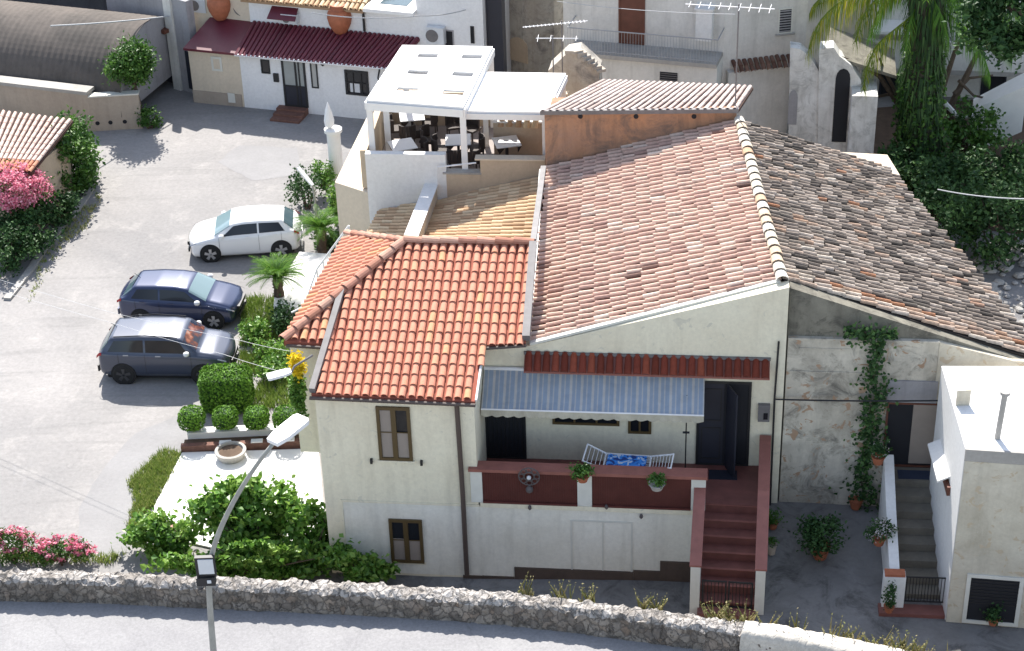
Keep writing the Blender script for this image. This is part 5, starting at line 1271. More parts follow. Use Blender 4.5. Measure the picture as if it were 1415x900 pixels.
# ================================================================== PATIO, planter and kerbs on the car park side
pt_ = MB(); pp_ = [G(*a) for a in ((252, 627, .012), (440, 622, .012), (452, 752, .012), (300, 760, .012), (203, 738, .012), (214, 700, .012))]
pt_.prism(pp_, (0, 0, .05)); setting('white_patio', pt_, MT['white_line'])
pw_ = thing('planter_wall', 'low whitewashed planter wall with brick edged soil bed along the white patio', 'planter', G(340, 615))
a, b = G(262, 606, 0), G(440, 598, 0); PWp = Plane(a, b); L_ = (b-a).length
MB().pbox(PWp, 0, -.1, L_, .38, -.02, .28).build('white_wall', MT['white_line'], pw_)
MB().pbox(PWp, -.1, -.1, L_, .16, .283, .62).build('soil_bed', MT['soil'], pw_)
MB().pbox(PWp, -.15, -.1, L_, .26, .623, .80).build('brick_edging', MT['brick_edge'], pw_)
m = MB()
for k in range(4): m.pbox(PWp, 1.0+k*.95, .262, 1.35+k*.95, .30, .62, .79)
m.build('white_caps', MT['white_line'], pw_)
bs_ = thing('stone_basin', 'round grey basin planter with dark soil set into the planter wall', 'planter', G(320, 634))
MB().lathe([(.36, 0), (.46, .28), (.47, .32), (.38, .33), (.36, .26), (.05, .24)], G(320, 634), 26).build('bowl', MT['concrete'], bs_)
MB().lathe([(.01, .25), (.35, .27), (.34, .28), (.02, .29)], G(320, 634), 20).build('soil', MT['soil'], bs_)
def ballfn(rx, rz, sq=2.6):
    def fn(rg):
        while True:
            v = Vector((rg.uniform(-1, 1), rg.uniform(-1, 1), rg.uniform(-1, 1)))
            L = (abs(v.x)**sq+abs(v.y)**sq+abs(v.z)**sq)**(1/sq)
            if .2 < L: break
        v /= L; n = Vector((v.x, v.y, v.z)).normalized(); v = Vector((v.x*rx, v.y*rx, v.z*rz)); return v, n
    return fn
for px, py, lb in ((268, 600, 'clipped round topiary ball at the left end of the planter wall'), (314, 599, 'clipped round topiary ball directly behind the stone basin'), (357, 599, 'clipped round topiary ball third along the planter wall, left of the lamp head'), (398, 600, 'clipped round topiary ball partly behind the street lamp head')):
    p = G(px, py, .2); o = thing('topiary_ball', lb, 'shrub', (p.x, p.y, .15), 'topiary balls on thin stems'); rg = random.Random(px)
    c = Vector((p.x, p.y, .78)); r_ = .40*rg.uniform(.95, 1.05)
    clipped(c, ballfn(r_, r_*.82), 1500, .075, px).build('ball', MT['leaf_topiary'], o)
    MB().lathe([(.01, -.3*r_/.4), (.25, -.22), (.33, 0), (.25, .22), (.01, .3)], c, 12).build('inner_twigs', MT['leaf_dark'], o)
    MB().tube([(p.x, p.y, .12), (p.x+.01, p.y, .5)], .022, 6).build('stem', MT['bark'], o)
# clipped box hedge
p = G(314, 575, 0); bx = thing('box_hedge', 'dark green rounded box hedge block behind the topiary balls', 'shrub', p); 
def boxfn(rx, ry, rz):
    def fn(rg):
        sq = 5
        while True:
            v = Vector((rg.uniform(-1, 1), rg.uniform(-1, 1), rg.uniform(-.8, 1)))
            L = (abs(v.x)**sq+abs(v.y)**sq+abs(v.z)**sq)**(1/sq)
            if .3 < L: break
        v /= L; return Vector((v.x*rx, v.y*ry, v.z*rz)), v.normalized()
    return fn
c = p+Vector((0, .45, .72)); clipped(c, boxfn(.80, .55, .68), 5200, .095, 5).build('foliage', MT['leaf_topiary'], bx)
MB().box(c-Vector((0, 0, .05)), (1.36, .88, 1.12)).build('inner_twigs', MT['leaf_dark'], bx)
# pinkish block stool on the patio
p = G(237, 739, .062); o = MB(); o.box((p.x, p.y, p.z+.16), (.34, .34, .32), .7); tag(o.build('stone_block', MT['pink_stone']), 'small pinkish cube block standing on the white patio', 'stone block')
# white raised platform by the cycads
q = [G(*a, .55) for a in ((378, 424), (400, 428), (440, 420), (470, 352), (414, 348), (396, 376), (380, 402))]
o = MB().prism(q, (0, 0, -.6)).build('white_platform', MT['white_line']); tag(o, 'low whitewashed platform between the cycads and the terracotta roof', 'platform')
# white stair railing left of the tiled roof
rl_ = thing('white_stair_railing', 'white metal stair railing between the cycads and the terracotta roof', 'railing', G(450, 390))
A1 = G(436, 400, 0); z_a, z_b = 1.5, 3.4
ra_, rb_ = G(438, 372, 2.6), G(482, 312, 4.3)
for dzz in (0, -.35, -.7): MB().tube([ra_+Vector((0, 0, dzz)), rb_+Vector((0, 0, dzz))], .035, 6).build('rail', MT['metal_white'], rl_)
for k in range(6):
    t_ = ra_.lerp(rb_, k/5); MB().tube([t_, t_-Vector((0, 0, 1.0))], .03, 6).build('baluster', MT['metal_white'], rl_)
MB().tube([ra_, ra_-Vector((.5, .3, 1.2)), ra_-Vector((.9, .5, 1.3))], .03, 6).build('end_rail', MT['metal_white'], rl_)
m = MB(); w__ = Vector((.9, .25, 0))
for k in range(12):
    t0 = (ra_-Vector((0, 0, 1.05))).lerp(rb_-Vector((0, 0, 1.05)), k/12); t1 = (ra_-Vector((0, 0, 1.05))).lerp(rb_-Vector((0, 0, 1.05)), (k+1)/12)
    m.prism([Vector((t0.x, t0.y, t1.z)), Vector((t0.x, t0.y, t1.z))+w__, Vector((t1.x, t1.y, t1.z))+w__, Vector((t1.x, t1.y, t1.z))], (0, 0, -.2))
m.build('stair_flight', MT['beige_pale'], rl_)
# ================================================================== STREET LAMPS
def led_head(mb, c, d, L, wd, th):
    d = Vector(d).normalized(); s = d.cross(Vector((0, 0, 1))).normalized(); n = s.cross(d)
    pts = [c-d*L*.5-s*wd*.35, c-d*L*.5+s*wd*.35, c-d*L*.2+s*wd*.5, c+d*L*.42+s*wd*.5, c+d*L*.5+s*wd*.38, c+d*L*.5-s*wd*.38, c+d*L*.42-s*wd*.5, c-d*L*.2-s*wd*.5]
    mb.prism(pts, n*th)
lp = AY(301, 960, 32.9)
lp = thing('street_lamp', 'tall curved street lamp with white flat head and square floodlight, in front of the parapet', 'street lamp', (lp.x, lp.y, 1.9))
YL = 32.9
path = [AY(*a, YL) for a in ((300, 955), (295, 900), (291, 850), (289, 808), (292, 770), (303, 735), (322, 695), (343, 660), (364, 630), (380, 610))]
path = resample(path, .25); 
base0 = path[0].copy(); path = [Vector((base0.x+.02, base0.y, min(1.6, base0.z-.1)))]+path
n_ = len(path)
MT['galv'] = plain('galvanised_steel', (.36, .36, .33), .5, .2, var=.3)
MB().tube(path, [.085-.042*i/n_ for i in range(n_)], 12).build('pole', MT['galv'], lp, smooth=True)
tip = path[-1]; dh = Vector((.62, .78, .10)).normalized(); m = MB(); led_head(m, tip+dh*.42-Vector((0, 0, .03)), dh, 1.0, .44, .1); m.build('lamp_head', MT['metal_white'], lp)
fc = AY(284, 782, YL-.16); m = MB()
nf = Vector((0, -.85, .25)).normalized()
m.box(fc, (.44, .10, .52)); fl_h = m.build('floodlight', MT['metal_dark'], lp)
MB().box(fc+Vector((.02, -.06, .02)), (.34, .03, .40)).build('lens', MT['panel_white'], fl_h)
fc2 = AY(285, 800, YL-.16); m = MB(); m.box(fc2+Vector((0, 0, -.02)), (.42, .2, .22)); fl2 = m.build('control_box', MT['metal_dark'], lp)
MB().box(fc2+Vector((.08, -.11, .0)), (.09, .02, .08)).build('label_plate', MT['panel_white'], fl2)
# lamp on the corner of the cream house
c_ = AY(386, 519, 39.6); wl = thing('wall_lamp', 'flat white lamp head on a bracket at the left corner of the cream house', 'wall lamp', c_)
w0 = FW.pt(uL-.0, AY(436, 503, 39.5).z, -.25)
MB().tube([w0, w0.lerp(c_, .55)+Vector((0, 0, .0)), c_+Vector((.28, 0, .02))], .03, 8).build('bracket', MT['metal_grey'], wl)
m = MB(); led_head(m, c_+Vector((0, 0, 0)), Vector((-.92, -.3, -.08)), .62, .28, .07); m.build('lamp_head', MT['metal_white'], wl)
# lamp by the far cycad
l2 = G(440, 322, 0); o = thing('street_lamp', 'slim street lamp with long white head beside the far cycad', 'street lamp', l2)
t2 = Vector((l2.x-.02, l2.y, 1.55))
MB().tube([l2, t2, t2+Vector((-.04, .03, .35))], .04, 8).build('pole', MT['galv'], o)
e2_ = AY(411, 232, t2.y+.4); s2_ = t2+Vector((-.04, .03, .35)); m = MB(); d2_ = (e2_-s2_); led_head(m, s2_+d2_*.5, d2_, d2_.length, .16, .06); m.build('lamp_head', MT['metal_white'], o)
# white pillar with closed parasol
pb = G(467, 258, 0); o = thing('white_pillar', 'round white pillar at the near corner of the beige wing', 'pillar', pb)
MB().lathe([(.26, 0), (.26, 2.25), (.34, 2.3), (.34, 2.42), (.2, 2.44)], pb, 20).build('shaft', MT['white_line'], o)
pc = thing('closed_parasol', 'furled white parasol standing on the white pillar', 'parasol', pb+Vector((-.12, 0, 2.44)))
q = pb+Vector((-.12, 0, 2.44)); MB().lathe([(.05, 0), (.17, .12), (.20, .35), (.13, .7), (.05, .95), (.015, 1.05)], q, 9).build('folded_cloth', MT['white_cloth'], pc)
# ================================================================== CARS
def carpaint(name, c, rough=.25):
    m, t, b = newmat(name); b.inputs['Base Color'].default_value = (*c, 1); b.inputs['Roughness'].default_value = rough
    b.inputs['Coat Weight'].default_value = .6; b.inputs['Coat Roughness'].default_value = .08; b.inputs['Metallic'].default_value = .25 if sum(c) < 1 else 0; return m
def car(name, label, paint, loc, yaw, L, W, H, wb, prof, wheel_r=.32, rails=False, tall=False, red_dash=False):
    o = thing(name, label, 'car', loc); o.rotation_euler = (0, 0, yaw)
    # stations: x from front(+) to rear(-)
    def cr(a, b, c, d, t): return 0.5*((2*b)+(-a+c)*t+(2*a-5*b+4*c-d)*t*t+(-a+3*b-3*c+d)*t**3)
    N = len(prof)
    def stn(s):
        s = min(1, max(0, s)); i = 0
        while i < N-2 and prof[i+1][0] < s: i += 1
        t = (s-prof[i][0])/(prof[i+1][0]-prof[i][0]); a, b, c, d = prof[max(i-1, 0)], prof[i], prof[i+1], prof[min(i+2, N-1)]
        out = [cr(a[k], b[k], c[k], d[k], t) if k < 3 else b[k]*(1-t)+c[k]*t for k in range(1, 6)]
        return out
    def S(s, t):
        zb, zbelt, ztop, wf, tf = stn(s); w2 = W/2*wf
        P = [(w2*.88, zb), (w2*.985, zb+.10), (w2, (zb+zbelt)*.5+.04), (w2*.985, zbelt-.03), (w2*.95, zbelt+.01), (w2*tf, ztop-.045), (w2*tf*.93, ztop-.008), (w2*tf*.55, ztop+.012), (0, ztop+.018)]
        sg = 1 if t >= 0 else -1; a = (8-abs(t)) if False else abs(t)
        i = min(7, int(a)); f = a-i
        y = P[i][0]*(1-f)+P[i+1][0]*f; z = P[i][1]*(1-f)+P[i+1][1]*f
        return Vector((L/2-L*s, sg*y, z))
    NS_ = 56; ts = [0, .5, 1, 1.5, 2, 2.5, 3, 3.5, 4, 4.5, 5, 5.5, 6, 6.5, 7, 7.5, 8]
    row = [(1, t) for t in ts]+[(-1, t) for t in ts[-2::-1]]
    m = MB(); vs = []; fs = []; n = len(row)
    for i in range(NS_+1):
        s = i/NS_
        for sg, t in row:
            p = S(s, t if t > 0 else 1e-6); p = Vector((p.x, abs(p.y)*sg, p.z))
            bul = (abs(p.y)/(W/2))**2
            if s < .06: p.x -= bul*.22*(1-s/.06)
            if s > .95: p.x += bul*.14*((s-.95)/.05)
            vs.append(p)
    for i in range(NS_):
        for k in range(n-1): fs.append((i*n+k, i*n+k+1, (i+1)*n+k+1, (i+1)*n+k))
        fs.append((i*n+n-1, i*n, (i+1)*n, (i+1)*n+n-1))
    fs.append(tuple(range(n-1, -1, -1))); fs.append(tuple(NS_*n+k for k in range(n)))
    m.mesh(vs, fs); body = m.build('body', paint, o, smooth=True, local=True)
    def patch(s0, s1, t0, t1, sg, off, nu=8, nv=5, s0t=None, s1t=None):
        q = MB(); V = []; Fc = []
        for i in range(nu+1):
            for j in range(nv+1):
                v = j/nv; a0 = s0+(0 if s0t is None else (s0t-s0)*v); a1 = s1+(0 if s1t is None else (s1t-s1)*v)
                s = a0+(a1-a0)*i/nu; t = t0+(t1-t0)*v
                p = S(s, t); e1 = S(min(1, s+.004), t)-S(max(0, s-.004), t); e2 = S(s, min(8, t+.02))-S(s, max(0, t-.02))
                nn = e1.cross(e2); nn.normalize()
                if nn.z < -.2 or (abs(nn.z) < .3 and nn.y < 0): nn = -nn
                p = p+nn*off; V.append(Vector((p.x, p.y*sg, p.z)))
        for i in range(nu):
            for j in range(nv): Fc.append((i*(nv+1)+j, (i+1)*(nv+1)+j, (i+1)*(nv+1)+j+1, i*(nv+1)+j+1))
        q.mesh(V, Fc); return q
    G_ = prof_idx = None
    sc0, sr0, sr1, sg1 = prof_marks[prof is HATCH]
    def both(mb1, mb2):
        b = len(mb1.v); mb1.v += mb2.v; mb1.f += [tuple(x+b for x in f) for f in mb2.f]; mb1.r += mb2.r; return mb1
    gl = both(patch(sc0+.015, sr0-.012, 5.0, 8, 1, .008), patch(sc0+.015, sr0-.012, 5.0, 8, -1, .008)); gl.build('windscreen', MT['glass_wind'] if not red_dash else MT['glass_red'], o, local=True, smooth=True)
    gl = both(patch(sr1+.015, sg1-.01, 5.0, 8, 1, .008), patch(sr1+.015, sg1-.01, 5.0, 8, -1, .008)); gl.build('rear_window', MT['glass_sky'], o, local=True, smooth=True)
    mid = (sr0+sr1)/2+.01
    for sg in (1, -1):
        patch(sc0+.06, mid-.008, 4.12, 4.9, sg, .007, s0t=sr0+.02).build('side_window', MT['glass_dark'], o, local=True, smooth=True)
        patch(mid+.008, sr1+.02, 4.12, 4.9, sg, .007, s1t=sr1-.03).build('side_window', MT['glass_dark'], o, local=True, smooth=True)
        hl = patch(.025, .085, 3.1, 3.9, sg, .012, nu=4, nv=3); hl.build('headlight', MT['lamp_lens'], o, local=True, smooth=True)
        tl_ = patch(.945, .985, 2.9, 4.0, sg, .012, nu=4, nv=3); tl_.build('tail_light', MT['lamp_red'], o, local=True, smooth=True)
        sl_ = patch(.24, .76, .5, 1.1, sg, .012, nu=6, nv=2); sl_.build('sill_trim', MT['trim_grey'] if rails else paint, o, local=True)
        for xh in (mid+.14, mid-.10):
            p = S(xh, 3.2); MB().box((p.x, sg*(p.y+.01), p.z), (.17, .03, .028)).build('door_handle', MT['lamp_lens'] if rails else paint, o, local=True)
        p = S(sc0+.075, 4.2); mir = MB(); cx, cy, cz_ = p.x, sg*(p.y+.12), p.z+.05
        mir.lathe([(.02, -.08), (.085, -.05), (.10, 0), (.085, .05), (.02, .08)], (cx, cy, cz_), 10); mir.build('mirror', MT['metal_white'] if rails or 'white' in label else paint, o, local=True, smooth=True)
        if rails:
            MB().tube([S(sr0+.03, 5.9)*1+Vector((0, 0, .04)), S((sr0+sr1)/2, 5.9)+Vector((0, 0, .06)), S(sr1-.03, 5.9)+Vector((0, 0, .04))] if sg > 0 else [Vector((v.x, -v.y, v.z)) for v in (S(sr0+.03, 5.9)+Vector((0, 0, .04)), S((sr0+sr1)/2, 5.9)+Vector((0, 0, .06)), S(sr1-.03, 5.9)+Vector((0, 0, .04)))], .018, 6).build('roof_rail', MT['metal_dark'], o, local=True)
        # door seams
        for xs_ in (sc0+.05, mid, mid+.20):
            q = MB(); pts = [S(xs_, t)+Vector((0, .004, 0)) for t in (1.2, 2, 2.6, 3.2, 3.9)]; pts = [Vector((v.x, v.y*sg, v.z)) for v in pts]; q.tube(pts, .006, 4); q.build('door_seam', MT['metal_dark'], o, local=True)
    fo = {True: .80, False: .86}[prof is HATCH]
    xf = L/2-fo; 
    for x in (xf, xf-wb):
        for sg in (1, -1):
            y = sg*(W/2-.012)
            MB().tube([(x, sg*(W/2-.25), wheel_r+.02), (x, sg*(W/2+.006), wheel_r+.02)], wheel_r+.055, 26).build('wheel_arch', MT['tyre'], o, local=True)
            wh_ = MB().tube([(x, sg*(W/2-.2), wheel_r), (x, sg*(W/2+.008), wheel_r), (x, sg*(W/2+.022), wheel_r)], [wheel_r, wheel_r, wheel_r-.03], 26).build('wheel', MT['tyre'], o, local=True)
            rm = MB(); yy = W/2+.02
            for k in range(5):
                a = k*math.tau/5+.3; d = Vector((math.cos(a), 0, math.sin(a))); n2 = Vector((-math.sin(a), 0, math.cos(a)))
                c1 = Vector((x, sg*yy, wheel_r)); rm.prism([c1-n2*.035, c1+n2*.035, c1+n2*.055+d*(wheel_r*.66), c1-n2*.055+d*(wheel_r*.66)], (0, sg*.012, 0))
            rm.lathe([(.05, 0), (.05, .01)], (x, sg*yy, wheel_r), 8)
            rm.build('rim', MT['alloy_dark'] if rails else MT['alloy'], o, local=True); LOC  # rim is a child of the wheel below
            bpy.context.scene.collection.objects[-1].parent = wh_ if False else bpy.context.scene.collection.objects[-1].parent
            rmo = [c for c in o.children if c.name.startswith('rim')][-1]; rmo.parent = wh_
    # grille, bumper trims, number plates
    xg = L/2+.006
    MB().box((L/2-.03, 0, .60), (.09, W*.50, .13)).build('grille', MT['metal_dark'], o, local=True)
    MB().box((L/2-.02, 0, .34), (.06, W*.55, .12)).build('lower_intake', MT['metal_dark'], o, local=True)
    MB().box((-L/2-.0, 0, .42), (.05, W*.7, .22)).build('rear_bumper_trim', MT['metal_dark'] if rails else paint, o, local=True)
    MB().box((-L/2+.0, 0, .74), (.05, .5, .11)).build('number_plate', MT['panel_white'], o, local=True)
    p = S(sr1-.02, 8); MB().tube([p+Vector((0, 0, .0)), p+Vector((-.18, 0, .16))], .008, 5).build('roof_aerial', MT['metal_dark'], o, local=True)
    MB().box((.0, 0, .2), (L*.86, W*.8, .12)).build('underbody', MT['tyre'], o, local=True)
    return o
MT['glass_wind'] = glassy('windscreen_glass', (.16, .23, .25), .05); 
m_, t_, b_ = newmat('windscreen_with_red_dash'); f_ = nz(t_, 2.6, 3, .5, posn(t_), .2)
t_.links.new(ramp(t_, f_, [(.50, (.02, .03, .055)), (.58, (.12, .04, .03)), (.66, (.30, .12, .08)), (.74, (.36, .28, .25))]), b_.inputs['Base Color']); b_.inputs['Roughness'].default_value = .08; MT['glass_red'] = m_
MT['lamp_lens'] = plain('clear_lens', (.45, .46, .48), .15, .3); MT['lamp_red'] = plain('red_lens', (.35, .02, .02), .2); MT['tyre'] = plain('tyre_rubber', (.015, .015, .016), .8)
MT['alloy'] = plain('alloy_rim', (.45, .45, .46), .35, .6); MT['alloy_dark'] = plain('dark_alloy_rim', (.09, .09, .095), .35, .6); MT['trim_grey'] = plain('sill_trim', (.35, .36, .38), .4)
#        s    zb   zbelt ztop  w    tf
HATCH = [(0, .30, .58, .62, .80, .90), (.03, .20, .68, .74, .92, .90), (.12, .18, .80, .88, .98, .88), (.235, .18, .90, .99, 1, .86), (.40, .18, .93, 1.36, 1, .76), (.50, .18, .94, 1.42, 1, .745), (.66, .18, .96, 1.43, 1, .74), (.845, .19, .99, 1.385, .985, .71), (.945, .24, 1.02, 1.06, .95, .84), (.985, .28, .92, .97, .90, .86), (1, .34, .82, .86, .84, .86)]
SUV = [(0, .34, .66, .72, .82, .92), (.025, .26, .84, .92, .93, .92), (.12, .25, .96, 1.05, .98, .90), (.23, .25, 1.03, 1.12, 1, .88), (.345, .25, 1.06, 1.56, 1, .80), (.45, .25, 1.06, 1.62, 1, .79), (.66, .25, 1.08, 1.625, 1, .78), (.88, .26, 1.10, 1.56, .985, .76), (.96, .30, 1.10, 1.14, .95, .86), (.985, .34, .98, 1.04, .92, .88), (1, .40, .86, .9, .86, .88)]
prof_marks = {True: (.235, .40, .845, .945), False: (.23, .345, .88, .96)}
MT['paint_white'] = carpaint('white_paint', (.74, .74, .74)); MT['paint_blue'] = carpaint('deep_blue_paint', (.022, .034, .085), .28); MT['paint_slate'] = carpaint('slate_blue_paint', (.045, .055, .085), .3)
car('white_car', 'white five door hatchback parked alone facing left', MT['paint_white'], (-9.42, 58.4, 0), R(183.5), 4.02, 1.72, 1.45, 2.50, HATCH, .32)
car('blue_car', 'dark blue hatchback parked between the white car and the slate grey one', MT['paint_blue'], (-11.05, 53.85, 0), R(-7), 4.12, 1.72, 1.45, 2.48, HATCH, .31)
car('grey_blue_car', 'slate blue tall crossover with pale mirrors, nearest the box hedge', MT['paint_slate'], (-11.02, 50.4, 0), R(-4.5), 4.3, 1.80, 1.6, 2.57, SUV, .35, rails=True, red_dash=True)
# ================================================================== VEGETATION on the car park side
def inpoly_pts(poly, n, rg):
    xs = [p.x for p in poly]; ys = [p.y for p in poly]; out = []
    while len(out) < n:
        x, y = rg.uniform(min(xs), max(xs)), rg.uniform(min(ys), max(ys))
        if inside(x, y, poly): out.append((x, y))
    return out
rg = random.Random(77); gm = MB()
def blades(poly, n, h, z=0.0, tint=0.0, sp=.03):
    for x, y in inpoly_pts([G(*a, z) for a in poly], n, rg):
        if noise.noise(Vector((x*1.1, y*1.1, 0))) < -.18: continue
        for k in range(4):
            a = rg.uniform(0, 6.28); hh = h*rg.uniform(.5, 1.3); w_ = sp*.5
            p = Vector((x+rg.gauss(0, .05), y+rg.gauss(0, .05), z)); t_ = p+Vector((math.cos(a)*hh*.6, math.sin(a)*hh*.6, hh))
            sd = Vector((-math.sin(a), math.cos(a), 0))*w_
            gm.mesh([p-sd, p+sd, t_], [(0, 1, 2)], min(1, max(0, rg.uniform(0, .7)+tint)))
blades([(232, 618), (254, 626), (212, 700), (202, 742), (176, 735), (188, 690), (178, 665)], 1500, .17, tint=.15)
blades([(332, 412), (376, 410), (402, 460), (400, 560), (350, 572), (352, 520), (330, 500), (335, 460)], 2200, .2, tint=0)
blades([(88, 300), (128, 262), (140, 275), (120, 315), (92, 335)], 260, .1, tint=.5)
blades([(60, 330), (88, 300), (95, 330), (40, 420)], 120, .12, tint=.3)
blades([(0, 776), (180, 780), (180, 768), (0, 762)], 300, .2, tint=.2)
blades([(380, 408), (405, 420), (410, 470), (395, 470)], 400, .2)
tag(gm.build('grass', MT['grass']), 'patchy dry grass and weeds on the car park verges', 'grass', kind='stuff')
def trunktree(name, label, base, h, crown, rad, n, leaf, mat, seed, tr=.08, **kw):
    base = Vector(base); o = thing(name, label, 'tree', base); c = Vector(crown); rg = random.Random(seed)
    m = MB(); m.tube([base, base.lerp(c, .4)+Vector((.05, 0, 0)), c], [tr*1.2, tr, tr*.5], 8)
    m.build('trunk', MT['bark'], o)
    for k in range(5):
        a = k*1.3; e = c+Vector((math.cos(a)*rad[0]*.6, math.sin(a)*rad[1]*.6, rad[2]*rg.uniform(-.1, .6)))
        MB().tube([base.lerp(c, .55), base.lerp(c, .8)+(e-c)*.4, e], [tr*.5, tr*.35, tr*.1], 5).build('limb', MT['bark'], o)
    foliage(c, rad, n, leaf, seed, **kw).build('crown', MT[mat], o); return o
b = G(198, 173); trunktree('bushy_tree', 'small round bright green tree at the corner of the boundary wall', b, 3, b+Vector((-.25, .1, 2.75)), (.9, .9, .9), 5200, .16, 'leaf', 3, clumps=34, clump_r=.5, shell=.1)
bush('garden_shrub', 'low dark shrub at the foot of the small round tree', G(206, 163, .45), (.55, .5, .45), 700, .13, 'leaf', 4)
# fig mass behind the parapet
grp = 'broad leaved fig shrubs behind the parapet'
bush('fig_shrub', 'tall broad leaved fig shrub over the white patio behind the street lamp', G(350, 718, 1.15), (1.8, .95, 1.2), 4200, .22, 'leaf_fig', 11, group=grp, clumps=46, clump_r=.26, shell=.2, asp=.75)
bush('fig_shrub', 'low leafy fig shrub at the left corner of the white patio', G(222, 742, .65), (1.2, .65, .72), 2100, .18, 'leaf_fig', 12, group=grp, clumps=26, clump_r=.3, shell=.2, asp=.75)
bush('fig_shrub', 'leafy fig shrub against the corner of the cream house under the patio', G(430, 745, .95), (.95, .6, 1.0), 2000, .19, 'leaf_fig', 13, group=grp, clumps=22, clump_r=.34, shell=.2, asp=.75)
bush('fig_shrub', 'low spreading fig shrub along the parapet below the lower shuttered window', G(495, 778, .8), (.95, .5, .65), 1500, .18, 'leaf_fig', 14, group=grp, clumps=18, clump_r=.34, shell=.2, asp=.75)
bush('fig_shrub', 'dense low fig shrub along the parapet under the tall fig shrub', G(350, 775, .75), (2.6, .5, .62), 4200, .19, 'leaf_fig', 15, group=grp, clumps=44, clump_r=.24, shell=.2, asp=.75)
def oleander(label, c, rad, n, nf, seed, group=None, top=-.2):
    o = bush('oleander', label, c, rad, n, .15, 'leaf', seed, group=group, asp=.28, clumps=30, clump_r=.35)
    rg = random.Random(seed+1); m = MB(); c = Vector(c); cl = []
    for k in range(max(6, nf//26)):
        while True:
            v = Vector((rg.uniform(-1, 1), rg.uniform(-1, .8), rg.uniform(top, 1)))
            if .6 < v.length < 1: break
        cl.append(v)
    for k in range(nf):
        v = rg.choice(cl)+Vector((rg.gauss(0, .08), rg.gauss(0, .08), rg.gauss(0, .07)))
        leafquad(m, Vector((c.x+v.x*rad[0], c.y+v.y*rad[1], c.z+v.z*rad[2])), .085, rg, 1, .9)
    m.build('flowers', MT['flower_pink'], o); return o
og = 'pink flowering oleanders'
oleander('big pink flowering oleander in front of the left tiled roof corner', G(20, 268, 1.7), (1.3, 1.1, 1.05), 1500, 6500, 21, og)
oleander('pink oleander in the bottom left corner behind the parapet', G(12, 752, .6), (.85, .45, .6), 900, 1000, 22, og)
oleander('spreading pink oleander right of the corner oleander along the parapet', G(85, 762, .42), (1.0, .4, .45), 1100, 900, 23, og)
bush('hedge_bush', 'tall dark leafy bush under the left tiled roof corner', G(98, 215, 1.4), (1.0, 1.9, 1.5), 6000, .18, 'leaf', 31, clumps=60, clump_r=.3, shell=.3)
bush('hedge_bush', 'dark bush below the tall leafy bush along the car park edge', G(75, 285, .8), (.95, 1.1, .8), 2000, .15, 'leaf_dark', 32, clumps=30, clump_r=.3)
bush('hedge_bush', 'shaded bush under the big pink oleander at the left edge', G(8, 345, .8), (1.0, 1.3, .8), 1800, .15, 'leaf_dark', 33, clumps=30, clump_r=.3)
bush('hedge_bush', 'dark bush behind the pink oleander beside the tiled roof', G(45, 250, .9), (1.0, 1.3, .9), 1800, .15, 'leaf_dark', 34, clumps=30, clump_r=.3)
bush('hedge_bush', 'broad dark bush against the wall of the left edge house behind the oleander', G(62, 228, 1.0), (1.2, 1.3, 1.1), 3200, .16, 'leaf_dark', 35, clumps=34, clump_r=.3)
bush('hedge_bush', 'dark spreading bush between the oleander and the kerb', G(38, 318, .7), (1.3, 1.3, .8), 3000, .16, 'leaf_dark', 36, clumps=34, clump_r=.3)
# low stone kerb in front of the hedge
kp = resample([G(*a, 0) for a in ((128, 258), (112, 285), (88, 312), (62, 345), (38, 380), (10, 415))], .5)
m = MB()
for a, b in zip(kp, kp[1:]):
    d = (b-a).normalized(); s = Vector((d.y, -d.x, 0))*.13; m.prism([a-s, b-s, b+s, a+s], (0, 0, .09))
tag(m.build('garden_kerb', MT['concrete']), 'low rough concrete kerb edging the left hedge', 'kerb')
# shrubs and cycads between cars and house
cycad('cycad', 'near cycad with arching fronds right of the white car', G(388, 428), 1.25, 1.12, 72, 41, group='cycads beside the parked cars')
cycad('cycad', 'far cycad with pale bright fronds behind the white car', G(446, 352), 1.05, 1.05, 64, 42, group='cycads beside the parked cars')
for px, py, z, rad, mat, sd_, lb in ((352, 456, .45, (.5, .6, .5), 'leaf_fig', 51, 'bright green shrub at the nose of the dark blue car'), (372, 486, .4, (.5, .5, .45), 'leaf_fig', 52, 'bright green shrub at the nose of the slate crossover'),
        (398, 440, .5, (.55, .8, .55), 'leaf_dark', 53, 'dark shrub under the terracotta roof edge by the near cycad'), (422, 262, .8, (.75, .9, .8), 'leaf_dark', 54, 'dark shrub below the slim street lamp'),
        (466, 280, 1.0, (.35, .6, .9), 'leaf_fig', 55, 'bright climbing shrub against the white terrace wall'), (446, 240, .9, (.4, .6, .6), 'leaf_fig', 56, 'small bright shrub at the foot of the white pillar'),
        (455, 330, .4, (.6, .5, .45), 'leaf_dark', 57, 'dark shrub at the foot of the far cycad'), (380, 510, .35, (.5, .6, .35), 'leaf_fig', 58, 'low green shrub behind the box hedge')):
    bush('garden_shrub', lb, G(px, py, z), rad, 900, .13, mat, sd_, clumps=16, clump_r=.5)
# yellow flowering climber on the house corner
yb_ = AY(413, 590, 40.3); o = thing('yellow_climber', 'narrow climbing plant topped with yellow flowers at the left corner of the cream house', 'plant', yb_)
foliage(AY(412, 540, 40.3), (.24, .2, .85), 1300, .12, 61, clumps=20, clump_r=.4).build('foliage', MT['leaf_fig'], o)
foliage(AY(411, 505, 40.25), (.2, .18, .34), 900, .10, 62, clumps=16, clump_r=.7, shell=.0).build('flowers', MT['flower_yellow'], o)
MB().tube([yb_, AY(411, 520, 40.3)], .03, 6).build('stems', MT['bark'], o)
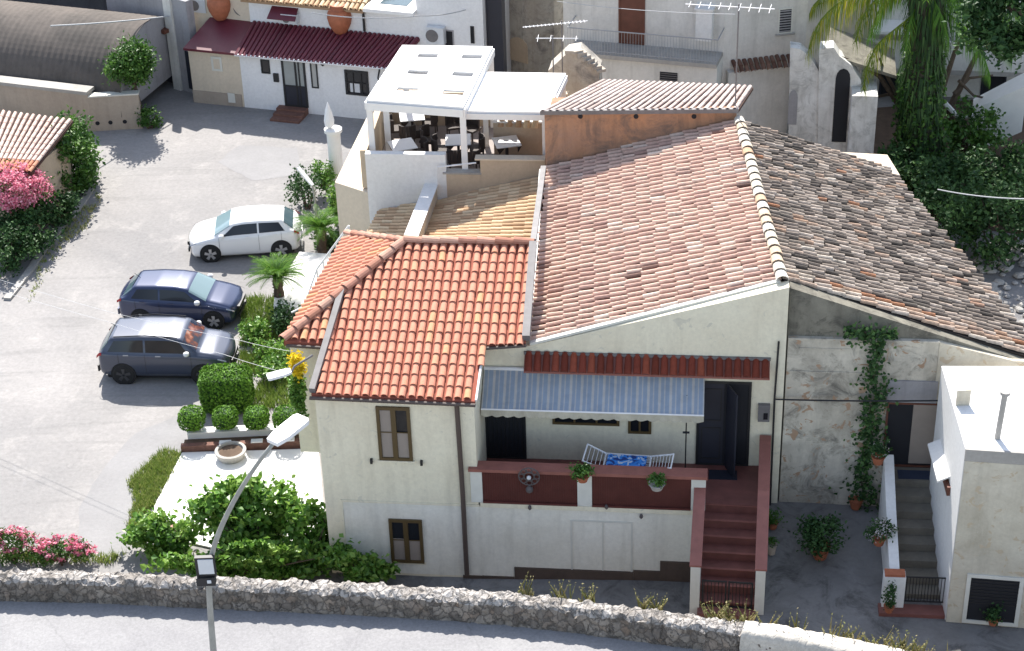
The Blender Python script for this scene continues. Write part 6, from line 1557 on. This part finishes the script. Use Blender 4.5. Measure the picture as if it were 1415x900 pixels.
# ================================================================== CLIMBER on the stained wall, pots
cl = thing('wall_creeper', 'dark green creeper climbing the stained courtyard wall beside the open door', 'creeper', SW.pt(SW.uz(1195, 690, .2)[0], 1.5, .2))
path = [(1195, 690), (1190, 650), (1205, 610), (1200, 575), (1212, 545), (1205, 510), (1212, 485), (1200, 462), (1185, 455)]
m = MB(); rg = random.Random(6); lf = MB()
pp = resample([SW.hit(*a, .2) for a in path], .2); m.tube(pp, .02, 5)
for i, p in enumerate(pp):
    wd = .28+.12*math.sin(i*.9)
    for k in range(50):
        q = p+SW.d*rg.gauss(0, wd*.65)+Vector((0, 0, rg.gauss(0, .14)))+SW.n*rg.uniform(0, .18)
        leafquad(lf, q, .12, rg, 0, .8, None, SW.n)
for k in range(150):
    q = SW.hit(rg.uniform(1165, 1240), 462+rg.gauss(0, 4), .2); leafquad(lf, q, .12, rg, 0, .8, None, SW.n)
lf.build('leaves', MT['leaf_dark'], cl); m.build('stem', MT['bark'], cl)
pl = thing('red_leaf_plant', 'reddish potted plant at the foot of the creeper', 'plant', G(1182, 700, 1.4))
foliage(G(1182, 665, 1.9), (.4, .3, .5), 500, .13, 71, clumps=14).build('foliage', rndmat('reddish_leaves', [(0, (.08, .02, .015)), (.6, (.14, .035, .025)), (1, (.04, .06, .02))], .6), pl)
MB().lathe([(.12, 0), (.2, .3), (.22, .32), (.17, .31)], G(1182, 702, 1.4), 16).build('pot', MT['terracotta'], pl)
def potted(name, label, p, r, h, frad, n, mat='leaf', flowers=None, seed=1, leaf=.09, nf=60, group=None, potm='terracotta'):
    p = Vector(p); o = thing(name, label, 'potted plant', p, group)
    MB().lathe([(r*.7, 0), (r, h*.9), (r*1.1, h*.92), (r*1.1, h), (r*.9, h), (r*.85, h*.9)], p, 16).build('pot', MT[potm], o, smooth=False)
    c = p+Vector((0, 0, h+frad[2]*.7)); foliage(c, frad, n, leaf, seed, clumps=12, clump_r=.5).build('foliage', MT[mat], o)
    if flowers: foliage(c+Vector((0, -.03, .02)), tuple(x*1.05 for x in frad), nf, leaf*.7, seed+1, clumps=10, shell=.7).build('flowers', MT[flowers], o)
    return o
potted('potted_shrub', 'large dark potted shrub alone in the shaded courtyard', G(1133, 770, 1.15), .24, .36, (.62, .55, .48), 1500, 'leaf_dark', seed=81, leaf=.11)
CPz = lambda px, py, z: G(px, py, z)
potted('potted_flowers', 'white flowering potted plant on the low white stair wall', G(1214, 752, 2.05), .17, .22, (.38, .3, .3), 420, 'leaf_dark', 'flower_white', 82, .09, 130)
potted('potted_flowers', 'terracotta pot with pale flowers at the top end of the low stair wall', G(1213, 640, doorz+.64), .17, .22, (.24, .22, .26), 260, 'leaf_dark', 'flower_white', 83, .08, 30)
potted('potted_plant', 'small withered potted plant on the right gate pier', G(1323, 778, 2.12), .14, .16, (.22, .2, .18), 160, 'leaf_dark', None, 84, .08)
potted('potted_plant', 'upright dark potted plant in front of the left gate pier', G(1228, 845, 1.22), .13, .18, (.2, .18, .42), 320, 'leaf_dark', None, 85, .08)
potted('potted_flowers', 'small white flowering potted plant between right gate pier and garage door', G(1332, 850, 1.05), .13, .18, (.24, .2, .3), 260, 'leaf_dark', 'flower_white', 86, .08, 50)
potted('potted_plant', 'dark potted plant in front of the slatted garage door', G(1372, 862, 1.05), .16, .22, (.34, .3, .3), 420, 'leaf_dark', None, 87, .09)
potted('potted_plant', 'green potted plant at the foot of the stained wall right of the stair', G(1068, 730, 1.3), .13, .2, (.26, .22, .28), 300, 'leaf', None, 88, .08)
potted('potted_plant', 'small green pot plant beside the red stair halfway down the courtyard', G(1066, 765, 1.2), .13, .3, (.16, .16, .12), 120, 'leaf', None, 89, .08, potm='yard_wall')
# terrace flower boxes and ornament
potted('potted_plant', 'leafy pot hooked on the terrace coping above the middle white pier', TW.pt(TW.uz(806, 655)[0], cz-.05, .24), .17, .17, (.32, .2, .2), 420, 'leaf', None, 91, .09)
potted('potted_plant', 'small flower pot hooked on the terrace coping in front of the right red panel', TW.pt(TW.uz(908, 668)[0], cz-.2, .26), .2, .17, (.26, .18, .17), 320, 'leaf', None, 92, .08, potm='concrete')
oc = TW.pt(TW.uz(732, 655)[0], cz-.02, .18); o = thing('iron_flower_ornament', 'round wrought iron wheel ornament hanging on the terrace parapet', 'ornament', oc)
m = MB()
for rr_ in (.13, .27): m.tube([oc+TW.d*math.cos(a*math.tau/20)*rr_+Vector((0, 0, math.sin(a*math.tau/20)*rr_)) for a in range(21)], .017, 5, cap=False)
for k in range(8):
    a = k*math.tau/8; cc = oc+TW.d*math.cos(a)*.2+Vector((0, 0, math.sin(a)*.2)); m.tube([cc+TW.d*math.cos(b*math.tau/8)*.07+Vector((0, 0, math.sin(b*math.tau/8)*.07)) for b in range(9)], .012, 4, cap=False)
MT['aged_iron'] = plain('aged_iron', (.10, .085, .085), .6); m.build('wheel', MT['aged_iron'], o)
MB().lathe([(.01, -.06), (.055, -.03), (.06, 0), (.055, .03), (.01, .06)], oc+TW.n*.05, 12).build('glass_boss', MT['panel_white'], o)
m = MB(); q = oc-Vector((0, 0, .40)); m.tube([oc-Vector((0, 0, .27)), q], .01, 4); m.lathe([(.02, -.12), (.09, -.06), (.10, .02), (.05, .08), (.02, .1)], q, 10); m.build('hanging_lantern', MT['aged_iron'], o)
for px, py in ((732, 702), (838, 701), (886, 714)):
    q = FW.hit(px, py, .09); MB().lathe([(.015, -.07), (.05, -.02), (.04, .05), (.015, .08)], q, 8).build('bracket_lamp', MT['aged_iron'], house)
# broom
q = BP.pt(BP.uz(655, 640)[0], 2.64, .5); tag(MB().tube([q, q+Vector((-.12, 0, 1.15))], .02, 6).build('broom', MT['metal_dark']), 'dark broom handle leaning at the left end of the terrace', 'broom')
# door mat
q0, q1 = G(980, 650, 2.633), G(1018, 664, 2.633)
m = MB(); m.box(((q0.x+q1.x)/2, (q0.y+q1.y)/2, 2.645), (.75, .42, .02), -.11); tag(m.build('door_mat', MT['dark_door']), 'dark door mat on the red terrace floor at the head of the stair', 'mat')
# drying rack with blue cloth
rk = thing('drying_rack', 'white folding clothes rack with wings up and a blue towel on the terrace', 'clothes rack', G(868, 655, 2.64))
zr_ = 3.52
def V(px, py, z=zr_): return G(px, py, z)
cen = [V(838, 627), V(900, 631), V(897, 651), V(833, 648)]
lw = [V(838, 627), V(833, 648), V(805, 637, 3.72), V(812, 614, 3.85)]; rw2 = [V(900, 631), V(897, 651), V(927, 647, 3.72), V(931, 628, 3.85)]
fm = MB()
for fr3 in (cen, lw, rw2): fm.tube(fr3+[fr3[0]], .028, 6, cap=False)
fm.build('frame', MT['metal_white'], rk)
for fr3, n_ in ((lw, 5), (rw2, 7)):
    m = MB()
    for k in range(1, n_): m.tube([fr3[0].lerp(fr3[3], k/n_), fr3[1].lerp(fr3[2], k/n_)], .009, 4)
    m.build('wing_bars', MT['metal_white'], rk)
m = MB()
for k in range(1, 9): m.tube([cen[0].lerp(cen[3], k/9), cen[1].lerp(cen[2], k/9)], .007, 4)
m.build('centre_bars', MT['metal_white'], rk)
for a, b in ((cen[0], cen[2]), (cen[1], cen[3])):
    MB().tube([a, Vector((b.x, b.y, 2.65))], .017, 6).build('leg', MT['metal_white'], rk)
tw = MB(); n1, n2 = 22, 12; vs = []; fs = []
for i in range(n1+1):
    for j in range(n2+1):
        u = .05+.86*i/n1; v = .06+.94*j/n2; p = cen[0].lerp(cen[1], u).lerp(cen[3].lerp(cen[2], u), min(1, v*1.3)); dr_ = max(0, v-.77)*1.1
        vs.append(p+Vector((0, -.03 if dr_ else 0, .03-dr_+.03*noise.noise(Vector((i*.4, j*.7, 0))))))
for i in range(n1):
    for j in range(n2): fs.append((i*(n2+1)+j, (i+1)*(n2+1)+j, (i+1)*(n2+1)+j+1, i*(n2+1)+j+1))
tw.mesh(vs, fs); m_, t_, b_ = newmat('blue_patterned_towel'); f_ = nz(t_, 7, 2, .5, posn(t_), .5)
t_.links.new(ramp(t_, f_, [(.42, (.02, .05, .20)), (.47, (.03, .20, .62)), (.58, (.05, .28, .70)), (.62, (.55, .60, .65))]), b_.inputs['Base Color']); b_.inputs['Roughness'].default_value = .9
tag(tw.build('blue_towel', m_, smooth=True), 'blue patterned towel spread over the white clothes rack', 'towel')
# ================================================================== WEEDS and cables
MT['weed'] = rndmat('dry_weeds', [(0.0, (.12, .16, .04)), (.5, (.25, .24, .09)), (1.0, (.45, .38, .20))], .85, trans=.15)
wd = MB(); rg = random.Random(9)
for px, py in [(rg.uniform(985, 1035), 852) for _ in range(8)]+[(rg.uniform(1140, 1300), 885) for _ in range(14)]+[(rg.uniform(700, 980), 832) for _ in range(9)]+[(1100, 868), (1060, 862)]:
    x = G(px, py, 3.2).x; y = wally(x)+rg.uniform(.05, .3); b = Vector((x, y, min(WP, key=lambda q: abs(q.x-x)).z-.45))
    for k in range(10):
        a = rg.uniform(0, 6.28); hh = rg.uniform(.25, .72); t_ = b+Vector((math.cos(a)*hh*.45, math.sin(a)*hh*.45, hh)); s_ = Vector((-math.sin(a), math.cos(a), 0))*.018
        b2 = b+Vector((rg.gauss(0, .08), rg.gauss(0, .05), 0)); md = (b2+t_)/2+Vector((0, 0, .08))
        wd.mesh([b2-s_, b2+s_, md+s_, t_, md-s_], [(0, 1, 2, 3, 4)], rg.uniform(.2, 1))
        for q in (.6, .8, .95): leafquad(wd, b2.lerp(t_, q)+Vector((0, 0, .05)), .07, rg, 0, .5, rg.uniform(.3, 1))
tag(wd.build('weeds', MT['weed']), 'tall dry weeds growing behind the right part of the parapet', 'weeds', kind='stuff')
def cable(label, pts, r=.018, sag=0.0, mat='cable'):
    P = [];
    for a, b in zip(pts, pts[1:]):
        for k in range(10):
            t = k/10; p = a.lerp(b, t); p.z -= sag*4*t*(1-t); P.append(p)
    P.append(pts[-1]); tag(MB().tube(P, r, 6).build('cable', MT[mat]), label, 'cable')
cu = BP.uz(1076, 470)[0]
cable('thick black cable running down the join of cream and stained walls', [BP.pt(cu, BP.uz(1076, 470)[1], .08), BP.pt(cu-.03, 4.9, .08), BP.pt(cu, 1.4, .08)], .028, mat='metal_dark')
cable('black cable strung level from the wall join to the whitewashed annex', [BP.pt(cu, BP.uz(1070, 549)[1], .1), SW.hit(1330, 553, .6)], .022, .04, 'metal_dark')
MT['cable_pale'] = plain('bleached_cable', (.62, .62, .62), .6)
cable('upper of two pale cables crossing above the cars to the terracotta roof corner', [AY(-60, 368, 50), AY(150, 431, 46.5), AY(330, 470, 44), AY(411, 487, 41)], .005, .03, 'cable_pale')
cable('lower of two pale cables crossing above the cars to the wall lamp', [AY(-60, 384, 50), AY(150, 445, 46.5), AY(310, 490, 44), AY(398, 516, 39.7)], .005, .03, 'cable_pale')
cable('thin cable from the derelict house to the upper white wall', [AY(430, 18, 66), AY(580, 22, 67), AY(668, 5, 70)], .02, .15)
cable('pale cable sagging from the dark trees to the lichen tiled roof', [G(1296, 262, 5.2), AY(1440, 275, 48)], .022, .1)
cable('cable crossing in front of the barrel roof to the gate house', [AY(70, 36, 68), AY(240, 22, 73)], .03, .05)
cable('thin pale cable between the tall aerial and the balcony house', [AY(1016, 20, 55), AY(770, 2, 66)], .012, .1)
# ================================================================== RIGHT : shaggy palm, dark garden
pb_ = G(1270, 250); pm_ = thing('shaggy_palm', 'big shaggy ivy clad palm with drooping fronds in front of the far white house', 'palm tree', pb_)
H_ = 9.2; m = MB(); rg = random.Random(4); pts = [pb_+Vector((-.45*k/12+.1*math.sin(k), 0, H_*k/12)) for k in range(13)]
m.tube(pts, [.8, .7, .66, .62, .6, .62, .64, .62, .62, .66, .7, .72, .6], 14)
m.build('trunk', MT['palm_bark'], pm_)
sk = MB()
for k in range(2600):
    t = rg.uniform(.0, 1); i = min(11, int(t*12)); p = pts[i].lerp(pts[i+1], t*12-i); a = rg.uniform(0, 6.28); q = p+Vector((math.cos(a), math.sin(a), 0))*rg.uniform(.6, .88)
    L_ = rg.uniform(.25, .7); s_ = Vector((-math.sin(a), math.cos(a), 0))*.035
    sk.mesh([q-s_, q+s_, q+Vector((math.cos(a)*.12, math.sin(a)*.12, -L_))], [(0, 1, 2)], rg.random())
sk.build('hanging_fibres', MT['leaf_dark'], pm_)
iv = MB()
for k in range(2600):
    t = rg.uniform(0, .62)**1.1; i = min(11, int(t*12)); p = pts[i].lerp(pts[i+1], t*12-i); a = rg.uniform(0, 6.28); q = p+Vector((math.cos(a), math.sin(a), 0))*rg.uniform(.65, 1.1)*(1.25-t)
    leafquad(iv, q, .17, rg, 0, .8, min(1, rg.uniform(0, .8)))
iv.build('ivy', MT['leaf'], pm_)
top = pts[-1]
gf = MB(); yf = MB()
def frond_path(mb, pix, Y, ll, tint=0.0, hang=.75, dens=.055):
    P = resample([AY(x, y, Y+dy) for x, y, dy in pix], dens); n = len(P)
    mb.tube(P[::4], .028, 5, rnd=.4)
    for i, p in enumerate(P):
        f = i/n; t_ = (P[min(i+1, n-1)]-P[max(i-1, 0)]).normalized(); sd_ = t_.cross(Vector((0, 0, 1)))
        sd_ = sd_.normalized() if sd_.length > .1 else Vector((0, 1, 0))
        L_ = ll*(.45+.55*math.sin(math.pi*min(1, .1+f*.95)))
        for s in (-1, 1):
            a = p+sd_*s*.02; q = a+(sd_*s*rg.uniform(.1, .6)+t_*.35)*L_*.5-Vector((0, 0, L_*.28)); e_ = q+(sd_*s*rg.uniform(-.05, .2)+t_*.1)*L_*.4-Vector((0, 0, L_*hang)); wv = t_*.022
            mb.mesh([a-wv, q-wv, e_, q+wv, a+wv], [(0, 1, 2, 3, 4)], min(1, max(0, rg.uniform(.1, .9)+tint)))
Yp_ = pb_.y
for pix, ll, tn in (([(1262, -40, 0), (1215, -22, -.3), (1165, 0, -.6), (1132, 32, -.9), (1117, 72, -1)], 1.25, .1), ([(1255, -30, 0), (1215, -5, -.6), (1192, 25, -1), (1182, 60, -1.2)], 1.0, -.1), ([(1275, 10, 0), (1240, 38, -.8), (1213, 62, -1.2), (1199, 92, -1.5), (1193, 125, -1.6)], .95, -.1),
        ([(1250, -45, 0), (1200, -38, .4), (1150, -15, .6), (1122, 10, .8)], 1.2, .0)):
    frond_path(yf, pix, Yp_, ll, tn)
for pix, ll in (([(1290, -10, 0), (1335, 0, -.5), (1375, 30, -.8), (1398, 75, -1)], 1.2), ([(1290, -30, 0), (1340, -30, -.2), (1390, -8, -.3), (1420, 30, -.4)], 1.3), ([(1290, 8, 0), (1325, 30, -.8), (1352, 62, -1.2), (1368, 105, -1.4)], 1.0),
        ([(1270, 0, 0), (1258, 30, -.8), (1250, 75, -1.1)], .9), ([(1280, -20, 0), (1300, 20, -1.1), (1312, 60, -1.4)], 1.0), ([(1262, -25, 0), (1232, -8, .5), (1212, 20, .8), (1203, 55, 1)], 1.1), ([(1290, -20, .3), (1345, -15, 1), (1385, 15, 1.4), (1410, 60, 1.6)], 1.3)):
    frond_path(gf, pix, Yp_, ll, -.2)
for k in range(14):
    frond(gf, top, k*2.399+.3, rg.uniform(-.2, .7), rg.uniform(3.2, 4.4), rg.uniform(1.6, 2.4), .95, 30, rg, -.1, vee=.0)
gf.build('fronds', MT['leaf_palm'], pm_); yf.build('yellow_fronds', MT['leaf_yellow'], pm_)
# bare branched tree left and right of the trunk
bt = thing('bare_branched_tree', 'dark nearly leafless branches spreading in front of the far white house', 'tree', G(1322, 215, 0))
m = MB(); bb = G(1322, 215, 0)
def lim(pts, r0_, r1_): m.tube(pts, [r0_+(r1_-r0_)*k/(len(pts)-1) for k in range(len(pts))], 7)
Yb = bb.y
for path_, r_ in ((((1312, 150), (1338, 100), (1352, 70), (1390, 62)), .14), (((1300, 130), (1320, 70), (1338, 35)), .12), (((1318, 130), (1340, 108), (1372, 104)), .08), (((1325, 112), (1345, 132), (1372, 138)), .07), (((1345, 84), (1370, 58), (1415, 62)), .07)):
    lim([AY(*a, Yb+.3*i) for i, a in enumerate(path_)], r_, r_*.4)
lim([bb, AY(1316, 180, Yb), AY(1312, 150, Yb)], .22, .15)
m.build('limbs', MT['bark'], bt)
b3 = G(1248, 235, 0); m = MB(); Yb = b3.y
for path_, r_ in ((((1245, 150), (1215, 105), (1190, 90), (1160, 78)), .11), (((1232, 130), (1205, 135), (1180, 134)), .07), (((1250, 150), (1222, 98), (1215, 80)), .09), (((1205, 125), (1180, 100), (1165, 85)), .06)):
    lim([AY(*a, Yb-.2*i) for i, a in enumerate(path_)], r_, r_*.4)
lim([b3, AY(1250, 190, Yb), AY(1246, 150, Yb)], .18, .12)
o = thing('bare_branched_tree', 'bare dark limbs reaching left from the palm over the white buttress', 'tree', b3); m.build('limbs', MT['bark'], o)
# dark undergrowth
sd2 = 100
for px, py, z, rad, mat, n_, lb in ((1262, 245, 1.1, (1.4, 1.4, 1.3), 'leaf_dark', 2600, 'dark ivy bush at the foot of the palm behind the lichen roof corner'), (1335, 255, 1.1, (1.9, 1.6, 1.25), 'leaf_dark', 3200, 'dark tall bush right of the palm foot'),
        (1400, 250, 1.2, (1.9, 1.8, 1.4), 'leaf_dark', 3200, 'dark bush at the right edge below the outdoor stair'), (1300, 300, 1.3, (1.6, 1.8, 1.5), 'leaf_dark', 2600, 'dark bush just past the right eave of the lichen roof'),
        (1385, 310, 1.4, (2.0, 2.0, 1.6), 'leaf_dark', 2800, 'dark low bush at the right edge level with the lichen roof'), (1345, 185, 1.6, (1.1, 1.0, 1.3), 'leaf', 1500, 'greener shrub under the white rail of the outdoor stair')):
    sd2 += 1; bush('undergrowth_bush', lb, G(px, py, z), rad, n_, .2, mat, sd2, clumps=34, clump_r=.3, shell=.3)
tc = thing('overhanging_tree', 'dark leafy tree crown hanging into the top right corner', 'tree', G(1440, 200, 0))
c_ = AY(1395, 12, 56); foliage(c_, (1.9, 1.5, 1.7), 5000, .24, 120, clumps=40, clump_r=.3).build('crown', MT['leaf_dark'], tc)
b4 = G(1470, 215, 0); MB().tube([b4, Vector((b4.x-.2, b4.y, 5)), c_], [.25, .2, .1], 8).build('trunk', MT['bark'], tc)
# rubble ground at the right
rk_ = MB(); rg = random.Random(14)
for k in range(150):
    p = G(rg.uniform(1345, 1440), rg.uniform(345, 470), 0); r_ = rg.uniform(.06, .22); n_ = 7
    rk_.lathe([(r_*.6, 0), (r_, r_*.35), (r_*.7, r_*.7), (r_*.2, r_*.8)], p, 6, rg.random())
tag(rk_.build('rubble', MT['concrete']), 'scattered pale stones on the ground beyond the lichen roof', 'rubble', kind='stuff')
dg = MB(); dg.face([G(1160, 290, .01), G(1560, 345, .01), G(1560, 120, .01), G(1200, 150, .01)]); setting('garden_soil', dg, MT['soil'])
